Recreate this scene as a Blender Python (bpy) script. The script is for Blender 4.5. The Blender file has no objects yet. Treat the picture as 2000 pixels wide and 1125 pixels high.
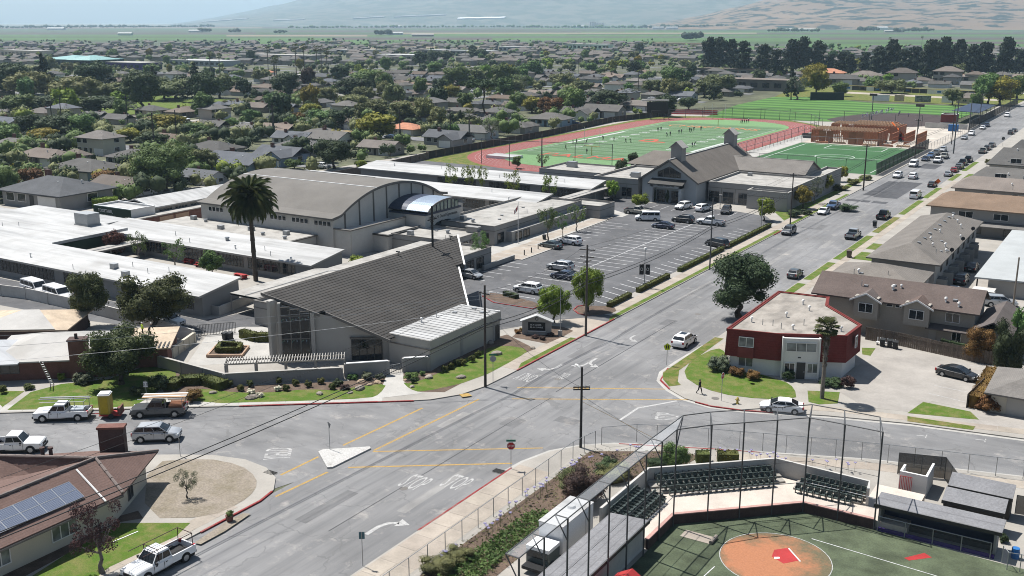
import bpy, bmesh, math, random
import numpy as np
from mathutils import Vector, Matrix, noise
from mathutils.geometry import tessellate_polygon

SC=bpy.context.scene
COL=SC.collection
R=random.Random(7)
pi=math.pi

# ------------------------------------------------------------------ camera, world, sun, exposure
CAM_H=42.0
FPX=2030.0
PITCH=math.atan(522/FPX)
AZ=math.radians(31.9)
cam=bpy.data.cameras.new("camera"); camo=bpy.data.objects.new("camera", cam); COL.objects.link(camo)
cam.sensor_width=36.0; cam.lens=36.0*FPX/2000; cam.clip_start=0.5; cam.clip_end=60000
camo.location=(0, 0, CAM_H); camo.rotation_euler=(pi/2-PITCH, 0, AZ)
SC.camera=camo
SUN_EL=math.radians(61.5)
SUN_DIR=Vector((-0.990*math.cos(SUN_EL), 0.140*math.cos(SUN_EL), math.sin(SUN_EL)))
W=bpy.data.worlds.new("World"); SC.world=W; W.use_nodes=True
nt=W.node_tree; bg=nt.nodes["Background"]
sky=nt.nodes.new("ShaderNodeTexSky"); sky.sky_type='NISHITA'; sky.sun_disc=False
sky.sun_elevation=SUN_EL; sky.sun_rotation=math.atan2(SUN_DIR.x, SUN_DIR.y)
sky.air_density=1.0; sky.dust_density=1.2; sky.ozone_density=1.0
nt.links.new(sky.outputs[0], bg.inputs[0]); bg.inputs[1].default_value=0.05
sl=bpy.data.lights.new("sun", 'SUN'); sl.energy=5.0; sl.angle=math.radians(0.53); sl.color=(1.0, 0.97, 0.925)
slo=bpy.data.objects.new("sun", sl); COL.objects.link(slo)
slo.rotation_euler=SUN_DIR.to_track_quat('Z', 'Y').to_euler()
vs=SC.view_settings; vs.view_transform='Standard'; vs.look='None'; vs.exposure=0.74; vs.gamma=1.0; vs.use_curve_mapping=False
cy=SC.cycles
cy.use_denoising=True; cy.filter_width=1.0; cy.max_bounces=5; cy.diffuse_bounces=2; cy.glossy_bounces=2; cy.transparent_max_bounces=12
cy.transmission_bounces=2; cy.volume_bounces=2; cy.caustics_reflective=False; cy.caustics_refractive=False
cy.sample_clamp_indirect=6.0

# ------------------------------------------------------------------ measuring helpers
_sp, _cp, _sa, _ca=math.sin(PITCH), math.cos(PITCH), math.sin(AZ), math.cos(AZ)
def G(px, py, h=0.0):
 """a spot read off the photograph -> the place on the level plane at height h"""
 u=(px-1000)/FPX; v=(py-562.5)/FPX
 y=_cp-v*_sp; t=(CAM_H-h)/(_sp+v*_cp)
 x=u*t; y*=t
 return(x*_ca-y*_sa, x*_sa+y*_ca)
def GG(*pts, h=0.0):return[G(a, b, h)for a, b in pts]
def inview(X, Y, Z=0, m=60):
 x=X*_ca+Y*_sa; y=-X*_sa+Y*_ca; z=Z-CAM_H
 d=y*_cp-z*_sp
 if d<5:return None
 px=1000+FPX*x/d; py=562.5-FPX*(y*_sp+z*_cp)/d
 return(px, py)if-m<px<2000+m and-200<py<1125+3*m else None

# ------------------------------------------------------------------ mesh builder
class MB:
 def __init__(s):s.v=[]; s.f=[]; s.m=[]
 def add(s, vs, fs, mi=0):
  o=len(s.v); s.v+=[tuple(p)for p in vs]
  for f in fs:s.f.append([i+o for i in f]); s.m.append(mi)
  return s
 def box(s, x0, x1, y0, y1, z0, z1, mi=0):
  v=[(x0, y0, z0), (x1, y0, z0), (x1, y1, z0), (x0, y1, z0), (x0, y0, z1), (x1, y0, z1), (x1, y1, z1), (x0, y1, z1)]
  return s.add(v, [(0, 3, 2, 1), (4, 5, 6, 7), (0, 1, 5, 4), (1, 2, 6, 5), (2, 3, 7, 6), (3, 0, 4, 7)], mi)
 def obox(s, c, ax, L, wd, z0, z1, mi=0):
  """box centred on c (x,y), long along angle ax"""
  a=(math.cos(ax), math.sin(ax)); b=(-a[1], a[0]); P=[]
  for z in(z0, z1):
   for i, j in((-1, -1), (1, -1), (1, 1), (-1, 1)):
    P.append((c[0]+a[0]*L/2*i+b[0]*wd/2*j, c[1]+a[1]*L/2*i+b[1]*wd/2*j, z))
  return s.add(P, [(0, 3, 2, 1), (4, 5, 6, 7), (0, 1, 5, 4), (1, 2, 6, 5), (2, 3, 7, 6), (3, 0, 4, 7)], mi)
 def poly(s, pts, z=None, mi=0):
  P=[Vector((p[0], p[1], p[2]if z is None else z))for p in pts]
  t=tessellate_polygon([P])
  fs=[]
  for a, b, c in t:
   n=(P[b]-P[a]).cross(P[c]-P[a])
   fs.append((a, b, c)if n.z>=0 else(a, c, b))
  return s.add(P, fs, mi)
 def prism(s, pts, z0, z1, mi=0):
  n=len(pts); A=sum(pts[i][0]*pts[(i+1)%n][1]-pts[(i+1)%n][0]*pts[i][1]for i in range(n))
  pts=list(pts)if A>0 else list(pts)[::-1]
  s.poly(pts, z1, mi)
  s.add([(p[0], p[1], z0)for p in pts]+[(p[0], p[1], z1)for p in pts], [(i, (i+1)%n, n+(i+1)%n, n+i)for i in range(n)], mi)
  return s
 def tube(s, p, q, r, n=6, r2=None, mi=0, cap=True):
  p=Vector(p); q=Vector(q); d=q-p
  if d.length<1e-6:return s
  d.normalize(); a=d.orthogonal().normalized(); b=d.cross(a); r2=r if r2 is None else r2
  P=[p+(a*math.cos(2*pi*i/n)+b*math.sin(2*pi*i/n))*r for i in range(n)]
  P+=[q+(a*math.cos(2*pi*i/n)+b*math.sin(2*pi*i/n))*r2 for i in range(n)]
  F=[(i, (i+1)%n, n+(i+1)%n, n+i)for i in range(n)]
  if cap:F+=[tuple(range(n))[::-1], tuple(range(n, 2*n))]
  return s.add(P, F, mi)
 def path(s, pts, r, n=5, mi=0):
  for a, b in zip(pts, pts[1:]):s.tube(a, b, r, n, mi=mi, cap=False)
  return s
 def strip(s, pts, w, z0, z1, mi=0, side=0):
  """a low wall following a polyline; side -1/0/1 shifts it off the line"""
  n=len(pts); L=[]; Rr=[]
  for i in range(n):
   a=Vector(pts[max(i-1, 0)][:2]); b=Vector(pts[min(i+1, n-1)][:2]); d=(b-a).normalized(); nn=Vector((-d.y, d.x)); p=Vector(pts[i][:2])
   L.append(p+nn*w*(0.5+side*0.5)); Rr.append(p-nn*w*(0.5-side*0.5))
  for i in range(n-1):
   a, b, c, d=L[i], L[i+1], Rr[i+1], Rr[i]
   v=[(*a, z0), (*b, z0), (*c, z0), (*d, z0), (*a, z1), (*b, z1), (*c, z1), (*d, z1)]
   f=[(4, 7, 6, 5), (0, 1, 5, 4), (2, 3, 7, 6)]
   if z1-z0<0.002:f=f[:1]
   if i==0:f.append((3, 0, 4, 7))
   if i==n-2:f.append((1, 2, 6, 5))
   s.add(v, f, mi)
  return s
 def gable(s, x0, x1, y0, y1, z0, z1, axis='x', th=0.16, mi=0):
  """gable roof shell with ridge along axis"""
  if axis=='x':
   ym=(y0+y1)/2; A=[(x0, y0, z0), (x1, y0, z0), (x1, ym, z1), (x0, ym, z1)]; B=[(x0, ym, z1), (x1, ym, z1), (x1, y1, z0), (x0, y1, z0)]
  else:
   xm=(x0+x1)/2; A=[(x0, y1, z0), (x0, y0, z0), (xm, y0, z1), (xm, y1, z1)]; B=[(xm, y1, z1), (xm, y0, z1), (x1, y0, z0), (x1, y1, z0)]
  s.slab(A, th, mi); s.slab(B, th, mi); return s
 def slab(s, q, th, mi=0):
  """thick sheet: q is the top outline"""
  n=len(q); v=[tuple(p)for p in q]+[(p[0], p[1], p[2]-th)for p in q]
  f=[tuple(range(n)), tuple(range(2*n-1, n-1, -1))]+[(i, n+i, n+(i+1)%n, (i+1)%n)for i in range(n)]
  return s.add(v, f, mi)
 def hip(s, x0, x1, y0, y1, z0, z1, th=0.16, mi=0, ins=None):
  w=y1-y0; l=x1-x0
  if l>=w:
   k=w/2 if ins is None else ins; ym=(y0+y1)/2; a=(x0+k, ym, z1); b=(x1-k, ym, z1)
   s.slab([(x0, y0, z0), (x1, y0, z0), b, a], th, mi); s.slab([(x1, y1, z0), (x0, y1, z0), a, b], th, mi)
   s.slab([(x1, y0, z0), (x1, y1, z0), b], th, mi); s.slab([(x0, y1, z0), (x0, y0, z0), a], th, mi)
  else:
   k=l/2 if ins is None else ins; xm=(x0+x1)/2; a=(xm, y0+k, z1); b=(xm, y1-k, z1)
   s.slab([(x1, y0, z0), (x1, y1, z0), b, a], th, mi); s.slab([(x0, y1, z0), (x0, y0, z0), a, b], th, mi)
   s.slab([(x0, y0, z0), (x1, y0, z0), a], th, mi); s.slab([(x1, y1, z0), (x0, y1, z0), b], th, mi)
  return s
 def mesh(s, name, mats, off=(0, 0, 0), smooth=False):
  me=bpy.data.meshes.new(name)
  ox, oy, oz=off
  me.from_pydata([(x-ox, y-oy, z-oz)for x, y, z in s.v], [], s.f)
  if not isinstance(mats, (list, tuple)):mats=[mats]
  for m in mats:me.materials.append(m)
  if len(mats)>1:me.polygons.foreach_set("material_index", s.m)
  if smooth:me.polygons.foreach_set("use_smooth", [True]*len(me.polygons))
  return me

def tag(o, label=None, cat=None, group=None, kind=None):
 if label:o["label"]=label
 if cat:o["category"]=cat
 if group:o["group"]=group
 if kind:o["kind"]=kind
 return o
_kids={}
def ob(name, data, parent=None, loc=None, rz=None):
 o=bpy.data.objects.new(name, data); COL.objects.link(o)
 if parent is not None:o.parent=parent; _kids.setdefault(parent.name, []).append(o)
 if loc is not None:o.location=loc
 if rz is not None:o.rotation_euler=(0, 0, rz)
 return o
def thing(name, label, cat, loc=(0, 0, 0), rz=0, group=None):
 o=bpy.data.objects.new(name, None); COL.objects.link(o); o.location=loc if len(loc)==3 else(*loc, 0); o.rotation_euler=(0, 0, rz)
 o.empty_display_size=0.2
 return tag(o, label, cat, group)
def root_loc(p):
 x=y=z=0.0
 while p is not None:x+=p.location.x; y+=p.location.y; z+=p.location.z; p=p.parent
 return(x, y, z)
def wpart(parent, name, mb, mat, smooth=False, label=None):
 """a part whose builder holds place coordinates"""
 o=ob(name, mb.mesh(name, mat, root_loc(parent), smooth), parent)
 if label:o["label"]=label
 return o
def part(parent, name, mb, mat, smooth=False, loc=None, rz=None):
 return ob(name, mb if isinstance(mb, bpy.types.Mesh)else mb.mesh(name, mat, smooth=smooth), parent, loc, rz)
def solo(name, mb, mat, label, cat, loc=(0, 0, 0), group=None, smooth=False):
 """a thing that is one mesh, built in place coordinates, origin at loc"""
 loc=loc if len(loc)==3 else(*loc, 0)
 return tag(ob(name, mb.mesh(name, mat, loc, smooth), None, loc), label, cat, group)
def struct(name, mb, mat, kind="structure", label=None, cat=None, parent=None):
 o=ob(name, mb.mesh(name, mat), parent)
 return tag(o, label, cat, None, kind)if parent is None else o
def clone(root, loc=None, rz=None, label=None, group=None, scale=None, parent=None):
 c=root.copy(); COL.objects.link(c)
 if parent is not None:c.parent=parent
 if loc is not None:c.location=loc if len(loc)==3 else(*loc, 0)
 if rz is not None:c.rotation_euler=(0, 0, rz)
 if scale is not None:c.scale=scale if isinstance(scale, tuple)else(scale,)*3
 if label:c["label"]=label
 if group:c["group"]=group
 for ch in KIDS(root):clone(ch, parent=c)
 return c
def KIDS(o):return _kids.get(o.name, [])

# ------------------------------------------------------------------ materials
def lin(r, g, b):return tuple(((c/255)/12.92 if c/255<=0.04045 else((c/255+0.055)/1.055)**2.4)for c in(r, g, b))+(1,)
class NT:
 def __init__(s, name):
  s.mat=bpy.data.materials.new(name); s.mat.use_nodes=True; s.t=s.mat.node_tree; s.b=s.t.nodes["Principled BSDF"]; s.out=s.t.nodes["Material Output"]
 def n(s, ty, **kw):
  d=s.t.nodes.new(ty)
  for k, v in kw.items():
   if k in d.inputs.keys():d.inputs[k].default_value=v
   else:setattr(d, k, v)
  return d
 def l(s, a, b):s.t.links.new(a, b); return b
 def math(s, op, a, b=0.0, clamp=False):
  d=s.t.nodes.new("ShaderNodeMath"); d.operation=op; d.use_clamp=clamp
  for i, x in enumerate((a, b)):
   if isinstance(x, (int, float)):d.inputs[i].default_value=x
   else:s.l(x, d.inputs[i])
  return d.outputs[0]
 def mix(s, fac, a, b, mode='MIX'):
  d=s.t.nodes.new("ShaderNodeMix"); d.data_type='RGBA'; d.blend_type=mode
  for i, x in((0, fac), (6, a), (7, b)):
   if isinstance(x, (int, float)):d.inputs[i].default_value=x
   elif isinstance(x, tuple):d.inputs[i].default_value=x if len(x)==4 else(*x, 1)
   else:s.l(x, d.inputs[i])
  return d.outputs[2]
 def pos(s):return s.n("ShaderNodeNewGeometry").outputs["Position"]
 def noise(s, vec, scale, detail=3, rough=0.55, st=None):
  if st:
   m=s.n("ShaderNodeMapping"); s.l(vec, m.inputs[0]); m.inputs["Scale"].default_value=st; vec=m.outputs[0]
  d=s.n("ShaderNodeTexNoise", Scale=scale, Detail=detail, Roughness=rough); s.l(vec, d.inputs["Vector"]); return d.outputs["Fac"]
 def ramp(s, fac, *stops):
  d=s.n("ShaderNodeMapRange"); d.clamp=True
  d.inputs[1].default_value, d.inputs[2].default_value=stops; s.l(fac, d.inputs[0]); return d.outputs[0]
 def rnd(s):return s.n("ShaderNodeObjectInfo").outputs["Random"]
 def bump(s, h, strength=0.3, dist=0.05):
  d=s.n("ShaderNodeBump", Strength=strength, Distance=dist); s.l(h, d.inputs["Height"]); s.l(d.outputs[0], s.b.inputs["Normal"])
 def done(s, col, rough=0.8, spec=0.3, metal=0):
  if isinstance(col, tuple):s.b.inputs["Base Color"].default_value=col if len(col)==4 else(*col, 1)
  else:s.l(col, s.b.inputs["Base Color"])
  if isinstance(rough, (int, float)):s.b.inputs["Roughness"].default_value=rough
  else:s.l(rough, s.b.inputs["Roughness"])
  s.b.inputs["Specular IOR Level"].default_value=spec; s.b.inputs["Metallic"].default_value=metal
  return s.mat
def c4(c):return(*c[:3], 1)
def sc(c, k):return(min(c[0]*k, 1), min(c[1]*k, 1), min(c[2]*k, 1), 1)
def M(name, col, rough=0.8, var=0.18, scale=0.6, fine=8.0, fvar=0.15, orand=0.0, spec=0.3, metal=0, bump=0, st=None):
 """plain surface: two sizes of mottling, optional variation from object to object"""
 n=NT(name); col=c4(col); p=n.pos()
 a=n.ramp(n.noise(p, scale, 3, 0.6, st), 0.3, 0.7)
 b=n.noise(p, fine, 2, 0.6)
 x=n.mix(a, sc(col, 1-var), sc(col, 1+var))
 x=n.mix(n.ramp(b, 0.25, 0.75), n.mix(1.0, x, (1-fvar,)*3, 'MULTIPLY'), x)
 if orand:
  h=n.n("ShaderNodeHueSaturation"); r=n.rnd(); n.l(x, h.inputs["Color"])
  n.l(n.math('ADD', n.math('MULTIPLY', r, 2*orand), 1-orand), h.inputs["Value"])
  r2=n.math('FRACT', n.math('MULTIPLY', r, 7.31)); n.l(n.math('ADD', n.math('MULTIPLY', r2, orand*0.10), 0.5-orand*0.05), h.inputs["Hue"])
  x=h.outputs[0]
 if bump:n.bump(b, bump, 0.04)
 return n.done(x, rough, spec, metal)
def two_tone(name, a, b, scale, lo, hi, fine=8):
 n=NT(name); p=n.pos(); f=n.ramp(n.noise(p, scale, 5, .65), lo, hi); g_=n.ramp(n.noise(p, fine, 3, .7), .3, .7); c=n.mix(f, c4(a), c4(b)); n.bump(g_, .6, .05)
 return n.done(n.mix(g_, n.mix(1.0, c, (.62, .62, .62), 'MULTIPLY'), c), .95, .15)
# asphalt: weathered, streaked along the lanes, patched and cracked
def asphalt(name, col, streak=(1, 0.06, 1), cracks=True, dark=0.5):
 n=NT(name); p=n.pos()
 big=n.ramp(n.noise(p, 0.07, 4, 0.6), 0.35, 0.68)
 st=n.ramp(n.noise(p, 0.9, 4, 0.65, streak), 0.3, 0.72)
 fine=n.noise(p, 14, 3, 0.7)
 c=n.mix(big, sc(col, 0.80), sc(col, 1.14)); c=n.mix(st, n.mix(1.0, c, (0.66, 0.665, 0.68), 'MULTIPLY'), c)
 md=n.ramp(n.noise(p, 0.35, 5, 0.75), 0.56, 0.70); c=n.mix(n.math('MULTIPLY', md, 0.8), c, sc((col[0]*1.05, col[1], col[2]*0.94), 1.28))
 c=n.mix(n.ramp(fine, 0.3, 0.7), n.mix(1.0, c, (0.88, 0.88, 0.88), 'MULTIPLY'), c)
 if cracks:
  w=n.n("ShaderNodeTexNoise", Scale=0.6, Detail=4.0); n.l(p, w.inputs["Vector"])
  vm=n.n("ShaderNodeVectorMath", operation='MULTIPLY_ADD'); n.l(w.outputs["Color"], vm.inputs[0]); vm.inputs[1].default_value=(2.6, 2.6, 0); n.l(p, vm.inputs[2]); pv=vm.outputs[0]
  v=n.n("ShaderNodeTexVoronoi", feature='DISTANCE_TO_EDGE', Scale=0.16); n.l(pv, v.inputs["Vector"])
  v2=n.n("ShaderNodeTexVoronoi", feature='DISTANCE_TO_EDGE', Scale=0.55); n.l(pv, v2.inputs["Vector"])
  m=n.ramp(n.noise(p, 0.045, 2), 0.5, 0.6)
  k=n.math('LESS_THAN', v.outputs["Distance"], 0.010)
  k2=n.math('MULTIPLY', n.math('LESS_THAN', v2.outputs["Distance"], 0.012), m)
  k=n.math('MULTIPLY', n.math('MAXIMUM', k, k2), n.ramp(n.noise(p, 0.4, 2), 0.4, 0.55))
  c=n.mix(n.math('MULTIPLY', k, 0.55), c, sc(col, dark))
 n.bump(fine, 0.25, 0.02)
 return n.done(c, 0.86, 0.25)
ASPH=asphalt("asphalt", (0.225, 0.223, 0.222))
ASPHX=asphalt("asphalt_cross_street", (0.225, 0.223, 0.222), (0.16, 0.5, 1))
ASPHL=asphalt("asphalt_car_park", (0.122, 0.122, 0.126), (0.3, 0.3, 1), True)
PATCH=asphalt("asphalt_patch", (0.085, 0.085, 0.09), (1, .3, 1), False)
CONC=M("concrete", (0.305, 0.285, 0.255), 0.85, 0.12, 0.25, 6, 0.12)
CONCW=M("concrete_pale", (0.37, 0.357, 0.332), 0.85, 0.14, 0.3, 5, 0.14)
CONCB=M("concrete_beige", (0.325, 0.283, 0.237), 0.85, 0.16, 0.35, 5, 0.15, orand=0.08)
CONCD=M("concrete_driveway", (0.315, 0.292, 0.265), 0.85, 0.16, 0.22, 4, 0.14, orand=0.05)
DRYG=M("dry_grass", (0.30, 0.235, 0.125), 0.95, 0.25, 0.4, 7, 0.3)
DIRT=two_tone("bare_dirt", (0.29, 0.25, 0.205), (0.215, 0.185, 0.135), .35, .42, .68, 5)
MULCH=M("bark_mulch", (0.135, 0.095, 0.07), 0.95, 0.3, 0.9, 9, 0.5, bump=0.8)
YARD=M("town_ground", (0.10, 0.105, 0.062), 0.95, 0.5, 0.06, 0.5, 0.4)
def turf(name, a, b, width, axis, line=None):
 n=NT(name); p=n.pos(); s_=n.n("ShaderNodeSeparateXYZ"); n.l(p, s_.inputs[0])
 w=n.math('SINE', n.math('MULTIPLY', s_.outputs[axis], pi/width))
 c=n.mix(n.ramp(w, -0.12, 0.12), a, b)
 c=n.mix(n.ramp(n.noise(p, 0.12, 4), 0.3, 0.7), n.mix(1.0, c, (0.82, 0.84, 0.82), 'MULTIPLY'), c)
 c=n.mix(n.ramp(n.noise(p, 6, 2), 0.3, 0.7), n.mix(1.0, c, (0.8, 0.82, 0.8), 'MULTIPLY'), c)
 return n.done(c, 0.9, 0.2)
TURFB=turf("ball_field_turf", (0.05, 0.125, 0.028), (0.105, 0.215, 0.05), 7.6, 1)
TURFF=turf("football_turf", (0.095, 0.165, 0.08), (0.115, 0.195, 0.098), 4.57, 1)
TURFE=M("end_turf", (0.135, 0.245, 0.105), 0.9, 0.1)
TURFS=M("soccer_turf", (0.035, 0.105, 0.035), 0.9, 0.12, 0.15, 6, 0.15)
TURFI=M("worn_infield_turf", (0.085, 0.105, 0.062), 0.95, 0.34, 0.45, 7, 0.4, bump=0.3)
TRACK=M("red_track", (0.225, 0.066, 0.058), 0.85, 0.08, 0.1, 5, 0.1)
CLAY=M("orange_clay", (0.40, 0.155, 0.075), 0.95, 0.2, 0.5, 5, 0.22, bump=0.3)
def worn_clay():
 n=NT("worn_clay"); p=n.pos(); d=n.n("ShaderNodeVectorMath", operation='DISTANCE'); n.l(p, d.inputs[0]); d.inputs[1].default_value=(-22.7, 74.6, .14)
 w=n.math('ADD', d.outputs["Value"], n.math('MULTIPLY', n.math('SUBTRACT', n.noise(p, .6, 5, .65), .5), 7.5)); f=n.ramp(w, 2.6, 4.9); g_=n.ramp(n.noise(p, 6, 4, .7), .3, .7)
 c=n.mix(f, (0.37, 0.165, 0.09, 1), (0.14, 0.12, 0.075, 1)); return n.done(n.mix(g_, n.mix(1.0, c, (.74, .74, .74), 'MULTIPLY'), c), .95, .1)
WCLAY=worn_clay()
DARKDIRT=M("dark_infield", (0.055, 0.040, 0.038), 0.95, 0.15, 0.2)
def roofing(name, col, stain=0.25, st=(0.08, 0.9, 1), scale=0.6):
 n=NT(name); p=n.pos(); a=n.ramp(n.noise(p, scale, 4, 0.65, st), 0.42, 0.72); b=n.ramp(n.noise(p, 0.22, 3), 0.5, 0.75)
 c=n.mix(a, c4(col), sc(col, 1-stain)); c=n.mix(n.math('MULTIPLY', b, 0.5), c, sc((col[0], col[1]*0.97, col[2]*0.92), 1-stain))
 s_=n.n("ShaderNodeSeparateXYZ"); n.l(p, s_.inputs[0])
 ln=n.math('LESS_THAN', n.math('FRACT', n.math('MULTIPLY', s_.outputs[0], 0.33)), 0.02)
 c=n.mix(n.math('MULTIPLY', ln, 0.22), c, sc(col, 0.5))
 return n.done(c, 0.7, 0.3)
LAWN=two_tone("lawn_grass", (0.085, 0.150, 0.020), (0.19, 0.18, 0.065), .7, .42, .70); LAWN2=two_tone("lawn_grass_dry", (0.09, 0.14, 0.02), (0.21, 0.175, 0.07), .6, .42, .62)
WROOF=roofing("white_membrane_roof", (0.40, 0.40, 0.395), 0.42)
WROOF2=roofing("white_gravel_roof", (0.345, 0.33, 0.305), 0.42, (0.5, 0.5, 1), 0.9)
REDFLAT=roofing("weathered_flat_roof", (0.31, 0.28, 0.245), 0.55, (0.5, 0.25, 1), 0.9)
def shingle(name, col, orand=0.0, step=0.075):
 n=NT(name); p=n.pos(); s_=n.n("ShaderNodeSeparateXYZ"); n.l(p, s_.inputs[0])
 a=n.ramp(n.noise(p, 0.3, 4, 0.65), 0.3, 0.72); b=n.ramp(n.noise(p, 5.0, 3, 0.7), 0.3, 0.7)
 row=n.math('FRACT', n.math('MULTIPLY', s_.outputs[2], 1/step))
 c=n.mix(a, sc(col, 0.82), sc(col, 1.15)); c=n.mix(b, n.mix(1.0, c, (0.72, 0.72, 0.72), 'MULTIPLY'), c)
 c=n.mix(n.math('MULTIPLY', n.math('LESS_THAN', row, 0.16), 0.45), c, sc(col, 0.45))
 if orand:
  h=n.n("ShaderNodeHueSaturation"); r=n.rnd(); n.l(c, h.inputs["Color"]); n.l(n.math('ADD', n.math('MULTIPLY', r, 2*orand), 1-orand), h.inputs["Value"])
  r2=n.math('FRACT', n.math('MULTIPLY', r, 9.7)); n.l(n.math('ADD', n.math('MULTIPLY', r2, 0.9), 0.5), h.inputs["Saturation"]); c=h.outputs[0]
 n.bump(b, 0.4, 0.03)
 return n.done(c, 0.9, 0.2)
SH_GREY=shingle("grey_shingles", (0.118, 0.113, 0.107), 0.3)
SH_BROWN=shingle("brown_shingles", (0.150, 0.124, 0.106), 0.28)
SH_BLUE=shingle("slate_blue_shingles", (0.115, 0.122, 0.135), 0.2)
SH_TAN=shingle("tan_shingles", (0.225, 0.17, 0.132), 0.08)
SH_APT=shingle("apartment_shingles", (0.185, 0.165, 0.145), 0.05)
SH_DARKB=shingle("dark_brown_shingles", (0.125, 0.098, 0.088), 0.03)
SH_HALL=shingle("hall_shingles", (0.165, 0.146, 0.128), 0.0, 0.14)
SH_GYM=M("gym_roof_felt", (0.155, 0.145, 0.132), 0.9, 0.12, 0.2, 5, 0.2)
SH_RIDGE=M("ridge_tile", (0.20, 0.165, 0.15), 0.9)
SH_CHURCH=M("church_roof_boards", (0.050, 0.046, 0.042), 0.85, 0.22, 0.5, 5, 0.25, st=(0.25, 0.5, 1))
SH_CHURCHD=M("church_roof_shadow_gap", (0.014, 0.013, 0.012), 0.9)
SH_DUG=shingle("dugout_shingles", (0.225, 0.225, 0.235), 0.0, 0.05)
SH_TILE=shingle("brown_tile", (0.165, 0.108, 0.092), 0.0, 0.11)
ORANGE_T=M("terracotta_roof", (0.42, 0.19, 0.115), 0.9)
UNDER=M("bare_roof_sheathing", (0.46, 0.37, 0.275), 0.85, 0.2, 0.5, 4, 0.12)
UNDERW=roofing("roof_underlay", (0.385, 0.372, 0.352), 0.25, (0.4, 0.4, 1))
GREYFLAT=M("grey_flat_roof", (0.36, 0.375, 0.375), 0.7, 0.1, 0.2)
STUC=M("stucco_grey", (0.275, 0.268, 0.258), 0.9, 0.06, 0.3, 12, 0.08)
STUCL=M("stucco_light", (0.355, 0.34, 0.315), 0.9, 0.06, 0.3, 12, 0.08)
STUCC=M("stucco_cream", (0.50, 0.46, 0.38), 0.9, 0.06, 0.3, 12, 0.08)
STUCW=M("white_painted_brick", (0.66, 0.65, 0.63), 0.85, 0.06, 0.3, 10, 0.1)
STUCB=M("stucco_blue_grey", (0.34, 0.365, 0.385), 0.9, 0.05, 0.3, 10, 0.08)
HOUSEW=M("house_wall", (0.30, 0.275, 0.24), 0.9, 0.1, 0.1, 5, 0.1, orand=0.35)
HOUSEB=M("house_wall_blue", (0.23, 0.31, 0.40), 0.9, 0.1, 0.1, 5, 0.1, orand=0.25)
TRIM=M("trim_grey", (0.145, 0.135, 0.125), 0.8, 0.1)
TRIMD=M("trim_dark", (0.05, 0.048, 0.045), 0.7, 0.1)
TRIMW=M("trim_white", (0.72, 0.71, 0.69), 0.7, 0.05)
REDM=shingle("red_mansard_shingles", (0.165, 0.034, 0.030), 0.0, 0.30)
REDP=M("red_panel", (0.165, 0.038, 0.033), 0.8)
BRICK=M("brick_red", (0.175, 0.082, 0.065), 0.9, 0.15, 1.5, 9, 0.3)
BRICKD=M("dark_brick", (0.085, 0.055, 0.050), 0.9, 0.15, 1.2, 9, 0.3)
BLOCKW=M("block_wall", (0.46, 0.445, 0.42), 0.9, 0.14, 0.4, 5, 0.12)
TERRA=M("terracotta_planter", (0.38, 0.26, 0.185), 0.9)
WOODF=M("weathered_fence_wood", (0.145, 0.115, 0.092), 0.95, 0.25, 1.0, 8, 0.35, orand=0.15)
TIMBER=M("new_framing_lumber", (0.36, 0.155, 0.085), 0.85, 0.15, 1.0, 6, 0.2, orand=0.1)
TIMBERL=M("pale_lumber", (0.44, 0.29, 0.18), 0.85, 0.1)
POLEW=M("pole_wood", (0.055, 0.046, 0.040), 0.95, 0.2, 2.0)
STEEL=M("galvanised_steel", (0.33, 0.34, 0.35), 0.5, 0.05, metal=0.6)
DSTEEL=M("dark_steel", (0.085, 0.087, 0.09), 0.6, 0.05, metal=0.2)
BLACK=M("black_paint", (0.012, 0.012, 0.013), 0.6, 0.05)
RUBBER=M("tyre_rubber", (0.018, 0.018, 0.019), 0.85, 0.05)
RIM=M("wheel_rim", (0.42, 0.43, 0.44), 0.35, 0.03, metal=0.7)
REDK=two_tone("red_kerb_paint", (0.27, 0.045, 0.045), (0.33, 0.20, 0.18), .9, .5, .75, 5)
PAINTW=two_tone("road_paint_white", (0.23, 0.228, 0.225), (0.45, 0.445, 0.435), 2.2, .27, .47, 5)
GYMW=M("gym_stucco", (0.50, 0.485, 0.455), 0.9, 0.06)
PAINTL=M("stall_line_paint", (0.58, 0.58, 0.58), 0.75, 0.12, 1.0, 4, 0.4)
PAINTY=two_tone("road_paint_yellow", (0.25, 0.225, 0.17), (0.44, 0.29, 0.10), 1.6, .25, .46, 5)
FIELDW=M("field_line_white", (0.46, 0.48, 0.46), 0.8, 0.05)
FIELDR=M("field_paint_red", (0.42, 0.085, 0.05), 0.85, 0.05)
FIELDO=M("field_paint_orange", (0.46, 0.165, 0.075), 0.85, 0.05)
SIGNR=M("stop_sign_red", (0.36, 0.012, 0.018), 0.5, 0.02)
SIGNG=M("street_sign_green", (0.015, 0.15, 0.10), 0.5, 0.02)
SIGNY=M("school_sign_yellow", (0.52, 0.60, 0.02), 0.5, 0.02)
SIGNO=M("roadwork_orange", (0.70, 0.14, 0.02), 0.6, 0.02)
WHITEP=M("white_paint", (0.74, 0.74, 0.74), 0.5, 0.03)
GREENWALL=M("dark_green_wall", (0.014, 0.038, 0.022), 0.7, 0.1)
NAVY=M("navy_metal", (0.030, 0.042, 0.075), 0.5, 0.05)
SILVERM=M("standing_seam_silver", (0.30, 0.36, 0.44), 0.4, 0.04, metal=0.4)
SEATG=M("seat_green_grey", (0.068, 0.088, 0.082), 0.5, 0.1, 3)
YELLOWP=M("yellow_plastic", (0.40, 0.31, 0.06), 0.6, 0.08)
BLUEP=M("blue_plastic", (0.02, 0.13, 0.36), 0.6, 0.08)
REDPL=M("red_plastic", (0.35, 0.03, 0.03), 0.6)
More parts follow.
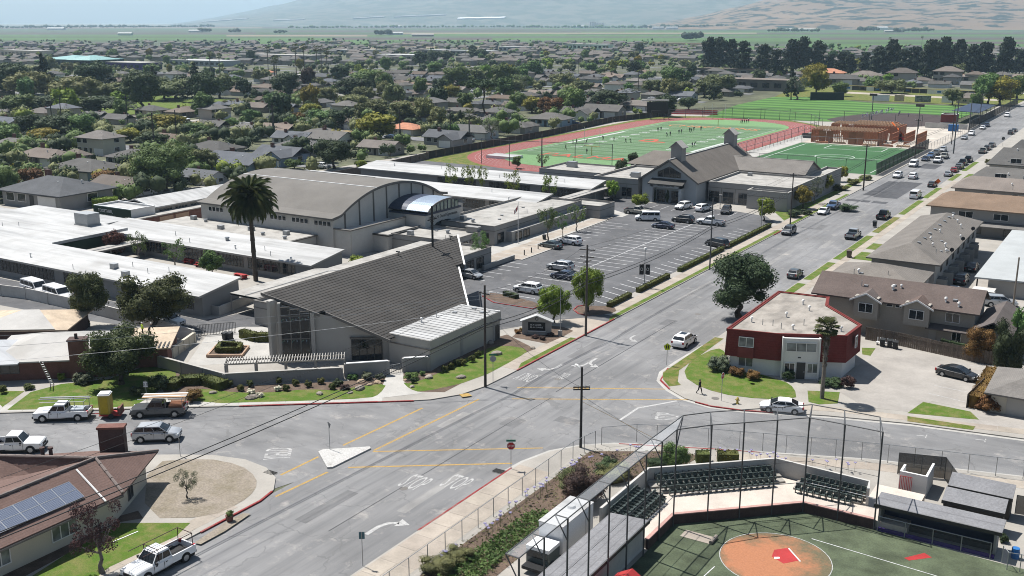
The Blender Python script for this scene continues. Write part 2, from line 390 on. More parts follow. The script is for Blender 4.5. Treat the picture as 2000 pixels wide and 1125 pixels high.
ROCK=M("boulder_rock", (0.27, 0.235, 0.20), 0.95, 0.3, 1.5, 6, 0.3)
FLOWER=M("lavender_flowers", (0.36, 0.33, 0.50), 0.9, 0.2, 3)
FLOWW=M("white_flowers", (0.70, 0.66, 0.52), 0.9, 0.2, 3)
FLOWR=M("pink_red_flowers", (0.34, 0.095, 0.065), 0.9, 0.35, 3)
SKIN=M("skin", (0.36, 0.22, 0.16), 0.7)
CLOTHD=M("dark_clothing", (0.014, 0.014, 0.017), 0.9)
CLOTHW=M("white_clothing", (0.55, 0.55, 0.60), 0.9)
CLOTHP=M("purple_clothing", (0.09, 0.08, 0.20), 0.9)
CLOTHH=M("hi_vis_clothing", (0.45, 0.62, 0.05), 0.9)
PURPLE=M("purple_sign", (0.05, 0.02, 0.16), 0.6)
TEAL=M("teal_metal_roof", (0.20, 0.36, 0.35), 0.5)
TEALW=M("teal_wall", (0.075, 0.115, 0.14), 0.7)
TARP=M("silver_tarp", (0.42, 0.46, 0.50), 0.5, 0.2, 2)
def glass(name, col, rough=0.08):
 n=NT(name); p=n.pos(); a=n.noise(p, 0.8, 2)
 return n.done(n.mix(n.ramp(a, 0.4, 0.6), sc(col, 0.6), sc(col, 1.4)), rough, 0.5)
GLASS=glass("window_glass", (0.018, 0.022, 0.026))
GLASSC=glass("car_glass", (0.012, 0.015, 0.018), 0.05)
GLASSB=glass("pale_blinds_glass", (0.15, 0.165, 0.165), 0.15)
GLASSG=glass("greenish_glass", (0.16, 0.21, 0.19), 0.15)
def paint(name, col, metal=0.0):
 n=NT(name); n.b.inputs["Coat Weight"].default_value=0.6; n.b.inputs["Coat Roughness"].default_value=0.06
 x=n.mix(n.ramp(n.noise(n.pos(), 1.2, 2), 0.3, 0.7), sc(col, 0.93), sc(col, 1.04))
 return n.done(x, 0.38, 0.5, metal)
CP=dict(white=paint("car_white", (0.72, 0.72, 0.72)), black=paint("car_black", (0.012, 0.012, 0.013)), grey=paint("car_grey", (0.085, 0.09, 0.095), 0.4),
   silver=paint("car_silver", (0.42, 0.43, 0.44), 0.5), navy=paint("car_navy", (0.018, 0.028, 0.06), 0.3), green=paint("car_green_grey", (0.045, 0.065, 0.068), 0.3),
   blue=paint("car_blue", (0.05, 0.10, 0.20), 0.3), red=paint("car_red", (0.22, 0.02, 0.02), 0.1), tan=paint("car_tan", (0.34, 0.33, 0.29), 0.3))
LAMPW=glass("headlight_glass", (0.55, 0.56, 0.56), 0.15); LAMPR=glass("tail_lamp_glass", (0.28, 0.01, 0.012), 0.2)
# see-through wire mesh and netting
def wire(name, col, cover):
 n=NT(name); tr=n.n("ShaderNodeBsdfTransparent"); mx=n.n("ShaderNodeMixShader"); mx.inputs[0].default_value=cover
 n.done(col, 0.7, 0.2); n.l(tr.outputs[0], mx.inputs[1]); n.l(n.b.outputs[0], mx.inputs[2]); n.l(mx.outputs[0], n.out.inputs[0]); return n.mat
CHAIN=wire("chain_link_mesh", (0.30, 0.31, 0.32), 0.10)
NETTING=wire("backstop_netting", (0.12, 0.125, 0.13), 0.07)
NETG=wire("roof_netting", (0.42, 0.44, 0.46), 0.3)
SCREEN=wire("black_wind_screen", (0.018, 0.017, 0.016), 0.90)
# solar cells
def solar():
 n=NT("solar_cells"); p=n.n("ShaderNodeTexCoord").outputs["Object"]; s_=n.n("ShaderNodeSeparateXYZ"); n.l(p, s_.inputs[0])
 k=None
 for i in(0, 1):
  f=n.math('LESS_THAN', n.math('FRACT', n.math('MULTIPLY', s_.outputs[i], 1/0.165)), 0.07); k=f if k is None else n.math('MAXIMUM', k, f)
 return n.done(n.mix(k, (0.095, 0.115, 0.165, 1), (0.30, 0.32, 0.36, 1)), 0.18, 0.6)
SOLAR=solar()
# foliage
def leaf(name, col, tip, orand=0.22):
 n=NT(name); p=n.pos(); a=n.ramp(n.noise(p, 0.9, 3), 0.35, 0.68); b=n.ramp(n.noise(p, 7, 2), 0.3, 0.7)
 c=n.mix(a, c4(col), c4(tip)); c=n.mix(b, n.mix(1.0, c, (0.7, 0.72, 0.68), 'MULTIPLY'), c)
 h=n.n("ShaderNodeHueSaturation"); r=n.rnd(); n.l(c, h.inputs["Color"]); n.l(n.math('ADD', n.math('MULTIPLY', r, 2*orand), 1-orand), h.inputs["Value"])
 r2=n.math('FRACT', n.math('MULTIPLY', r, 5.77)); n.l(n.math('ADD', n.math('MULTIPLY', r2, 0.05), 0.475), h.inputs["Hue"])
 n.done(h.outputs[0], 0.75, 0.25)
 tl=n.n("ShaderNodeBsdfTranslucent"); n.l(h.outputs[0], tl.inputs[0]); mx=n.n("ShaderNodeMixShader"); mx.inputs[0].default_value=0.22
 n.l(n.b.outputs[0], mx.inputs[1]); n.l(tl.outputs[0], mx.inputs[2]); n.l(mx.outputs[0], n.out.inputs[0])
 return n.mat
L_DARK=leaf("foliage_dark_green", (0.038, 0.059, 0.026), (0.066, 0.096, 0.038))
L_GREEN=leaf("foliage_green", (0.083, 0.139, 0.042), (0.139, 0.215, 0.062))
L_BRIGHT=leaf("foliage_bright_green", (0.14, 0.21, 0.026), (0.24, 0.32, 0.045), 0.12)
L_YELLOW=leaf("foliage_yellow_green", (0.165, 0.154, 0.024), (0.297, 0.259, 0.039), 0.15)
L_OLIVE=leaf("foliage_olive", (0.121, 0.132, 0.059), (0.215, 0.226, 0.092))
L_RED=leaf("foliage_dark_red", (0.075, 0.020, 0.022), (0.13, 0.04, 0.036), 0.1)
L_NEAR=leaf("foliage_bushy_olive", (0.040, 0.052, 0.020), (0.105, 0.125, 0.042), 0.1)
L_PINE=leaf("foliage_pine", (0.017, 0.028, 0.017), (0.031, 0.046, 0.025), 0.15)
L_RUST=leaf("foliage_rust", (0.125, 0.065, 0.023), (0.209, 0.120, 0.037), 0.2)
L_PURPLE=leaf("foliage_purple", (0.052, 0.031, 0.031), (0.098, 0.056, 0.047), 0.1)
L_GREYG=leaf("foliage_grey_green", (0.094, 0.111, 0.072), (0.156, 0.176, 0.111))
L_HEDGE=leaf("foliage_hedge", (0.072, 0.086, 0.023), (0.130, 0.137, 0.034), 0.1)
L_PALM=leaf("palm_fronds", (0.052, 0.072, 0.023), (0.104, 0.117, 0.036), 0.15)
L_PALMD=leaf("dead_palm_skirt", (0.13, 0.105, 0.075), (0.20, 0.165, 0.12), 0.1)
BARK=M("bark", (0.085, 0.067, 0.052), 0.95, 0.25, 2, 8, 0.3)
BARKG=M("bark_grey", (0.17, 0.15, 0.13), 0.95, 0.25, 2, 8, 0.3)
# ------------------------------------------------------------------ ground, roads, pavements
Zg, Zr, Zb=-0.03, 0.0, 0.12
def circle_arc(c, r, a0, a1, n=10):return[(c[0]+r*math.cos(a0+(a1-a0)*i/n), c[1]+r*math.sin(a0+(a1-a0)*i/n))for i in range(n+1)]
mb=MB(); mb.poly([(-16000, -500), (9000, -500), (9000, 16000), (-16000, 16000)], -0.35)
struct("plain", mb, M("valley_soil", (0.16, 0.15, 0.105), 0.95, 0.3, 0.003, 0.05, 0.2))
mb=MB(); mb.poly([(-1050, -300), (300, -300), (330, 900), (150, 1350), (-1050, 1350)], Zg)
struct("town_ground", mb, YARD)
WK=-64.0; EK=-48.0
mb=MB(); mb.poly([(WK-1, -20), (EK+1, -20), (EK+1, 1300), (WK-1, 1300)], Zr)
struct("road", mb, ASPH)
mb=MB()
mb.poly([(-230, -36), (-240, -50), (-66, 62), (-64.9, 66), (-64.9, 110), (-66, 92), (-80.0, 82)], Zr+0.004)
mb2=MB(); mb2.poly([(-48.9, 82), (60, 110), (60, 132), (-48.9, 116)], Zr+0.004)
struct("road", mb, ASPHX); struct("road", mb2, ASPHX)
# kerb lines (west side of the crossing street first)
NWK=[(WK, 1290), (WK, 101.6), (-64.15, 97), (-65.0, 93.2), (-67.0, 90.0), (-70.0, 87.4), (-79.8, 80.1), (-93.4, 70.1), (-104.8, 61.5), (-240, -40)]
SWK=[(-240, -57), (-81.6, 62.5), (-79, 64.2), (-76, 65.9), (-72.6, 66.8), (-69.4, 66.5), (-67.0, 65.3), (-65.3, 63.3), (-64.7, 61), (-64.7, 50), (-64.7, -20)]
SEK=[(-49.2, -20), (-49.2, 78), (-48.9, 81), (-47.9, 84.6), (-46, 87.4), (-43.4, 89.6), (-39, 91.8), (-34, 93.7), (-20.2, 99.3), (-6.8, 102.9), (60, 117)]
NEK=[(60, 126), (-8, 113.2), (-18.8, 111.4), (-27, 109), (-32, 107), (-35.6, 105.6), (-39, 105.0), (-42.4, 105.7), (-45.2, 107.6), (-47.4, 110), (-48.4, 113), (-48.4, 118), (EK, 126), (EK, 1290)]
def block(name, kerb, far, gutter=True):
 mb=MB(); mb.prism(kerb+far, -0.2, Zb); b=struct(name, mb, CONC)
 if gutter:
  k=[p for p in kerb if-140<p[0]<30 and 20<p[1]<520]
  g=MB(); g.strip(k, 0.5, 0.006, 0.0075, 0, 1); wpart(b, "gutter", g, CONCW)
 return b
NW=block("pavement_block_church", NWK[::-1], [(-64.5, 1290), (-75, 700), (-70, 470), (-200, 470), (-206, 200), (-230, 140), (-260, 60), (-290, -60)])
SW=block("pavement_block_corner_house", SWK[::-1], [(-240, -120), (-64.7, -120)])
SE=block("pavement_block_ballpark", SEK, [(60, -20)])
NE=block("pavement_block_apartments", NEK, [(220, 1290), (220, 126)])
# red painted kerbs: proud strips along the kerb face
def redkerb(parent, pts, z=Zb+0.012):
 m=MB(); m.strip(pts, 0.2, -0.02, z); return wpart(parent, "red_kerb", m, REDK)
redkerb(NW, [(WK-0.02, 131), (WK-0.02, 104)])
redkerb(NW, [(-68.4, 88.7), (-79.8, 80.2), (-84, 77.0)])
redkerb(NW, [(WK-0.02, 212), (WK-0.02, 203)])
redkerb(SW, [(-65.2, 63.0), (-64.7, 61), (-64.65, 54)])
redkerb(SE, [(-49.2, 64), (-49.2, 79)]); redkerb(SE, [(-43.0, 89.8), (-34, 93.75), (-30, 95.3)])
redkerb(NE, [(-48.4, 114.5), (-47.4, 110), (-45.2, 107.7)]); redkerb(NE, [(-41, 105.3), (-39, 105.0), (-35.6, 105.6), (-32.5, 106.8)])
# pavement slabs with joints, along each walk
def slabs(parent, pts, w, length, mat, z=Zb, name="pavement_slab", shift=0.0, joint=0.035, cross=1):
 d0=0
 for a, b in zip(pts, pts[1:]):
  a=Vector(a); b=Vector(b); d=b-a; L=d.length; d.normalize(); nn=Vector((-d.y, d.x)); ang=math.atan2(d.y, d.x)
  k=max(1, round(L/length)); l=L/k
  key=("slab", round(l, 2), round(w/cross, 2), mat.name)
  if key not in _cache:
   m=MB(); m.box(-l/2+joint/2, l/2-joint/2, -w/cross/2+joint/2, w/cross/2-joint/2, -0.05, 0.012); _cache[key]=m.mesh(name, mat)
  for i in range(k):
   for j in range(cross):
    c=a+d*(l*(i+0.5))+nn*(shift+(j-(cross-1)/2)*w/cross)
    ob(name, _cache[key], parent, (c.x, c.y, z+R.uniform(-0.004, 0.006)), ang)
_cache={}
slabs(NW, [(-65.9, 135), (-65.9, 245)], 1.7, 3.0, CONCB)
slabs(NW, [(-65.3, 104), (-65.3, 119)], 2.4, 2.4, CONCB)
slabs(NW, [(-72, 87.6), (-80.8, 81.1), (-108, 60.8)], 2.3, 2.6, CONCW)
slabs(SE, [(-47.2, 30), (-47.2, 80)], 3.6, 2.4, CONCB, cross=2)
slabs(SE, [(-33.5, 92.2), (-20.2, 97.6), (-4, 101.6)], 1.8, 2.6, CONCB)
slabs(SW, [(-66.2, 59), (-66.2, 30)], 1.6, 2.4, CONCB)
slabs(NE, [(-45.7, 118), (-45.7, 300)], 1.4, 3.0, CONCB)
slabs(NE, [(-33, 108.9), (-27, 111.2), (-8, 115.2), (8, 118.6)], 1.6, 2.6, CONCB)
# ---- sheets of lawn, planting and paving, each a few millimetres above the one below
def sheet(name, pts, mat, z=Zb+0.02, kind="structure"):
 m=MB(); m.poly(pts, z); return struct(name, m, mat, kind)
def smooth(pts, n=3, closed=True):
 """round off a closed outline"""
 for _ in range(n):
  o=[]
  for i in range(len(pts)):
   a=pts[i]; b=pts[(i+1)%len(pts)]
   o+=[(a[0]*.75+b[0]*.25, a[1]*.75+b[1]*.25), (a[0]*.25+b[0]*.75, a[1]*.25+b[1]*.75)]
  pts=o
 return pts
sheet("mulch_bed", GG((313, 722), (440, 757), (670, 747), (757, 735), (762, 748), (730, 772), (560, 786), (380, 790), (330, 785), (310, 750)), MULCH, Zb+0.012)
sheet("lawn", smooth(GG((372, 768), (395, 760), (470, 770), (540, 768), (600, 762), (660, 765), (700, 757), (757, 750), (742, 772), (722, 780), (600, 785), (376, 791)), 1), LAWN)
sheet("mulch_bed", GG((788, 728), (842, 727), (930, 672), (990, 655), (1045, 683), (960, 720), (868, 768), (820, 767), (786, 745)), MULCH, Zb+0.012)
sheet("lawn", smooth(GG((786, 748), (800, 752), (850, 735), (895, 708), (945, 684), (985, 676), (1036, 684), (1010, 702), (930, 744), (822, 769), (800, 762)), 1), LAWN)
sheet("lawn", [(-64.15, 104.5), (-64.15, 119.5), (-64.95, 119.5), (-64.95, 106.5)], LAWN)
sheet("lawn", [(-64.15, 129.5), (-64.15, 208), (-65.0, 208), (-65.0, 131.5)], LAWN)
sheet("lawn", [(-64.15, 216), (-64.15, 262), (-65.0, 262), (-65.0, 216)], LAWN)
sheet("lawn", [(-67.0, 219), (-67.0, 292), (-69.0, 292), (-69.0, 246), (-72, 236), (-72, 228)], LAWN)
sheet("mulch_bed", GG((1000, 660), (1012, 650), (1035, 635), (1100, 640), (1120, 648), (1098, 660), (1068, 673)), MULCH, Zb+0.016)
sheet("paved_court", GG((362, 718), (405, 655), (470, 640), (545, 640), (560, 700), (540, 712), (440, 712)), CONCW, Zb+0.008)
sheet("entry_walk", GG((755, 735), (788, 728), (788, 745), (800, 760), (826, 770), (722, 782), (742, 770)), CONCW, Zb+0.018)
sheet("school_yard", [(-190, 139), (-175, 139), (-175, 201), (-112, 201), (-112, 188), (-100, 204), (-104, 226), (-118, 228), (-118, 256), (-192, 258)], ASPHL, Zb+.003); sheet("stadium_surround", [(-194, 258), (-112, 256), (-111, 300), (-116, 430), (-150, 462), (-196, 440)], LAWN2, Zb+.004)
# the school driveway and the car park
sheet("driveway", [(-190, 86), (-190, 98.5), (-114, 98.8), (-111, 108), (-101, 111), (-99, 101), (-104.5, 97), (-112, 93), (-130, 89.5), (-150, 88)], ASPHL, Zb+0.004)
sheet("car_park", [(-68.1, 132.5), (-68.1, 216), (-72, 222), (-80, 224.5), (-104, 224.5), (-108, 212), (-99.4, 199), (-98.9, 172), (-95.0, 170), (-95.0, 156.3), (-97.3, 156.0), (-97.2, 120), (-86, 117), (-75, 117.5), (-70.5, 126.5), (-64.2, 126.5), (-64.2, 132.0)], ASPHL, Zb+0.004)
sheet("drive_apron", [(-64.1, 120.5), (-64.1, 129), (-68.0, 129), (-70.2, 126.4), (-67.0, 120.5)], CONCB, Zb+0.010)
sheet("lobby_apron", GG((1155, 418), (1190, 408), (1228, 420), (1215, 425)), CONCW, Zb+0.012)
PLZ=struct("plaza", MB().prism([(-97.3, 120), (-97.3, 156.2), (-95.1, 156.2), (-95.1, 169.8), (-99.0, 171.8), (-99.6, 199), (-103.5, 203), (-106.2, 164), (-106.0, 120)], 0.1, Zb+0.13), CONCW)
for y0 in np.arange(150, 200, 3.1):
 m=MB(); x1=-97.6 if y0<156 else(-95.4 if y0<168 else-99.9)
 m.box(-102.9 if y0>170 else-101.9, x1, y0, y0+2.85, Zb+0.13, Zb+0.136); wpart(PLZ, "paving_panel", m, CONCB)
sheet("lawn", GG((14, 803), (60, 768), (120, 752), (215, 742), (330, 700), (345, 735), (300, 772), (262, 796), (160, 800)), LAWN); sheet("lawn", GG((0, 792), (0, 765), (48, 766), (5, 797)), LAWN)
# south-west corner plot, ballpark plot, apartment plots
sheet("dirt_yard", smooth(GG((290, 905), (400, 897), (470, 910), (502, 935), (500, 960), (470, 985), (410, 1013), (280, 1015)), 1), DIRT)
sheet("lawn", GG((230, 1024), (372, 1024), (345, 1050), (215, 1110), (190, 1130), (60, 1130), (130, 1085)), LAWN)
sheet("dirt_yard", GG((60, 1060), (270, 1000), (280, 1015), (225, 1024), (130, 1085), (50, 1128), (0, 1128)), MULCH, Zb+0.012)
sheet("dirt_verge", GG((380, 1063), (440, 1022), (475, 1005), (490, 1006), (440, 1040), (392, 1066)), DIRT)
NEL=smooth(GG((1332, 735), (1350, 705), (1400, 680), (1418, 690), (1420, 716), (1530, 745), (1552, 760), (1556, 784), (1440, 778), (1370, 760)), 1)
sheet("lawn", NEL, LAWN); sheet("lawn", GG((1577, 765), (1640, 768), (1636, 790), (1600, 792), (1579, 787)), LAWN)
sheet("lawn", [(-48.25, 112.6), (-48.25, 130), (-47.0, 130), (-46.9, 114.5), (-45.4, 110.5), (-44.6, 109.6), (-45.6, 108.4), (-47.2, 110.3)], LAWN2)
for i, (a, b)in enumerate(((136, 166), (169, 184), (187, 212), (216, 236), (240, 262), (266, 285), (300, 315), (322, 345))):
 sheet("lawn", [(-47.85, a), (-47.85, b), (-46.45, b), (-46.45, a)], LAWN2 if i==3 else LAWN)
for a, b in((140, 148), (150, 158), (165, 171), (174, 179), (181, 186), (189, 196), (199, 205), (255, 262), (305, 316)):
 sheet("lawn", [(-44.9, a), (-44.9, b), (-40.8, b), (-40.8, a)], LAWN)
sheet("forecourt", GG((1640, 768), (1660, 745), (1692, 690), (1712, 680), (1775, 684), (1925, 718), (1918, 750), (1893, 800), (1820, 786), (1772, 806), (1690, 797)), CONCD, Zb+0.014)
sheet("lawn", GG((1803, 787), (1895, 806), (1912, 822), (1772, 809)), LAWN); sheet("lawn", GG((1772, 815), (1905, 835), (1900, 842), (1772, 825)), LAWN2)
sheet("lawn", GG((1683, 681), (1710, 682), (1700, 697), (1684, 694)), LAWN)
sheet("alley", [(-23, 150), (-23, 212), (-16, 214), (-12, 150)], CONCD, Zb+0.010)
sheet("driveway", GG((1940, 790), (2000, 770), (2010, 850), (1930, 838), (1900, 822)), CONCD, Zb+0.014)
# ------------------------------------------------------------------ road markings
def line(pts, w, mat=PAINTW, z=Zr+0.0085, name="road_line"):
 m=MB(); m.strip(pts, w, z-0.001, z); return struct(name, m, mat)
line(GG((670, 870), (825, 797)), 0.25, PAINTY); line(GG((730, 880), (935, 780)), 0.25, PAINTY)
line(GG((538, 970), (640, 922)), 0.25, PAINTY); line(GG((548, 928), (622, 892)), 0.25, PAINTY)
line(GG((728, 882), (1060, 875)), 0.21, PAINTY); line(GG((680, 913), (1000, 905)), 0.25, PAINTY)
line(GG((1010, 757), (1300, 760)), 0.22, PAINTY); line(GG((1000, 779), (1345, 781)), 0.22, PAINTY)
line(GG((1210, 821), (1246, 797), (1322, 783)), 0.30)
line([(-56.2, 100), (-56.2, 135)], 0.14, PATCH); line([(-55.7, 60), (-55.7, 98)], 0.10, PATCH)  # two thin dark lines running lengthwise along the street
for x, y in((1790, 850), (1905, 858)):
 c=G(x, y); line([c, (c[0]+1.0, c[1]+0.25)], 0.12); line([(c[0]+0.95, c[1]-0.3), (c[0]+0.9, c[1]+0.7)], 0.12)
# crossing remains and fresh patches up the street
sheet("asphalt_patch", [(-61.4, 264), (-58.6, 264), (-58.4, 291), (-61.2, 291)], PATCH, Zr+0.006); sheet("asphalt_patch", [(-58.5, 262), (-52.8, 262), (-52.6, 292), (-58.3, 292)], PATCH, Zr+0.007)
sheet("asphalt_patch", [(-60.0, 322), (-55.0, 322), (-55.0, 333), (-60, 333)], PATCH, Zr+0.006)
for a, b in((-63, -59.8), (-59.3, -57.4), (-56.8, -53.4)):sheet("asphalt_patch", [(a, 253), (b, 253), (b, 256), (a, 256)], PATCH, Zr+0.006)
PATCH2=asphalt("asphalt_repair", (0.17, 0.168, 0.168), (1, .3, 1), False); PATCH3=asphalt("asphalt_pale_repair", (0.275, 0.268, 0.258), (1, .3, 1), False)
for i, (x, y, w, l)in enumerate(((-61.5, 112, 1.4, 9), (-52.6, 121, 1.1, 6), (-57.6, 132, 1.8, 3.2), (-60.8, 146, 1.0, 14), (-53.4, 150, 1.6, 4), (-57.0, 171, 1.0, 20), (-61.2, 181, 2.2, 3), (-53.0, 196, 1.2, 8), (-59.0, 214, 1.6, 5), (-54.5, 226, 1.0, 12), (-59.6, 60, 1.3, 7), (-53.2, 66, 1.0, 11), (-56.5, 88, 2.0, 2.6), (-61.8, 84, 1.1, 5), (-52.0, 92, 2.6, 1.6), (-57.5, 238, 2.4, 3))):a=R.uniform(-.05, .05); sheet("asphalt_patch", [(x+a, y), (x+w, y+a), (x+w-a, y+l), (x, y+l-a)], (PATCH2, PATCH3)[i%2], Zr+.0055+i*.00005)
for x, y in((-58.2, 104), (-54.8, 140), (-60.0, 166), (-55.4, 70), (-57.2, 203)):struct("manhole_cover", MB().tube((x, y, Zr), (x, y, Zr+.008), .42, 18), TRIM)
def words(txt, c, ang, h, wid, mat=PAINTW, z=Zr+0.009, name="road_lettering", stretch=1.0, parent=None, rx=0.0, ext=0.0):
 """flat lettering as a mesh; c = centre, ang = reading direction"""
 cu=bpy.data.curves.new(name, 'FONT'); cu.body=txt; cu.align_x='CENTER'; cu.align_y='CENTER'; cu.size=1.0; cu.extrude=ext; cu.resolution_u=3
 o=bpy.data.objects.new(name, cu); COL.objects.link(o)
 dg=bpy.context.evaluated_depsgraph_get(); me=bpy.data.meshes.new_from_object(o.evaluated_get(dg)); bpy.data.objects.remove(o)
 xs=[v.co.x for v in me.vertices]; ys=[v.co.y for v in me.vertices]
 kx=wid/max(max(xs)-min(xs), .01); ky=h/max(max(ys)-min(ys), .01); cx=(max(xs)+min(xs))/2; cyy=(max(ys)+min(ys))/2
 for v in me.vertices:v.co.x=(v.co.x-cx)*kx; v.co.y=(v.co.y-cyy)*ky
 me.materials.clear(); me.materials.append(mat)
 o=ob(name, me, parent, (c[0], c[1], z)); o.rotation_euler=(rx, 0, ang)
 return o
def roadword(*a, **k):
 o=words(*a, **k); o["kind"]="structure"; return o
roadword("STOP", G(812, 942), 0.0, 3.0, 2.2); roadword("STOP", G(893, 942), 0.0, 3.0, 2.2)
roadword("YIELD", G(543, 886), math.radians(128), 2.6, 2.8)
roadword("STOP", G(1303, 814), math.radians(108), 2.6, 2.2)
roadword("ONLY", G(1028, 737), pi, 2.8, 2.3); roadword("ONLY", G(1098, 734), pi, 2.4, 1.4)
def arrow(c, ang, bend, k=1.0):
 """curved turn arrow painted on the lane"""
 pts=[(0, 0), (0, 1.4), (0.25*bend, 2.1), (0.9*bend, 2.6)]
 ca, sa=math.cos(ang), math.sin(ang); T=lambda p:(c[0]+k*(p[0]*ca-p[1]*sa), c[1]+k*(p[0]*sa+p[1]*ca))
 m=MB(); m.strip([T(p)for p in pts], 0.34*k, Zr+0.008, Zr+0.009)
 m.poly([T(p)for p in((0.75*bend, 3.2), (0.9*bend, 2.0), (1.75*bend, 2.75))], Zr+0.009); return struct("road_arrow", m, PAINTW)
arrow(G(1098, 712), pi, 1, 1.1); arrow(G(1165, 700), pi, -1, 1.1); arrow(G(1240, 655), pi, -1, .9); arrow(G(1150, 708), pi, 1, .8)
arrow(G(715, 1044), 0, 1, 1.2)
# kerbed triangular island
_tri=GG((620, 881), (732, 874), (641, 919))
m=MB(); m.prism([tuple(Vector(a).lerp(Vector(b), t))for(a, b)in zip(_tri, _tri[1:]+_tri[:1])for t in(.09, .91)], 0, 0.16); ISL=struct("traffic_island", m, two_tone("white_painted_concrete", (0.52, 0.51, 0.49), (0.30, 0.28, 0.25), 1.2, .55, .8))
sheet("mulch_bed", smooth(GG((942, 578), (962, 572), (1035, 588), (1056, 597), (1040, 603), (965, 590)), 1), MULCH, Zb+.012); redkerb(NW, GG((942, 580), (965, 593), (1040, 605), (1056, 599)), Zb+.1)
sheet("mulch_bed", smooth(GG((1122, 604), (1140, 598), (1200, 600), (1205, 612), (1160, 618), (1130, 616)), 1), MULCH, Zb+.012); redkerb(NW, GG((1150, 597), (1128, 600), (1120, 607), (1130, 615), (1150, 618)), Zb+.1)
# car park striping
def stalls(x0, x1, y0, y1, step, skew=0.0):
 for y in np.arange(y0, y1+0.1, step):line([(x0, y), (x1, y+skew)], 0.15, PAINTL, Zb+0.009, "stall_line")
line([(-82.3, 158), (-82.3, 205)], 0.14, PAINTL, Zb+0.010, "stall_line")
stalls(-88.0, -77.5, 146.5, 205, 2.75, 0.0); stalls(-72.4, -68.3, 139, 206, 2.75, -1.6)
stalls(-98.8, -93.6, 175, 198, 2.75); stalls(-97.1, -92.5, 140, 155, 2.75); stalls(-88, -79.5, 134.5, 144, 2.75)
for x in np.arange(-101, -78, 2.75):line([(x, 217.5), (x, 223)], 0.11, PAINTL, Zb+0.009, "stall_line")
line(GG((1825, 755), (1900, 770)), 0.1, PAINTW, Zb+0.019, "stall_line"); line(GG((1813, 770), (1888, 788)), 0.1, PAINTW, Zb+0.019, "stall_line"); line(GG((1870, 712), (1922, 720)), 0.1, PAINTW, Zb+0.019, "stall_line")
# ------------------------------------------------------------------ building helpers
FACE=dict(S=0.0, E=pi/2, N=pi, W=-pi/2)
def window(parent, x, y, z, w, h, face='S', nx=2, nz=1, fm=TRIMW, gm=None, name="window", depth=0.10, bar=0.07):
 """framed window standing proud of its wall; x,y,z = middle of its sill line in place coordinates"""
 gm=gm or GLASS; key=(name, round(w, 2), round(h, 2), nx, nz, fm.name, gm.name)
 if key not in _cache:
  m=MB(); b=bar
  m.box(-w/2, w/2, -depth, 0.02, 0, b); m.box(-w/2, w/2, -depth, 0.02, h-b, h)
  for i in range(nx+1):
   X=-w/2+(w-b)*i/nx; m.box(X, X+b, -depth+0.004, 0.02, b, h-b)
  for i in range(1, nz):
   Z=h*i/nz; m.box(-w/2+b, w/2-b, -depth+0.008, 0.02, Z-b/2, Z+b/2)
  g=MB(); g.box(-w/2+b*.5, w/2-b*.5, -depth*0.45, 0.01, b*.5, h-b*.5)
  _cache[key]=(m.mesh(name, fm), g.mesh("pane", gm))
 r=root_loc(parent); o=ob(name, _cache[key][0], parent, (x-r[0], y-r[1], z-r[2]), FACE[face]if isinstance(face, str)else face)
 ob("pane", _cache[key][1], o); return o
def door(parent, x, y, z, w, h, face='S', m_=None, knob=True, name="door"):
 m_=m_ or TRIMD; key=(name, w, h, m_.name)
 if key not in _cache:
  m=MB(); m.box(-w/2, w/2, -0.09, 0.02, 0, h); k=MB(); k.box(w/2-0.16, w/2-0.06, -0.15, -0.085, 0.95, 1.1); _cache[key]=(m.mesh(name, m_), k.mesh("handle", STEEL))
 r=root_loc(parent); o=ob(name, _cache[key][0], parent, (x-r[0], y-r[1], z-r[2]), FACE[face]if isinstance(face, str)else face)
 if knob:ob("handle", _cache[key][1], o)
 return o
def roof_unit(parent, x, y, z, kind=0, s=1.0):
 """vents, pipes and small fans standing on a flat roof"""
 key=("ru", kind)
 if key not in _cache:
  m=MB()
  if kind==0:m.tube((0, 0, 0), (0, 0, .55), .10, 8); m.tube((0, 0, .5), (0, 0, .68), .22, 8, .14)
  elif kind==1:m.box(-.5, .5, -.45, .45, .1, .75); m.box(-.55, .55, -.5, .5, 0, .1); m.box(-.52, .52, -.47, .47, .75, .8)
  elif kind==2:m.tube((0, 0, 0), (0, 0, .8), .05, 6)
  elif kind==3:m.box(-1.5, 1.5, -1.1, 1.1, .25, 1.9); m.box(-1.6, 1.6, -1.2, 1.2, 0, .25); m.box(-2.2, -1.5, -.6, .6, .5, 1.3); m.box(-1.52, 1.52, -1.12, 1.12, 1.5, 1.6)
  elif kind==4:m.tube((0, 0, 0), (0, 0, .5), .32, 10); m.tube((0, 0, .5), (0, 0, .62), .45, 10, .38)
  elif kind==5:m.box(-.25, .25, -.25, .25, 0, .18)
  _cache[key]=m.mesh("roof_vent", STEEL if kind else TRIMW)
 r=root_loc(parent); o=ob("roof_vent", _cache[key], parent, (x-r[0], y-r[1], z-r[2])); o.scale=(s, s, s); return o
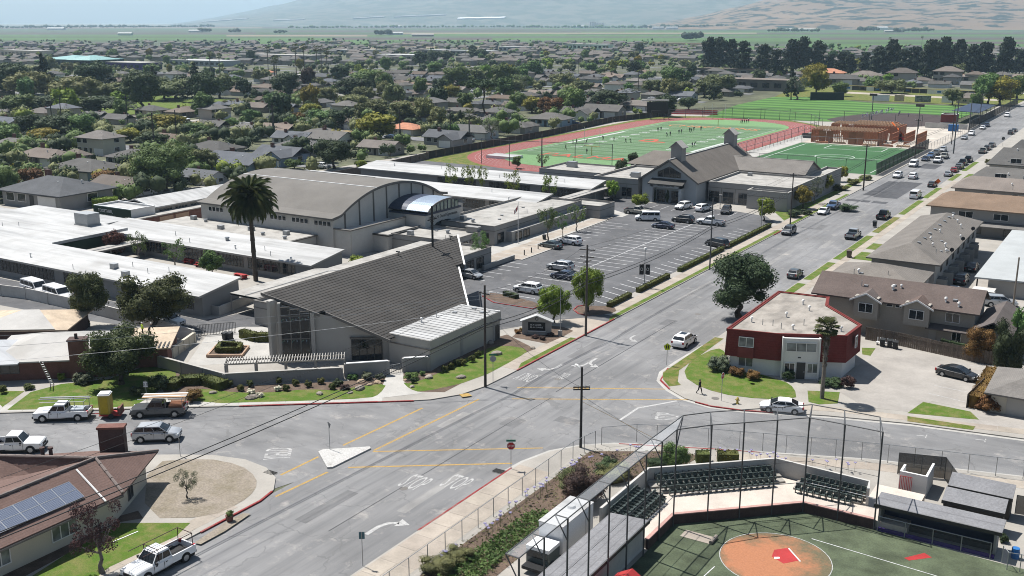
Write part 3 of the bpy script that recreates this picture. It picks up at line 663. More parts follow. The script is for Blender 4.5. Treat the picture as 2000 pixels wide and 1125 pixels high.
def flat_block(name, label, x0, x1, y0, y1, h, wall=STUC, roof=WROOF2, par=0.35, trim=TRIM, cat="building", band=True):
 """flat-roofed block: walls, parapet with coping, sunk roof"""
 T=thing(name, label, cat, ((x0+x1)/2, (y0+y1)/2, 0))
 m=MB(); m.box(x0, x1, y0, y1, 0, h-par);
 m.box(x0, x1, y0, y0+.2, h-par, h); m.box(x0, x1, y1-.2, y1, h-par, h); m.box(x0, x0+.2, y0+.2, y1-.2, h-par, h); m.box(x1-.2, x1, y0+.2, y1-.2, h-par, h)
 wpart(T, "wall", m, wall)
 m=MB(); m.box(x0+.2, x1-.2, y0+.2, y1-.2, h-par, h-par+.03); wpart(T, "roof", m, roof)
 m=MB(); e=.06
 for a in((x0-e, x1+e, y0-e, y0+.22), (x0-e, x1+e, y1-.22, y1+e), (x0-e, x0+.22, y0+.22, y1-.22), (x1-.22, x1+e, y0+.22, y1-.22)):m.box(*a, h, h+.1)
 wpart(T, "coping", m, trim)
 if band:
  m=MB(); b=.04
  m.box(x0-b, x1+b, y0-b, y0-.002, h-.95, h-.85); m.box(x1+.002, x1+b, y0-b, y1+b, h-.95, h-.85); wpart(T, "trim_band", m, trim)
 return T
# ------------------------------------------------------------------ classroom wings (monopitch, high side north)
def wing(label, x0, x1, ye, yh, ze=3.4, zh=4.6, win=None, gable=True, name="classroom_wing", vents=()):
 T=thing(name, label, "building", ((x0+x1)/2, (ye+yh)/2, 0), group="white roofed classroom wings")
 yw=ye+0.9; zw=ze+(zh-ze)*0.9/(yh-ye)
 m=MB(); xs=(x0+.3, x1-.4)
 v=[(x, y, z)for x in xs for y, z in((yw, 0), (yh-.3, 0), (yh-.3, zh-.28), (yw, zw-.28))]
 m.add(v, [(0, 1, 2, 3), (7, 6, 5, 4), (0, 3, 7, 4), (1, 5, 6, 2), (3, 2, 6, 7)]); wpart(T, "wall", m, STUC)
 m=MB(); n=max(1, int((x1-x0)//12));
 m.slab([(x0, ye, ze), (x1, ye, ze), (x1, yh, zh), (x0, yh, zh)], 0.22); rf=wpart(T, "roof", m, WROOF)
 m=MB(); m.box(x0, x1, ye-.06, ye-.002, ze-.26, ze+.04); m.slab([(x1+.002, ye, ze+.05), (x1+.06, ye, ze+.05), (x1+.06, yh, zh+.05), (x1+.002, yh, zh+.05)], 0.32); wpart(T, "fascia", m, STUCL)
 for(a, b, k)in(win or()):
  for i in range(k):
   w=(b-a)/k; window(T, a+w*(i+.5), yw, 0.95, w-.12, zw-1.45, 'S', 2, 2, TRIM)
 for vx, vy, kd in vents:
  z=ze+(zh-ze)*(vy-ye)/(yh-ye); roof_unit(T, vx, vy, z, kd)
 return T
W1=wing("white roofed classroom wing nearest the street, behind the two bushy trees", -200, -115, 99.2, 107.6, win=((-199, -178, 8), (-166, -150, 8), (-147.5, -138, 5), (-119.6, -117.2, 1)),
  vents=((-158, 101.5, 0), (-138.5, 103, 1), (-133.5, 101.2, 1), (-136, 104.6, 2), (-131, 103.4, 2), (-128, 105, 2), (-145, 100.2, 2), (-122, 102.5, 2)))
W2=wing("white roofed classroom wing behind the tall date palm, red tables alongside", -170, -114.7, 122.4, 130.8, win=((-160, -150, 6), (-146, -139, 3), (-137.5, -131, 4), (-130, -119, 6)),
  vents=((-151, 126, 2), (-139, 127.3, 4), (-134, 124.4, 0), (-125, 123.8, 2), (-119.6, 123, 0), (-145, 124, 2), (-128, 125.5, 2)))
W3=wing("long white classroom wing just behind the arched gymnasium", -186, -113.8, 191.8, 200.2, win=((-134, -127, 4), (-126, -116, 7)), vents=((-172, 197, 4), (-150, 194, 2), (-128, 197, 2), (-121, 193, 0)))
W4=wing("farthest long white classroom wing, beside the running track", -184, -112.9, 216.4, 224.6, win=((-158, -146, 6), (-142, -130, 6), (-127, -116, 6)), vents=((-175, 221, 0), (-160, 222, 2), (-140, 219, 2), (-122, 220, 2)))
# the wide block that joins the two nearest wings
T=thing("classroom_block", "wide white roofed school block with a big grey rooftop unit", "building", (-185, 118, 0))
m=MB(); m.box(-214, -161.4, 107.9, 122, 0, 4.0); m.box(-200, -170.4, 122, 130.6, 0, 4.0); wpart(T, "wall", m, GREENWALL)
m=MB(); m.slab([(-215, 107.62, 4.55), (-161, 107.62, 4.55), (-161, 123.4, 4.75), (-187.5, 123.4, 5.0), (-215, 123.4, 4.8)], .3)
m.slab([(-200, 123.42, 4.2), (-187, 123.42, 4.2), (-170.2, 123.42, 4.15), (-170.2, 131.0, 4.3), (-186.5, 131.2, 4.35), (-200, 131.2, 4.3)], .3); wpart(T, "roof", m, WROOF)
m=MB(); m.box(-160.98, -160.9, 107.7, 123.4, 4.25, 4.75); wpart(T, "fascia", m, WROOF)
roof_unit(T, -169.8, 121.4, 4.7, 3, 1.25);
for q in((-186, 112, 2), (-183, 112.6, 2), (-180, 114, 2), (-192, 110, 2)):roof_unit(T, q[0], q[1], 4.6, q[2])
for i, (px, py)in enumerate(((372, 515), (395, 522), (470, 545))):
 X, Y=G(px, py); T=thing("picnic_table", "red picnic table in the school court, "+("left", "middle", "right of the palm side")[i], "table", (X, Y, Zb)); wpart(T, "tabletop", MB().box(X-1.2, X+1.2, Y-.4, Y+.4, .82, .88), REDPL)
 for s_ in(-1, 1):wpart(T, "bench", MB().box(X-1.2, X+1.2, Y+s_*.75-.15, Y+s_*.75+.15, .52, .57), REDPL); wpart(T, "leg", MB().box(X+s_*.8-.06, X+s_*.8+.06, Y-.7, Y+.7, .12, .82), REDPL)
# covered walks: thin flat roofs on posts
def walk(label, pts, w, h, sup=6.0):
 T=thing("covered_walkway", label, "walkway roof", (pts[0][0], pts[0][1], 0), group="flat roofed covered walkways")
 m=MB(); m.strip(pts, w, h-.22, h); wpart(T, "roof", m, WROOF2); m=MB(); m.strip(pts, w+.12, h-.3, h-.06); wpart(T, "fascia", m, TRIM)
 for a, b in zip(pts, pts[1:]):
  a=Vector(a); b=Vector(b); k=max(1, int((b-a).length//sup)); d=(b-a)/k; nn=Vector((-d.y, d.x)).normalized()
  for i in range(k+1):
   for sgn in(-1, 1):
    p=a+d*i+nn*sgn*(w/2-.2); q=MB(); q.box(p.x-.06, p.x+.06, p.y-.06, p.y+.06, 0, h-.28); wpart(T, "post", q, STUC)
 # conduits running along the roof
 m=MB(); m.path([(p[0]+.4, p[1], h+.08)for p in pts], .05, 5); wpart(T, "roof_pipe", m, STEEL)
 return T
walk("covered walkway between the date palm and the church, dappled white roof", [(-111.0, 104), (-111.0, 122), (-109.5, 123.5), (-109.5, 149)], 5.6, 3.1)
walk("covered walkway roof crossing the courtyard beside the red leafed tree", [(-156.5, 107.8), (-156.5, 122.3)], 3.0, 3.0, 5)
walk("long covered walkway roof leading past the office towards the hall", [(-112.6, 185), (-112.6, 228)], 3.2, 3.2)
C1=flat_block("church_side_block", "low grey flat roofed block at the back corner of the church", -106.2, -93.0, 101.3, 121, 3.6, STUC, WROOF2)
C2=flat_block("link_block", "flat roofed school block between church roof and gymnasium entrance", -119.8, -106.6, 149.8, 160.5, 3.5, STUC, WROOF2)
for q in((-117, 152, 1), (-112, 157, 4), (-109, 152, 2), (-115, 157.5, 5)):roof_unit(C2, q[0], q[1], 3.2, q[2])
for i in range(3):window(C2, -106.6, 151.5+i*3, 0.6, 2.2, 1.9, 'E', 2, 1, TRIMD)
m=MB(); m.box(-106.3, -99, 136, 149.4, 0, 3.2); C2b=flat_block("link_block", "small flat roofed wing of the school behind the church ridge", -106.4, -97.4, 134.8, 149.6, 3.5, STUC, WROOF2)
for i in range(4):window(C2b, -97.4, 137+i*3, 0.5, 2.2, 1.9, 'E', 2, 1, TRIMD)
roof_unit(C2b, -104, 141, 3.2, 1); roof_unit(C2b, -103, 146, 3.2, 1)
m=MB(); m.box(-96.9, -96.5, 146, 156, 0.2, 1.0); wpart(C2b, "planter_wall", m, STUC)
# office with parapet facing the car park
OF=flat_block("school_office", "low school office with flag mast and rooftop parapet facing the car park", -119.6, -105.9, 163.8, 199, 3.9, STUC, WROOF2)
m=MB(); m.box(-105.9, -104.6, 168, 199, 0, 2.3); m.box(-105.9, -104.55, 180, 196, 2.3, 2.36); wpart(OF, "front_screen_wall", m, STUC)
for i, y in enumerate((166, 170.5, 173.5)):window(OF, -105.9 if i<1 else-104.58, y, .45, 2.3, 2.0 if i<1 else 1.5, 'E', 2, 1, TRIMD)
for x in(-115.5, -112, -108.5):window(OF, x, 163.8, .4, 2.6, 2.1, 'S', 3, 2, TRIMD)
for q in((-116, 168, 1), (-113, 167, 4), (-110, 172, 5), (-112, 176, 5), (-109, 181, 2), (-113, 186, 5), (-108, 190, 2)):roof_unit(OF, q[0], q[1], 3.6, q[2])
m=MB(); m.box(-109.5, -107.0, 159.5, 160.4, 0, 4.2); m.box(-109.7, -106.8, 159.3, 160.6, 4.2, 4.4); wpart(OF, "entry_pylon", m, STUC)
words("OFFICE", (1.5, -3.6+0), pi/2, 0.01, 0.01)if False else None
flat_block("screen_block", "small grey walled block at the north end of the school office", -110.5, -101.6, 199.4, 206.5, 2.9, STUC, WROOF2)
NB=flat_block("classroom_block", "grey flat roofed block with an air unit, next to the track", -139, -120.4, 237, 252, 4.1, STUCL, WROOF2)
roof_unit(NB, -134, 246, 3.8, 3, .8)
for i in range(2):window(NB, -122.5-i*4, 237, 1.0, 2.0, 1.7, 'S', 2, 1, TRIMD)
# long store buildings at the back left of the campus
LB=thing("classroom_wing", "long low cream school building with a white gabled roof behind the palm", "building", (-182, 158, 0))
m=MB(); m.box(-188.4, -178.0, 143, 196, 0, 4.0); wpart(LB, "wall", m, STUCL)
m=MB(); m.gable(-189, -177.4, 142.9, 196, 4.1, 5.4, 'y', .25); wpart(LB, "roof", m, WROOF)
for i in range(11):window(LB, -178.0, 146.5+i*4.2, 2.3, 3.4, 1.2, 'E', 4, 1, STUCL)
m=MB(); m.box(-178, -174.6, 136, 196, 2.75, 2.95); wpart(LB, "lower_roof", m, WROOF2); m=MB(); m.box(-175.4, -175.0, 137, 196, 0, 2.7); wpart(LB, "lower_wall", m, BRICK)
for i in range(12):
 q=MB(); q.box(-174.99, -174.9, 138+i*4.2, 141.6+i*4.2, 0.1, 2.4); wpart(LB, "panel", q, TERRA if i%3 else BRICK)
TG=flat_block("music_building", "white flat roofed block with a dark green wall lettered TOGETHER", -188.2, -176.6, 136.5, 142.6, 4.6, STUCW, WROOF, trim=WHITEP, band=False)
m=MB(); m.box(-188.3, -176.5, 136.34, 136.49, 0, 4.55); wpart(TG, "green_wall", m, GREENWALL)
def wall_words(txt, parent, x, y, z, wid, h, face='S', mat=WHITEP, name="lettering"):
 r=root_loc(parent); o=words(txt, (x-r[0], y-r[1]), FACE[face], h, wid, mat, z-r[2], name, parent=parent, rx=pi/2, ext=0.01); return o
wall_words("TOGETHER,", TG, -184.4, 136.3, 3.7, 4.6, .75); wall_words("WE CAN DO GREAT THINGS", TG, -183.9, 136.3, 2.75, 5.2, .42)
# ------------------------------------------------------------------ gymnasium: barrel roof with flared eaves
GY=thing("gymnasium", "gymnasium with a big grey barrel roof and ribbed arched front", "building", (-144, 159, 0))
gx0, gx1, gy0, gy1, gc=-162.0, -127.0, 141.0, 177.4, 159.2
def arch(y, z0=7.0, zt=11.4):
 t=abs(y-gc)/((gy1-gy0)/2)
 if t>0.86:k=(t-0.86)/0.14; return arch_low+(z0-arch_low)*k
 return z0+0.35+(zt-z0-0.35)*(1-(t/0.86)**2.15)
arch_low=7.35
Y=[gy0+(gy1-gy0)*i/40 for i in range(41)]
m=MB()
for a, b in zip(Y, Y[1:]):m.slab([(gx0, a, arch(a)), (gx1+.5, a, arch(a)), (gx1+.5, b, arch(b)), (gx0, b, arch(b))], .3)
wpart(GY, "roof", m, SH_GYM)
m=MB()
for a, b in zip(Y, Y[1:]):m.slab([(gx1+.502, a, arch(a)+.05), (gx1+.62, a, arch(a)+.05), (gx1+.62, b, arch(b)+.05), (gx1+.502, b, arch(b)+.05)], .5)
wpart(GY, "arch_trim", m, TRIM)
m=MB(); yy=Y[1:-1]; n=len(yy)
m.add([(gx1, y, 0)for y in yy]+[(gx1, y, arch(y)-.31)for y in yy], [(i, i+1, n+i+1, n+i)for i in range(n-1)]); m.box(gx0+.3, gx1-.002, gy0+.8, gy1-.8, 0, 6.9); wpart(GY, "wall", m, GYMW)
for y in(145.2, 149.4, 153.6, 157.6, 161.6, 165.6, 169.4, 173):
 q=MB(); q.box(gx1+.002, gx1+.16, y-.14, y+.14, 3.5, arch(y)-.32); wpart(GY, "front_rib", q, TRIM)
q=MB(); q.box(gx0, gx1+.5, 154.0, 154.25, arch(154.1)-.02, arch(154.1)+.06); wpart(GY, "roof_seam", q, WHITEP)
q=MB(); q.box(gx0, gx1-8, 164, 164.2, arch(164)-.05, arch(164)+.05); wpart(GY, "roof_seam", q, TRIMD)
for g_ in range(6):
 for i in range(4):window(GY, gx0+3.0+g_*5.6+i*1.05, gy0+.8, 5.3, 1.0, 0.95, 'S', 1, 1, STUCW)
# low blocks at the gym's foot
m=MB(); m.box(-127, -123.4, 142.4, 158.4, 0, 4.5); m.box(-127, -123.2, 142.2, 142.39, 0, 4.9); m.box(-123.39, -123.1, 142.39, 158.4, 0, 4.9); wpart(GY, "front_block", m, GYMW)
m=MB(); m.box(-127, -122.9, 141.9, 142.45, 4.9, 5.1); m.box(-123.45, -122.9, 142.45, 158.4, 4.9, 5.1); wpart(GY, "coping", m, TRIM)
m=MB(); m.box(-123.1, -119.6, 148.6, 157, 0, 3.2); wpart(GY, "lobby_block", m, GYMW); m=MB(); m.box(-123.1, -119.3, 148.3, 157.3, 3.2, 3.45); wpart(GY, "coping", m, TRIMD); m=MB(); m.box(-122.9, -119.7, 148.7, 156.9, 3.45, 3.5); wpart(GY, "lobby_roof", m, WROOF2)
m=MB(); m.box(-127, -118.4, 158.6, 170.4, 0, 5.6); wpart(GY, "entrance_block", m, GYMW)
m=MB(); m.box(-127, -118.2, 158.4, 170.6, 5.6, 5.95); wpart(GY, "coping", m, NAVY)
m=MB(); K=12; cyv=lambda t, r=6.6, z=5.9:(164.5-r*math.cos(t), z+2.4*math.sin(t))
for i in range(K):
 a=cyv(pi*(.08+.84*i/K)); b=cyv(pi*(.08+.84*(i+1)/K)); m.slab([(-127.4, a[0], a[1]), (-122.6, a[0], a[1]), (-122.6, b[0], b[1]), (-127.4, b[0], b[1])], .15)
wpart(GY, "vault_canopy", m, NAVY)
for j in range(14):
 m=MB(); xa=-122.58+j*0.37
 for i in range(K):
  a=cyv(pi*(.08+.84*i/K)); b=cyv(pi*(.08+.84*(i+1)/K)); m.slab([(xa, a[0], a[1]+.03), (xa+.33, a[0], a[1]+.03), (xa+.33, b[0], b[1]+.03), (xa, b[0], b[1]+.03)], .12)
 wpart(GY, "roof_seam_panel", m, SILVERM)
m=MB()
for i in range(K):
 a=cyv(pi*(.08+.84*i/K)); b=cyv(pi*(.08+.84*(i+1)/K)); m.slab([(-117.36, a[0], a[1]+.1), (-117.2, a[0], a[1]+.1), (-117.2, b[0], b[1]+.1), (-117.36, b[0], b[1]+.1)], .35)
wpart(GY, "vault_edge", m, TRIM)
for i in range(8):
 y=159.6+i*1.25; hh_=2.4*math.sin(math.acos(max(-1, min(1, (164.5-y-.6)/6.6))))-.35
 if hh_>.4:window(GY, -118.3, y+.6, 5.98, 1.15, hh_, 'E', 1, 1, NAVY, GLASSG)
m=MB()
for s_ in(0, 1):
 y0=160.2+s_*4.7
 pts=[(y0, .1), (y0+4.2, .1), (y0+4.2, 4.0 if s_==0 else 2.6), (y0+2.1, 3.75), (y0, 2.6 if s_==0 else 4.0)]
 m.add([(-118.36, p[0], p[1])for p in pts], [(0, 1, 2, 3, 4)])
wpart(GY, "arched_doorway", m, GLASS)
wall_words("Edward M. Donal Gymnasium", GY, -118.36, 164.5, 4.75, 9.6, .8, 'E', TRIMD)
m=MB(); m.box(-131, -126.9, 170.6, 183.6, 0, 4.2); wpart(GY, "side_block", m, GYMW); m=MB(); m.box(-131.2, -126.6, 170.62, 183.8, 4.2, 4.5); wpart(GY, "coping", m, WHITEP)
m=MB(); m.box(-166, -131, 133.6, 141.6, 0, 3.3); wpart(GY, "side_wing", m, GYMW); m=MB(); m.box(-166.3, -130.7, 133.2, 141.7, 3.3, 3.5); wpart(GY, "side_fascia", m, TRIM); m=MB(); m.box(-166, -131, 133.5, 141.7, 3.5, 3.56); wpart(GY, "side_roof", m, WROOF2)
for q in((-150, 136, 1), (-144, 138, 1), (-139, 136, 4), (-135.5, 138.5, 1), (-133, 135.5, 4), (-162, 140, 1), (-158, 139.5, 4)):roof_unit(GY, q[0], q[1], 3.5, q[2])
window(GY, -132.3, 133.6, .9, 2.0, 1.6, 'S', 2, 1, TRIMD)
# ------------------------------------------------------------------ church
CH=thing("church", "church with a sweeping dark lapped roof rising to a back ridge and a tall cross", "church", (-86, 106, 0))
cz=lambda x:8.5-(x+94.0)*0.310
def front_y(x):return 91.5+(x+94.0)*0.338 if x<-86.85 else 95.0+(x+86.85)*0.205
def back_y(x):return 134.3-(x+94.0)*1.20 if x<-86.85 else 124.2-(x+86.85)*1.17
NCO=30; xa, xb=-94.2, -78.3
for i in range(NCO):
 a=xa+(xb-xa)*i/NCO; b=xa+(xb-xa)*(i+1)/NCO
 if a<-86.85<b:ya0, yb0, ya1, yb1=front_y(b), front_y(b), back_y(b), back_y(b)
 else:ya0, yb0, ya1, yb1=front_y(a), front_y(b), back_y(a), back_y(b)
 m=MB(); m.slab([(a, ya1, cz(a)+.02), (a, ya0, cz(a)+.02), (b, yb0, cz(b)+.055), (b, yb1, cz(b)+.055)], .13); wpart(CH, "roof_course", m, SH_CHURCH)
 g=MB(); g.slab([(b-.06, yb1, cz(b)+.06), (b-.06, yb0, cz(b)+.06), (b+.01, yb0, cz(b)+.055), (b+.01, yb1, cz(b)+.055)], .12); wpart(CH, "course_edge", g, SH_CHURCHD)
P_=[(-92.6, 91.8), (-91.0, 91.6), (-87.9, 93.8), (-80.4, 98.4), (-79.2, 99.2), (-79.2, 115.0), (-92.6, 131.3)]
n=len(P_); m=MB(); m.add([(*p, 0)for p in P_]+[(*p, cz(p[0])-.16)for p in P_], [(i, (i+1)%n, n+(i+1)%n, n+i)for i in range(n)]); wpart(CH, "wall", m, STUCL)
m=MB(); e=[(x, front_y(x)-.03, cz(x)+.08)for x in(-94.3, -90, -86.9)]; f=[(x, front_y(x)-.03, cz(x)+.08)for x in(-86.8, -82, -78.0)]
for L_ in(e, f):
 for p, q in zip(L_, L_[1:]):m.add([p, q, (q[0], q[1], q[2]-.36), (p[0], p[1], p[2]-.36), (p[0], p[1]-.14, p[2]), (q[0], q[1]-.14, q[2]), (q[0], q[1]-.14, q[2]-.36), (p[0], p[1]-.14, p[2]-.36)], [(0, 1, 5, 4), (4, 5, 6, 7), (3, 7, 6, 2), (0, 4, 7, 3), (1, 2, 6, 5)])
wpart(CH, "front_fascia", m, TRIM)
m=MB()
for L_ in([(x, back_y(x)+.02, cz(x)+.12)for x in(-94.2, -86.9)], [(x, back_y(x)+.02, cz(x)+.12)for x in(-86.8, -78.3)]):
 p, q=L_; m.add([p, q, (q[0]+.25, q[1]+.12, q[2]), (p[0]+.25, p[1]+.12, p[2]), (q[0]+.25, q[1]+.12, q[2]-.45), (p[0]+.25, p[1]+.12, p[2]-.45)], [(0, 1, 2, 3), (3, 2, 4, 5)])
wpart(CH, "back_fascia", m, TRIMW)
# tall stained glass corner between fins
def fin(x, y, w, d, ang, h):m=MB(); m.obox((x, y), ang, w, d, 0, h); return wpart(CH, "wall_fin", m, STUCL)
fin(-92.3, 90.9, .5, .9, 0, 8.0); fin(-91.4, 91.4, .35, .5, 0.6, 7.7); fin(-87.85, 93.55, .5, .4, .6, 6.4)
ga=math.atan2(93.4-91.2, -88.1+90.9); gl=math.hypot(2.8, 2.2)
NM=NT("stained_glass"); pp=NM.n("ShaderNodeTexCoord").outputs["Object"]; vv=NM.n("ShaderNodeTexVoronoi", Scale=2.2); NM.l(pp, vv.inputs["Vector"])
STAIN=NM.done(NM.mix(NM.ramp(NM.noise(pp, .9, 3), .56, .66), (0.012, 0.014, 0.018, 1), NM.mix(0.55, vv.outputs["Color"], (0.16, 0.30, 0.36, 1))), 0.15, 0.5)
for i in range(3):
 for j, (z0, z1)in enumerate(((0.3, 3.1), (3.1, 6.1), (6.1, 7.3-i*.3))):
  t=(i+.5)/3; x=-90.9+2.8*t; y=91.2+2.2*t
  if z1-z0>.3:window(CH, x, y-.12, z0, gl/3, z1-z0, ga, 1, 1, TRIM, STAIN)
m=MB(); m.obox((-82.2, 97.2), math.atan2(4.6, 7.5), 3.9, .1, 0.05, 2.9); dr=wpart(CH, "entrance_glazing", m, GLASS)
for i in range(5):q=MB(); t=-1.9+i*.95; a=math.atan2(4.6, 7.5); q.obox((-82.2+t*math.cos(a), 97.2+t*math.sin(a)-.02), a, .09, .16, 0.05, 2.95); wpart(CH, "door_mullion", q, TRIMD)
q=MB(); q.obox((-82.2, 97.1), math.atan2(4.6, 7.5), 4.1, .25, 2.95, 3.2); wpart(CH, "door_head", q, TRIM)
# cross on the ridge
CRS=thing("roof_cross", "tall thin black cross with a ring standing on the church ridge", "cross", (-93.2, 126.6, 8.2))
m=MB(); m.box(-.12, .12, -.12, .12, 0, 6.4); m.box(-.09, .09, -1.1, 1.1, 4.28, 4.46); part(CRS, "cross", m, BLACK)
m=MB(); m.path([(0.0, .55*math.cos(t), 4.38+.55*math.sin(t))for t in np.linspace(0, 2*pi, 19)], .05, 5); part(CRS, "ring", m, BLACK)
for y in(118.5, 132):solo("ridge_lamp", MB().tube((-93.6, y, 8.3), (-93.6, y, 8.9), .06, 6).box(-93.9, -93.3, y-.12, y+.12, 8.88, 9.02), BLACK, "small dark floodlight on the church ridge, "+("nearer the street corner" if y<125 else "just past the tall cross"), "floodlight", (-93.6, y, 8.3))
# low annex with a ribbed white roof
AX=thing("church_annex", "low grey annex beside the church with a ribbed white flat roof", "building", (-76, 106, 0))
m=MB(); m.box(-79.4, -73.0, 98.2, 114.2, 0, 3.0); wpart(AX, "wall", m, STUCL); m=MB(); m.box(-79.6, -72.8, 98.0, 114.4, 2.75, 2.88); wpart(AX, "shadow_band", m, TRIM)
m=MB(); m.box(-79.5, -72.9, 98.1, 114.3, 2.88, 3.95); wpart(AX, "fascia", m, STUCL); m=MB(); m.box(-79.4, -73.0, 98.2, 114.2, 3.95, 3.99); wpart(AX, "roof", m, WROOF)
for y in np.arange(98.7, 114, .92):
 q=MB(); q.box(-79.3, -73.1, y, y+.16, 3.99, 4.05); wpart(AX, "roof_rib", q, WROOF)
for q in((-78.6, 104, 0), (-78.4, 107, 2), (-77.5, 110, 5), (-74.5, 112, 5), (-75, 109, 2), (-76.4, 113, 5)):roof_unit(AX, q[0], q[1], 4.0, q[2])
for y in(104.8, 112.4):q=MB(); q.box(-73.0, -72.93, y, y+.5, 0, 2.7); wpart(AX, "side_panel", q, STUC)
door(AX, -73.0, 113.4, 0, .95, 2.2, 'E', TRIMD)
# ------------------------------------------------------------------ the hall with two belfries
HA=thing("school_hall", "school hall with cross gabled brown roof and two grey belfries", "building", (-92, 245, 0))
m=MB(); m.add([(-104.6, 227.4, 0), (-90.8, 227.4, 0), (-90.8, 227.4, 5.5), (-97.7, 227.4, 9.95), (-104.6, 227.4, 5.5), (-104.6, 268, 0), (-90.8, 268, 0), (-90.8, 268, 5.5), (-97.7, 268, 9.95), (-104.6, 268, 5.5)], [(0, 1, 2, 3, 4), (1, 6, 7, 2), (5, 0, 4, 9), (6, 5, 9, 8, 7)]); wpart(HA, "wall", m, STUCB)
m=MB(); m.gable(-105.3, -90.1, 226.7, 270, 5.35, 10.4, 'y', .28); wpart(HA, "main_roof", m, SH_HALL)
m=MB(); m.slab([(-97.9, 226.7, 10.45), (-97.5, 226.7, 10.45), (-97.5, 270, 10.45), (-97.9, 270, 10.45)], .12); wpart(HA, "ridge_cap", m, WROOF)
m=MB(); m.gable(-105.4, -90.0, 226.55, 226.68, 5.35, 10.42, 'y', .42); wpart(HA, "gable_trim", m, TRIM)
m=MB(); m.box(-96.5, -73.6, 254.4, 266.6, 0, 5.4); m.add([(-73.6, 254.4, 5.4), (-73.6, 266.6, 5.4), (-73.6, 260.5, 7.7)], [(0, 1, 2)]); wpart(HA, "east_wall", m, STUC)
m=MB(); m.gable(-97.6, -73.1, 253.8, 267.2, 5.3, 7.95, 'x', .25); wpart(HA, "east_roof", m, shingle("hall_wing_shingles", (0.19, 0.175, 0.16), 0, .14))
m=MB(); m.box(-97.6, -73.0, 260.35, 260.65, 7.93, 8.02); wpart(HA, "ridge_cap", m, STUCL)
m=MB(); m.hip(-120.5, -97.8, 251, 269, 5.2, 8.0, .25, ins=4); wpart(HA, "west_roof", m, SH_HALL); m=MB(); m.box(-119.5, -104.62, 252, 268, 0, 5.1); wpart(HA, "west_wall", m, STUC)
def flat_part(T, x0, x1, y0, y1, h, par=.5, wall=STUC):
 q=MB(); q.box(x0, x1, y0, y1, 0, h-par); q.box(x0, x1, y0, y0+.25, h-par, h); q.box(x0, x1, y1-.25, y1, h-par, h); q.box(x0, x0+.25, y0+.25, y1-.25, h-par, h); q.box(x1-.25, x1, y0+.25, y1-.25, h-par, h)
 wpart(T, "flat_wall", q, wall); q=MB(); q.box(x0+.25, x1-.25, y0+.25, y1-.25, h-par, h-par+.04); wpart(T, "flat_roof", q, WROOF2)
 q=MB(); q.box(x0-.05, x1+.05, y0-.05, y0+.3, h, h+.1); q.box(x1-.3, x1+.05, y0+.3, y1, h, h+.1); q.box(x0-.05, x0+.3, y0+.3, y1, h, h+.1); wpart(T, "coping", q, STUCL)
 q=MB(); q.box(x0-.04, x1+.04, y0-.04, y0-.002, h-1.3, h-1.2); wpart(T, "trim_band", q, TRIM)
 n=max(1, int((x1-x0)//3))
 for i in range(1, n):q=MB(); X=x0+(x1-x0)*i/n; q.box(X-.06, X+.06, y0-.03, y0-.001, 0, h-1.32); wpart(T, "wall_joint", q, TRIM)
flat_part(HA, -90.0, -70.0, 233.0, 253.7, 5.0); flat_part(HA, -79.2, -69.8, 229.4, 232.9, 4.4); flat_part(HA, -73.55, -69.6, 253.8, 274, 5.0); flat_part(HA, -117.5, -105.5, 227.0, 250.5, 5.0)
for bx, by in((-97.7, 232.3), (-97.7, 267.5)):
 m=MB(); m.box(bx-1.35, bx+1.35, by-1.35, by+1.35, 8.2, 12.9); b=wpart(HA, "belfry", m, STUC)
 m=MB(); m.gable(bx-1.75, bx+1.75, by-1.7, by+1.7, 12.75, 14.3, 'y', .16); wpart(b, "belfry_roof", m, STUCL)
 m=MB(); m.add([(bx-1.35, by-1.352, 12.9), (bx+1.35, by-1.352, 12.9), (bx, by-1.352, 14.05)], [(0, 1, 2)]); wpart(b, "belfry_gable", m, STUC)
# porch
m=MB(); m.box(-101.6, -101.0, 225.4, 227.3, 0, 4.9); m.box(-94.4, -93.8, 225.4, 227.3, 0, 4.9); m.box(-101.6, -93.8, 225.4, 227.3, 3.9, 4.9); wpart(HA, "porch", m, STUCB)
m=MB(); m.slab([(-102.1, 224.9, 4.75), (-93.3, 224.9, 4.75), (-93.3, 227.38, 5.75), (-102.1, 227.38, 5.75)], .25); wpart(HA, "porch_roof", m, TRIMD)
m=MB(); pts=[(-100.6, 6.1), (-94.8, 6.1), (-94.8, 7.3), (-97.7, 8.7), (-100.6, 7.3)]
m.add([(p[0], 227.33, p[1])for p in pts], [(0, 1, 2, 3, 4)]); gw=wpart(HA, "gable_window", m, GLASS)
for i in range(5):q=MB(); X=-100.6+i*1.45; zt=7.3+(1.4*(1-abs(X+97.7)/2.9)); q.box(X-.06, X+.06, 227.24, 227.32, 6.1, zt); wpart(gw, "mullion", q, TRIM)
for x in(-99.6, -95.9):window(HA, x, 227.3, .1, 2.1, 2.9, 'S', 2, 2, TRIM, name="entrance_door")
wall_words("Nicolas Warner Hall", HA, -97.7, 225.36, 4.35, 4.2, .42, 'S', TRIMD)
for x in(-88.5, -85, -81.2):window(HA, x, 233.0, .3, 2.6, 2.6, 'S', 2, 2, TRIM)
window(HA, -108.5, 227.0, .7, 2.6, 2.2, 'S', 2, 2, TRIM); window(HA, -75, 229.4, .4, 1.8, 2.0, 'S', 2, 1, TRIM)
for q in((-86, 250.5, 1), (-87, 236, 5), (-109, 233, 3)):roof_unit(HA, q[0], q[1], 4.5, q[2], .7 if q[2]==3 else 1)
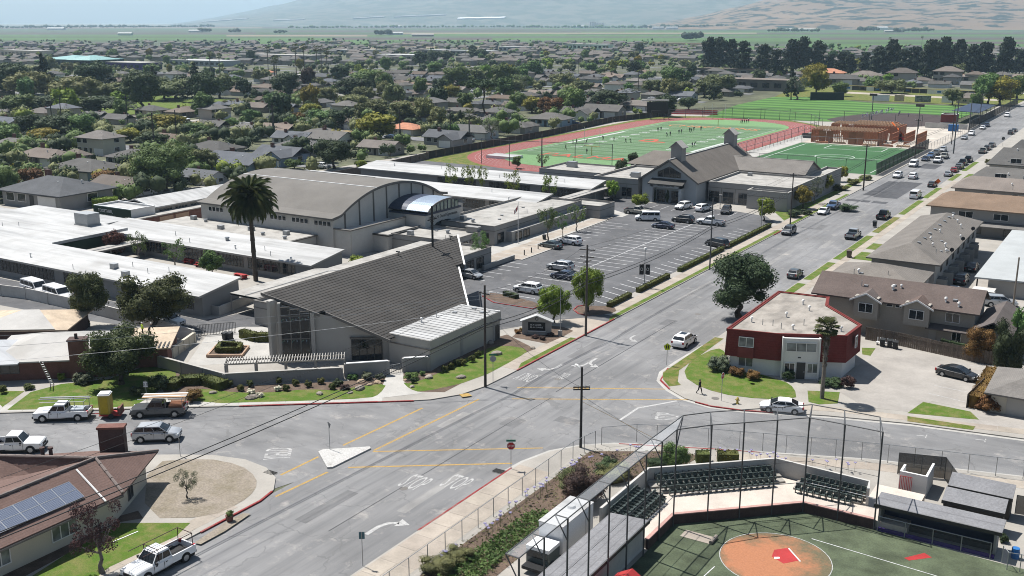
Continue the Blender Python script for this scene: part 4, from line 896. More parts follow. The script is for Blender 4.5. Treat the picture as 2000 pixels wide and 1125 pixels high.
# ------------------------------------------------------------------ red mansard apartment building
RB=thing("red_apartment_house", "two storey white building with a red shingled mansard and flat roof", "building", (-36, 126, 0))
rp=[(-42.0, 117.2), (-36.2, 118.4), (-28.8, 122.0), (-28.5, 127.5), (-34.6, 134.6), (-35.6, 138.9), (-42.4, 138.4)]
cxr=sum(p[0]for p in rp)/7; cyr=sum(p[1]for p in rp)/7
def offs(pts, d):
 o=[]
 n=len(pts)
 for i in range(n):
  a=Vector(pts[i-1]); b=Vector(pts[i]); c=Vector(pts[(i+1)%n]); e1=(b-a).normalized(); e2=(c-b).normalized(); nn=(Vector((e1.y, -e1.x))+Vector((e2.y, -e2.x))); nn/=max(0.3, nn.dot(Vector((e1.y, -e1.x)))); o.append(tuple(b+nn*d))
 return o
low=offs(rp, -.35); flare=offs(rp, .12); n=7
m=MB(); m.prism(low, 0, 5.0); wpart(RB, "wall", m, STUCW)
for i in range(n):
 j=(i+1)%n; m=MB(); q=[(*flare[i], 2.2), (*flare[j], 2.2), (*rp[j], 5.55), (*rp[i], 5.55), (*low[i], 2.2), (*low[j], 2.2), (*low[i], 5.55), (*low[j], 5.55)]
 m.add(q, [(0, 1, 2, 3), (0, 4, 5, 1), (3, 2, 7, 6)]); wpart(RB, "mansard_face", m, REDM)
m=MB(); m.poly(offs(rp, -.3), 5.45); wpart(RB, "roof", m, REDFLAT)
m=MB(); ed=rp+[rp[0]]; m.strip(ed, .2, 5.3, 5.62, 0, 0); wpart(RB, "roof_edge", m, REDM)
a0=Vector((-36.2, 118.4)); a1=Vector((-28.8, 122.0)); ad=(a1-a0).normalized(); an=Vector((ad.y, -ad.x)); fa=math.atan2(ad.y, ad.x)
def rbp(t, out=0.0):p=a0+ad*t+an*out; return p.x, p.y
m=MB(); c=rbp(2.9, .1); m.obox(c, fa, 4.2, .9, 0, 5.2); wpart(RB, "entry_bay", m, STUCW)
for t in(.75, 5.05):m=MB(); c=rbp(t, .45); m.obox(c, fa, .18, .5, 0, 5.3); wpart(RB, "entry_fin", m, STUCW)
c=rbp(2.9, .56); window(RB, c[0], c[1], 3.55, 3.6, 1.15, fa, 3, 1, TRIMW, GLASSB)
c=rbp(3.0, .56); door(RB, c[0], c[1], .05, 1.0, 2.15, fa, TRIMD)
for t in(1.65, 4.35):c=rbp(t, .56); window(RB, c[0], c[1], .9, 1.25, 1.25, fa, 2, 1, TRIMW, GLASSB if t>3 else GLASS)
m=MB(); c=rbp(2.75, .58); m.obox(c, fa, .35, .04, 2.75, 2.9); wpart(RB, "house_number", m, TRIMD)
b0=Vector(rp[0]); b1=Vector(rp[1]); bd=(b1-b0).normalized(); bn=Vector((bd.y, -bd.x)); fb=math.atan2(bd.y, bd.x)
p=b0+bd*2.4+bn*.16; window(RB, p.x, p.y, 3.55, 1.8, 1.25, fb, 2, 1, TRIMW, GLASSB); m=MB(); m.obox((p.x+bn.x*.02, p.y+bn.y*.02), fb, 1.9, .3, 2.2, 3.5); wpart(RB, "spandrel_panel", m, REDP)
p=b0+bd*2.4-bn*.35; window(RB, p.x, p.y, .9, 1.8, 1.3, fb, 2, 1, TRIMW, GLASSB)
window(RB, -28.3, 124.6, 3.5, .9, 1.5, 'E', 1, 1, TRIMW)
for q in((-40.6, 122), (-39, 121.5), (-37.6, 126.5), (-37.8, 121.8), (-36.5, 121), (-35.2, 121.5), (-34.6, 124), (-36, 131), (-37.6, 133.6), (-31.5, 124.5), (-32.5, 121.6), (-30, 123.8)):roof_unit(RB, q[0], q[1], 5.45, R.choice((0, 0, 2)))
# ------------------------------------------------------------------ brown apartment terraces on the right
def vents(T, x0, x1, y0, y1, zf, n, rr):
 for i in range(n):x=rr.uniform(x0, x1); y=rr.uniform(y0, y1); roof_unit(T, x, y, zf(x, y)-.05, rr.choice((0, 0, 2, 5)), rr.uniform(.8, 1.1))
A1=thing("apartment_house", "two storey apartment house with dark brown roof and two gabled bays", "building", (-28, 147, 0))
m=MB(); m.box(-38.3, -17.6, 142.6, 151, 0, 5.3); m.add([(-17.6, 142.6, 5.3), (-17.6, 151, 5.3), (-17.6, 146.8, 7.0)], [(0, 1, 2)]); m.add([(-38.3, 151, 5.3), (-38.3, 142.6, 5.3), (-38.3, 146.8, 7.0)], [(0, 1, 2)]); APW=M("apartment_wall", (0.34, 0.31, 0.27), .9, .05); wpart(A1, "wall", m, APW)
m=MB(); m.gable(-38.9, -17.0, 141.9, 151.7, 5.1, 7.3, 'x', .2); wpart(A1, "roof", m, SH_DARKB)
for x in(-31.2, -24.6):
 m=MB(); m.box(x-1.6, x+1.6, 141.2, 142.59, 2.6, 5.6); b=wpart(A1, "bay", m, APW)
 m=MB(); m.gable(x-2.1, x+2.1, 140.9, 146.4, 5.15, 6.25, 'y', .18); wpart(b, "bay_roof", m, SH_DARKB); m=MB(); m.add([(x-1.6, 141.198, 5.6), (x+1.6, 141.198, 5.6), (x, 141.198, 6.1)], [(0, 1, 2)]); wpart(b, "bay_gable", m, APW)
 m=MB(); m.gable(x-2.15, x+2.15, 140.78, 140.88, 5.18, 6.3, 'y', .22); wpart(b, "barge_board", m, TRIMW)
 window(b, x, 141.2, 3.5, 1.9, 1.3, 'S', 2, 1, TRIMW)
for x, w in((-28.4, .9), (-27.2, .9)):window(A1, x, 142.6, 4.4, w, .5, 'S', 1, 1, TRIMW)
window(A1, -20.3, 142.6, 3.4, 1.8, 1.3, 'S', 2, 1, TRIMW); window(A1, -19.6, 142.6, .9, 1.2, 1.3, 'S', 2, 1, TRIMW); door(A1, -22.6, 142.6, 0.05, .9, 2.1, 'S', STUCL)
m=MB(); m.slab([(-23.4, 141.4, 2.5), (-17.9, 141.4, 2.5), (-17.9, 142.55, 3.0), (-23.4, 142.55, 3.0)], .15); wpart(A1, "lean_to_roof", m, SH_DARKB)
m=MB(); m.gable(-17.4, -12.6, 139.5, 152, 3.6, 5.0, 'y', .18); wpart(A1, "wing_roof", m, SH_DARKB); m=MB(); m.box(-17.0, -13.0, 140.2, 151.6, 0, 3.6); wpart(A1, "wing_wall", m, STUC)
vents(A1, -37, -19, 142.8, 146, lambda x, y:5.1+(y-141.9)/4.9*2.2, 9, random.Random(3))
A2=thing("apartment_house", "hip roofed brown apartment house tucked between two longer ones", "building", (-33, 159, 0))
m=MB(); m.box(-39.6, -27.4, 153.6, 164.6, 0, 4.9); wpart(A2, "wall", m, STUC); m=MB(); m.hip(-40.2, -26.8, 153, 165.2, 4.8, 6.6, .2); wpart(A2, "roof", m, SH_APT); vents(A2, -37, -30, 155, 159, lambda x, y:4.8+(y-153)/6.1*1.8, 4, random.Random(4))
A3=thing("apartment_house", "long two storey apartment house with hip roof and a row of roof vents", "building", (-31, 188, 0))
m=MB(); m.box(-36.8, -27.2, 167.8, 208.4, 0, 5.7); wpart(A3, "wall", m, STUC); m=MB(); m.hip(-37.5, -26.3, 166.8, 209.4, 5.6, 7.6, .2, ins=5.5); wpart(A3, "roof", m, SH_APT)
for i in range(8):roof_unit(A3, -31.0, 174+i*4.4, 7.3, 5)
vents(A3, -30.5, -27, 170, 206, lambda x, y:5.6+(-26.3-x)/5.6*2.0, 14, random.Random(5)); window(A3, -35.3, 167.8, 3.4, 1.0, 1.1, 'S', 1, 1, TRIM)
for i in range(7):
 y=171.5+i*5.2; door(A3, -27.2, y, .1, .9, 2.1, 'E', TRIMD); window(A3, -27.2, y+1.8, 3.2, 1.3, 1.2, 'E', 2, 1, TRIM); m=MB(); m.box(-27.19, -25.6, y-1.3, y-1.05, 0, 2.6); wpart(A3, "patio_wall", m, STUCL)
 m=MB(); m.box(-27.18, -25.9, y-.9, y+.9, 2.5, 2.65); wpart(A3, "door_hood", m, TRIM)
 if i%2:q=MB(); q.tube((-26.4, y, 5.75), (-26.4, y, 6.2), .04, 6); q.tube((-26.4, y-.1, 6.2), (-26.32, y-.3, 6.28), .3, 10, .34); wpart(A3, "satellite_dish", q, BLACK)
def terrace(label, x0, x1, y0, y1, ze, zr, roof, nwin, fence=False):
 T=thing("apartment_house", label, "building", ((x0+x1)/2, (y0+y1)/2, 0)); m=MB(); m.box(x0+.8, x1-.8, y0+.9, y1-.9, 0, ze); wpart(T, "wall", m, STUC)
 m=MB(); m.hip(x0, x1, y0, y1, ze-.1, zr, .22, ins=3.0); wpart(T, "roof", m, roof)
 for i in range(nwin):
  X=x0+7.5+i*6.5
  if X<x1-3:window(T, X, y0+.9, 3.6, 2.8, 1.3, 'S', 2, 1, TRIMW)
  if X<x1-3:window(T, X+2, y0+.9, .5, 2.4, 1.9, 'S', 2, 1, TRIMD)
 vents(T, x0+5, x1-5, y0+1, (y0+y1)/2-1, lambda x, y:ze-.1+(y-y0)/((y1-y0)/2)*(zr-ze+.1), 7, random.Random(int(x0*7+y0)))
 if fence:
  m=MB(); m.slab([(x0+8, y0-1.6, 2.55), (x1, y0-1.6, 2.55), (x1, y0+.88, 3.1), (x0+8, y0+.88, 3.1)], .15); wpart(T, "lean_to_roof", m, SH_APT)
 return T
terrace("tan roofed apartment terrace facing the grey carport", -39, 6, 222.5, 240, 5.7, 7.6, SH_TAN, 6, True)
terrace("tan roofed apartment terrace farther up the street behind its twin", -39, 8, 250, 266, 5.7, 7.5, SH_TAN, 6)
terrace("low dark grey roofed apartment house beside the round street bush", -40.5, 8, 284, 300, 3.2, 5.6, SH_GREY, 5)
terrace("dark roofed house farther along the street with tall roof", -41, 10, 318, 336, 3.2, 7.0, SH_GREY, 5); terrace("grey roofed house near the top of the street by parked cars", -40, 8, 352, 368, 3.2, 6.2, SH_GREY, 4)
GC=thing("carport", "long carport with a pale grey flat roof beside the alley", "carport", (-15, 196, 0))
m=MB(); m.slab([(-22.2, 173.6, 2.9), (-4, 173.6, 3.3), (-4, 218.5, 3.3), (-22.2, 218.5, 2.9)], .25); wpart(GC, "roof", m, GREYFLAT); m=MB(); m.box(-20.2, -4.2, 174.2, 218, 0, 2.6); wpart(GC, "wall", m, STUCL)
for y in(174.2, 188, 203, 217.5):q=MB(); q.box(-21.9, -21.7, y-.1, y+.1, 0, 2.8); wpart(GC, "post", q, TRIMD)
m=MB(); m.box(-22.0, -18.8, 169.6, 173.0, 0, 1.6); m.box(-22.2, -18.6, 169.4, 169.9, 1.6, 1.75); solo("low_wall", m, BLOCKW, "short pale wall below the grey carport roof", "wall", (-20, 171, 0))
GA=thing("garage", "grey roofed garage at the edge of the picture beside the clipped shrubs", "garage", (-8, 124, 0))
m=MB(); m.box(-12.2, -3, 119.6, 128.6, 0, 2.5); wpart(GA, "wall", m, STUCC); m=MB(); m.hip(-12.9, -2.3, 118.9, 129.3, 2.45, 4.4, .18); wpart(GA, "roof", m, SH_APT); q=MB(); q.box(-10.6, -6.4, 119.5, 119.59, .05, 2.15); wpart(GA, "garage_door", q, STUCL)
# ------------------------------------------------------------------ brown tiled corner house with solar panels
SH=thing("corner_house", "brown tiled corner house with roof solar panels and a dark chimney", "house", (-76, 48, 0))
xe, xr, xw=-71.3, -75.6, -80.5; RZ=4.9; EZ=2.9
rx_=lambda x:EZ+(xe-x)/(xe-xr)*(RZ-EZ)
def tiled(q, name, th=.14):
 m=MB(); m.slab(q, th); return wpart(SH, name, m, SH_TILE)
N1=(-75.6, 52.4, RZ); E1=(xe, 51.7, EZ); E2=(-76.1, 59.4, EZ)
tiled([(xe, 25, EZ), E1, N1, (xr, 25, RZ)], "east_slope"); tiled([E1, E2, N1], "corner_slope")
tiled([(xr, 25, RZ), N1, (-80.4, 49.3, 3.4), (-84, 44, EZ), (-84, 25, EZ)], "west_slope")
tiled([N1, E2, (-81.2, 56.2, EZ+.02), (-87.0, 51.0, EZ+.02), (-104, 38, EZ+.02), (-102, 35, 4.4), (-84, 48.5, 4.6)], "street_slope"); tiled([N1, (-84, 48.5, 4.6), (-102, 35, 4.4), (-101, 31, EZ), (-84, 44, EZ), (-80.4, 49.3, 3.4)], "yard_slope")
m=MB(); m.prism([(-72.2, 24), (-72.2, 51.2), (-76.3, 58.0), (-81, 54.6), (-103, 38), (-99, 33), (-84, 43), (-83, 24)], 0, 2.75); wpart(SH, "wall", m, STUCC)
for a, b in(((xr, 25, RZ+.06), (-75.6, 52.4, RZ+.06)), ((-75.6, 52.4, RZ+.06), (E1[0], E1[1], EZ+.06)), ((-75.6, 52.4, RZ+.06), (E2[0], E2[1], EZ+.06)), ((-75.7, 52.3, RZ+.06), (-84, 48.5, 4.66))):
 a=Vector(a); b=Vector(b); k=max(2, int((b-a).length/.9))
 for i in range(k):q=MB(); q.tube(a+(b-a)*(i/k), a+(b-a)*((i+.97)/k), .13, 7, .16); wpart(SH, "ridge_tile", q, SH_RIDGE)
q=MB(); a=Vector((-75.2, 50.2, rx_(-75.2)+.05)); b=Vector((xe+.1, 49.9, EZ+.05)); q.tube(a, b, .09, 6); wpart(SH, "valley_flashing", q, TRIMW)
m=MB(); m.obox((-79.3, 57.0), .64, 2.3, .9, 0, 5.4); ch=wpart(SH, "chimney", m, BRICKD); m=MB(); m.obox((-79.3, 57.0), .64, 2.5, 1.1, 5.4, 5.6); wpart(ch, "chimney_cap", m, BRICK)
for x, y in((-80.6, 50.7), (-80.0, 51.1)):q=MB(); q.tube((x, y, 4.3), (x, y, 5.3), .17, 8); q.tube((x, y, 5.25), (x, y, 5.4), .24, 8); wpart(SH, "flue_pipe", q, BRICKD)
q=MB(); q.box(xe-.06, xe+.08, 25, 51.7, EZ-.3, EZ-.12); wpart(SH, "gutter", q, TRIM)
for y in(36, 40.5, 46.5):window(SH, -72.2, y, 0.9, 2.4, 1.3, 'E', 3, 1, TRIMW, GLASSB)
window(SH, -74.2, 54.6, .5, 1.2, 1.6, math.atan2(58-51.2, -76.3+72.2)+pi, 2, 1, TRIM, GLASS)
sl_=math.atan2(RZ-EZ, xe-xr)
SPm={}
for r_ in range(2):
 for c_ in range(7):
  y=47.9-c_*1.72; d=1.2+r_*1.06; x=xe-(d+.5)*math.cos(sl_); z=EZ+(d+.5)*math.sin(sl_)+.14
  if not SPm:
   g=MB(); g.box(-.5, .5, -.83, .83, 0, .04); SPm['g']=g.mesh("solar_panel", SOLAR); f=MB(); f.box(-.525, .525, -.86, -.83, -.01, .05); f.box(-.525, .525, .83, .86, -.01, .05); f.box(-.525, -.5, -.83, .83, -.01, .05); f.box(.5, .525, -.83, .83, -.01, .05); SPm['f']=f.mesh("panel_frame", RIM)
  o=ob("solar_panel", SPm['g'], SH, (x+76, y-48, z)); o.rotation_euler=(0, sl_, 0); ob("panel_frame", SPm['f'], o)
# ------------------------------------------------------------------ houses under re-roofing on the left
def rot_house(label, c, ang, L_, D, ze, zr, roof, wall, cat="house", name="house", hip=True, o_=.6):
 T=thing(name, label, cat, (c[0], c[1], 0), ang); m=MB(); m.box(-L_/2, L_/2, -D/2, D/2, 0, ze); part(T, "wall", m, wall)
 m=MB(); (m.hip if hip else m.gable)(-L_/2-o_, L_/2+o_, -D/2-o_, D/2+o_, ze-.1, zr, *(()if hip else('x',))); part(T, "roof", m, roof); return T
HW=rot_house("brick house stripped for re-roofing, white underlay on half its roof", (-113.2, 75.6), math.radians(40), 14.5, 10.5, 2.7, 4.5, UNDERW, BRICK)
m=MB(); m.hip(-15.6, -3.4, -6.6, 3.4, 2.62, 4.3, .14); part(HW, "grey_roof_half", m, roofing("grey_roof_paper", (0.40, 0.41, 0.425), .2)); m=MB(); m.box(-14.8, -7.2, -5.6, 3.0, 0, 2.6); part(HW, "wall_wing", m, BRICKD)
m=MB(); m.box(2.3, 4.3, -5.9, -4.5, 0, 4.9); ch=part(HW, "chimney", m, BRICK); m=MB(); m.box(2.2, 4.4, -6.0, -4.4, 4.9, 5.1); m.box(3.0, 3.3, -5.4, -5.1, 5.1, 5.7); part(ch, "chimney_cap", m, BRICKD)
for x in(-13, -10.6, -8.4):window(HW, -113.2+x, 75.6-5.6, 1.0, 2.0, 1.2, 'S', 2, 1, TRIM, GLASSB)
window(HW, -113.2-4.8, 75.6-5.25, 1.0, 2.2, 1.2, 'S', 2, 1, TRIM)
m=MB(); m.slab([(7.9, -3.5, 2.75), (13.5, -3.0, 2.75), (13.5, 4.5, 3.3), (6.5, 4.5, 3.3)], .16); part(HW, "bare_roof_boards", m, UNDER); m=MB(); m.box(7.4, 13, -2.4, 4.2, 0, 2.6); part(HW, "back_wall", m, BRICK)
for i in range(5):q=MB(); q.box(11.0+i*.5, 11.2+i*.5, -3.0, -.8, 2.83, 2.92); part(HW, "batten", q, TRIMD)
H3=rot_house("garage with bare pale roof sheathing behind the re-roofed house", (-127.6, 81), math.radians(35), 12, 9, 2.6, 3.9, UNDER, BRICKD)
m=MB(); m.poly([(-6.6, -5.1, 2.62), (5, -5.1, 2.62), (1.2, .05, 3.95), (-1, .05, 3.95)]); part(H3, "underlay_sheet", m, UNDERW)
lad=thing("ladder", "aluminium ladder leaning on the eaves of the stripped house", "ladder", G(103, 752))
p0=Vector((*G(103, 752), 0)); p1=Vector((*G(83, 712, 3.0), 3.0)); dd=(p1-p0); sd=dd.cross(Vector((0, 0, 1))).normalized()*.22
for s_ in(-1, 1):q=MB(); q.tube(p0+sd*s_, p0+dd*1.12+sd*s_, .05, 5); wpart(lad, "rail", q, STEEL)
for i in range(9):q=MB(); a=p0+dd*(.08+i*.115); q.tube(a-sd, a+sd, .035, 5); wpart(lad, "rung", q, STEEL)
# ------------------------------------------------------------------ garden walls, pergola, court
def wall_line(label, pts, h, th, mat, cat="wall", name="garden_wall", cap=None, piers=0, pmat=None):
 T=thing(name, label, cat, (*pts[0], 0)); m=MB(); m.strip(pts, th, 0, h); wpart(T, "wall_run", m, mat)
 if cap:m=MB(); m.strip(pts, th+.14, h, h+.1); wpart(T, "coping", m, cap)
 if piers:
  for a, b in zip(pts, pts[1:]):
   a=Vector(a); b=Vector(b); k=max(1, round((b-a).length/piers))
   for i in range(k+1):p=a+(b-a)*i/k; q=MB(); q.obox((p.x, p.y), math.atan2((b-a).y, (b-a).x), .45, th+.16, 0, h+.02); wpart(T, "pier", q, pmat or mat)
 return T
wall_line("long grey block wall between the school drive and the houses", [(-162, 90), (-146.7, 92.6), (-130, 92.6), (-116.4, 92.0), (-107, 90.8)], 1.9, .2, BLOCKW, piers=6)
wall_line("low beige wall with openings along the planted strip beside the court", [(-106.6, 90.6), (-102.4, 81.6)], 1.5, .25, STUCC, cap=STUCC, piers=1.8)
wall_line("grey street wall under the slatted pergola in front of the church", [(-102.3, 81.3), (-90.4, 80.9), (-80.2, 89.9)], 1.55, .22, STUC, cap=STUCL, piers=4)
wall_line("short grey wall panel next to the church gate", [(-80.0, 90.6), (-76.4, 94.1)], 1.9, .25, STUC, cap=WHITEP, piers=4); wall_line("short grey wall panel joining the gate to the annex corner", [(-75.4, 96.0), (-73.2, 98.0)], 1.9, .25, STUC, cap=WHITEP, piers=3)
GT=thing("garden_gate", "low metal gate between the two wall panels before the church", "gate", (-76.4, 94.1, 0)); q=MB()
for i in range(7):t=i/6; q=MB(); p=Vector((-76.3, 94.3)).lerp(Vector((-75.5, 95.8)), t); q.tube((*p, .15), (*p, 1.3), .025, 5); wpart(GT, "bar", q, STEEL)
[wpart(GT, "rail", MB().tube((-76.3, 94.3, z), (-75.5, 95.8, z), .03, 5), STEEL)for z in(.2, 1.3)]
PG=thing("pergola", "white slatted pergola along the street wall before the church", "pergola", (-86, 86, 0))
pa=Vector((-91.4, 82.0)); pb=Vector((-80.6, 91.0)); pd=(pb-pa); pn=Vector((-pd.y, pd.x)).normalized(); pang=math.atan2(pd.y, pd.x)
for i in range(44):
 p=pa+pd*(i/43); q=MB(); q.obox((p.x+pn.x*.7, p.y+pn.y*.7), pang+pi/2, 2.6, .07, 2.35, 2.55)
 wpart(PG, "slat", q, STUCL)
for off in(0.0, 1.6):q=MB(); a=pa+pn*off; b=pb+pn*off; q.strip([tuple(a), tuple(b)], .1, 2.15, 2.34); wpart(PG, "beam", q, STUCL)
for i in range(5):
 for off in(0.0, 1.6):p=pa+pd*(i/4)+pn*off; q=MB(); q.obox((p.x, p.y), pang, .2, .2, 0, 2.15); wpart(PG, "post", q, STUC)
PL=thing("planter", "square terracotta edged planter with a clipped box hedge ring", "planter", (-99.5, 90.1, 0))
pq=GG((405, 700), (472, 700), (486, 682), (424, 679));
m=MB(); m.strip(pq+[pq[0]], .28, 0, .5); wpart(PL, "rim", m, TERRA); m=MB(); m.poly(pq, .38); wpart(PL, "soil", m, MULCH)
fg=thing("driveway_gate", "grey sliding metal gate across the school drive", "gate", (*G(390, 658), 0)); a=Vector(G(388, 658)); b=Vector(G(461, 652))
for i in range(26):p=a.lerp(b, i/25); q=MB(); q.tube((*p, .1), (*p, 1.7), .03, 4); wpart(fg, "bar", q, DSTEEL)
for z in(.15, 1.7):q=MB(); q.tube((*a, z), (*b, z), .05, 5); wpart(fg, "rail", q, DSTEEL)
m=MB(); m.strip(GG((400, 612), (428, 618), (496, 590)), .2, 0, 1.5); solo("garden_wall", m, BLOCKW, "pale corner wall enclosing the bins at the end of the classroom wing", "wall", (*G(400, 612), 0))
# ------------------------------------------------------------------ vehicles (nose along +X)
def loft(m, rings, mi=0, caps=True):
 n=len(rings[0]); o=len(m.v); m.v+=[p for r in rings for p in r]
 for k in range(len(rings)-1):
  for i in range(n):m.f.append([o+k*n+i, o+k*n+(i+1)%n, o+(k+1)*n+(i+1)%n, o+(k+1)*n+i]); m.m.append(mi)
 if caps:m.f.append([o+i for i in range(n)][::-1]); m.m.append(mi); m.f.append([o+(len(rings)-1)*n+i for i in range(n)]); m.m.append(mi)
def ring(x, hw, zb, zt, s=.1):
 return[(x, -hw*.9, zb), (x, -hw, zb+.14), (x, -hw*1.0, (zb+zt)/2), (x, -hw*.97, zt-s), (x, -hw*.86, zt), (x, hw*.86, zt), (x, hw*.97, zt-s), (x, hw, (zb+zt)/2), (x, hw, zb+.14), (x, hw*.9, zb)]
VK={
 # L, W, H, lower stations (x, zb, zt, width factor), cabin (x rear-bottom, rear-top, front-top, front-bottom, belt, roof), side pane splits, wheel radius, wheel xs
 'sedan':(4.75, 1.84, 1.45, [(-2.37, .42, .72, .80), (-2.25, .28, .96, .93), (-1.6, .2, 1.02, 1), (-.6, .2, .98, 1), (.8, .2, .95, 1), (1.6, .2, .86, .98), (2.15, .25, .74, .90), (2.37, .4, .58, .72)], (-2.0, -.85, .30, 1.38, .95, 1.44), (.45, .8), .33, (-1.42, 1.4)),
 'hatch':(4.2, 1.78, 1.5, [(-2.1, .42, .8, .85), (-2.0, .28, 1.0, .95), (-1.3, .2, 1.02, 1), (0, .2, 1.0, 1), (.9, .2, .95, 1), (1.5, .2, .85, .98), (1.95, .25, .72, .9), (2.1, .4, .6, .75)], (-2.0, -1.35, .25, 1.2, 1.0, 1.5), (.4, .78), .32, (-1.28, 1.28)),
 'suv':(4.8, 1.92, 1.74, [(-2.4, .5, .95, .86), (-2.3, .32, 1.12, .95), (-1.5, .28, 1.14, 1), (0, .28, 1.12, 1), (1.0, .28, 1.1, 1), (1.75, .28, 1.03, .98), (2.2, .32, .93, .93), (2.4, .5, .75, .82)], (-2.33, -1.75, .35, 1.3, 1.14, 1.72), (.33, .65), .37, (-1.45, 1.45)),
 'van':(5.4, 2.0, 2.0, [(-2.7, .45, 1.1, .95), (-2.65, .3, 1.25, 1), (0, .28, 1.25, 1), (1.5, .28, 1.2, 1), (2.1, .28, 1.08, .98), (2.5, .32, .95, .93), (2.7, .5, .78, .82)], (-2.66, -2.6, 1.0, 1.85, 1.15, 2.02), (.3, .66), .36, (-1.6, 1.75)),
 'minivan':(4.9, 1.95, 1.75, [(-2.45, .45, 1.0, .9), (-2.38, .28, 1.1, .97), (0, .25, 1.1, 1), (1.2, .25, 1.05, 1), (1.9, .26, .95, .96), (2.3, .3, .82, .9), (2.45, .45, .65, .78)], (-2.4, -2.0, .6, 1.75, 1.08, 1.75), (.35, .68), .34, (-1.45, 1.5)),
 'pickup':(5.85, 2.02, 1.9, [(-.62, .42, 1.12, 1), (.0, .36, 1.14, 1), (.9, .36, 1.14, 1), (1.2, .36, 1.16, 1), (2.2, .36, 1.14, .98), (2.75, .4, 1.06, .94), (2.92, .5, .85, .86)], (-.62, -.48, .62, 1.28, 1.12, 1.88), (.52,), .4, (-1.85, 1.85)),
}
_veh={}
def veh_meshes(kind):
 if kind in _veh:return _veh[kind]
 L, Wd, H, st, cab, split, wr, wx=VK[kind]; hw=Wd/2; out=[]
 m=MB(); loft(m, [ring(x, hw*f, zb, zt)for x, zb, zt, f in st])
 rb, rt, ft, fb, zb, zr=cab; hb=hw*.93; ht=hw*.74 if kind not in('van',)else hw*.84
 zb-=.03
 rs=[]
 for x0, x1, z in((rb, fb, zb), (rb+(rt-rb)*.86, fb+(ft-fb)*.86, zb+(zr-zb)*.86), (rt+.02, ft, zr-.03), (rt+.14, ft-.16, zr)):
  k=(z-zb)/(zr-zb); w=hb+(ht-hb)*(k if z<zr-.01 else 1.14); rs.append([(x0, -w, z), (x1, -w, z), (x1, w, z), (x0, w, z)])
 loft(m, rs)
 if kind=='pickup':
  m.box(-2.9, -.6, -hw, -hw+.09, .5, 1.12); m.box(-2.9, -.6, hw-.09, hw, .5, 1.12); m.box(-2.92, -2.82, -hw+.09, hw-.09, .5, 1.1); m.box(-2.85, -.6, -hw+.09, hw-.09, .5, .62)
 body=m.mesh("body", [CP['white']], smooth=True); body.set_sharp_from_angle(angle=math.radians(32))
 m=MB(); m.box(-L/2+.1, L/2-.12, -hw*.9, hw*.9, .2, .42)
 if kind=='pickup':m.box(-2.98, -2.86, -hw*.95, hw*.95, .42, .6); m.box(2.86, 2.98, -hw*.9, hw*.9, .42, .62); m.box(-2.81, -.62, -hw+.095, hw-.095, .62, .64)
 out.append(("chassis", m.mesh("chassis", BLACK), None, None))
 def pane(q, nm):
  g=MB(); c=sum((Vector(p)for p in q), Vector())/4; nrm=(Vector(q[1])-Vector(q[0])).cross(Vector(q[2])-Vector(q[0])).normalized()
  if nrm.dot(c-Vector((0, 0, .9)))<0:nrm=-nrm
  P=[c+(Vector(p)-c)*.93+nrm*.012 for p in q]; g.slab([tuple(p)for p in P], .004)if abs(nrm.z)>.9 else g.add([tuple(p)for p in P], [(0, 1, 2, 3)]); out.append((nm, g.mesh(nm, GLASSC), None, None))
 def cp(side, tx, k):
  w=(hb+(ht-hb)*k)*side; x0=rb+(rt-rb)*k; x1=fb+(ft-fb)*k; z=zb+(zr-zb)*k; return(x0+(x1-x0)*tx, w, z)
 sp=(0.03,)+split+(.97,)
 for s_ in(-1, 1):
  for a, b in zip(sp, sp[1:]):pane([cp(s_, a, .16), cp(s_, b, .16), cp(s_, b, .82), cp(s_, a, .82)], "side_window")
 pane([cp(-1, 1, .1), cp(1, 1, .1), cp(1, 1, .88), cp(-1, 1, .88)], "windscreen"); pane([cp(-1, 0, .2), cp(1, 0, .2), cp(1, 0, .86), cp(-1, 0, .86)], "rear_window")
 zl=st[-2][2]-.12; xf=L/2-.1
 for s_ in(-1, 1):
  g=MB(); g.box(xf-.22, xf+.03, s_*hw*.72-.2, s_*hw*.72+.2, zl-.12, zl+.06); out.append(("headlight", g.mesh("headlight", LAMPW), None, None))
  zt=1.0 if kind in('pickup',)else st[1][2]-.2; g=MB(); g.box(-L/2-.01, -L/2+.2, s_*hw*.80-.12, s_*hw*.80+.12, zt-.16, zt+.12); out.append(("tail_lamp", g.mesh("tail_lamp", LAMPR), None, None))
  g=MB(); g.box(fb-.35, fb-.2, s_*(hw+.1)-.1, s_*(hw+.1)+.1, zb+.02, zb+.2); out.append(("mirror", g.mesh("mirror", BLACK), None, None))
 for s_ in(-1, 1):
  for x in((-.1, 1.0)if kind!='pickup' else(.2, 1.15)):
   g=MB(); g.box(x, x+.025, s_*hw*1.0-.012, s_*hw*1.0+.012, .45, cab[4]-.1); out.append(("door_seam", g.mesh("door_seam", BLACK), None, None))
   g=MB(); g.box(x-.32, x-.14, s_*hw-.03, s_*hw+.03, cab[4]-.2, cab[4]-.16); out.append(("door_handle", g.mesh("door_handle", BLACK), None, None))
  g=MB(); g.box(s_*(L/2+.012)-.015, s_*(L/2+.012)+.015, -.26, .26, .55, .68); out.append(("number_plate", g.mesh("number_plate", WHITEP), None, None))
 g=MB(); g.box(L/2-.06, L/2+.01, -hw*.45, hw*.45, zl-.28, zl-.02); out.append(("grille", g.mesh("grille", BLACK), None, None))
 for s_ in(-1, 1):
  for x in wx:a=MB(); a.tube((x, s_*(hw-.3), wr), (x, s_*(hw+.006), wr), wr*1.17, 18); out.append(("wheel_arch", a.mesh("wheel_arch", BLACK), None, None))
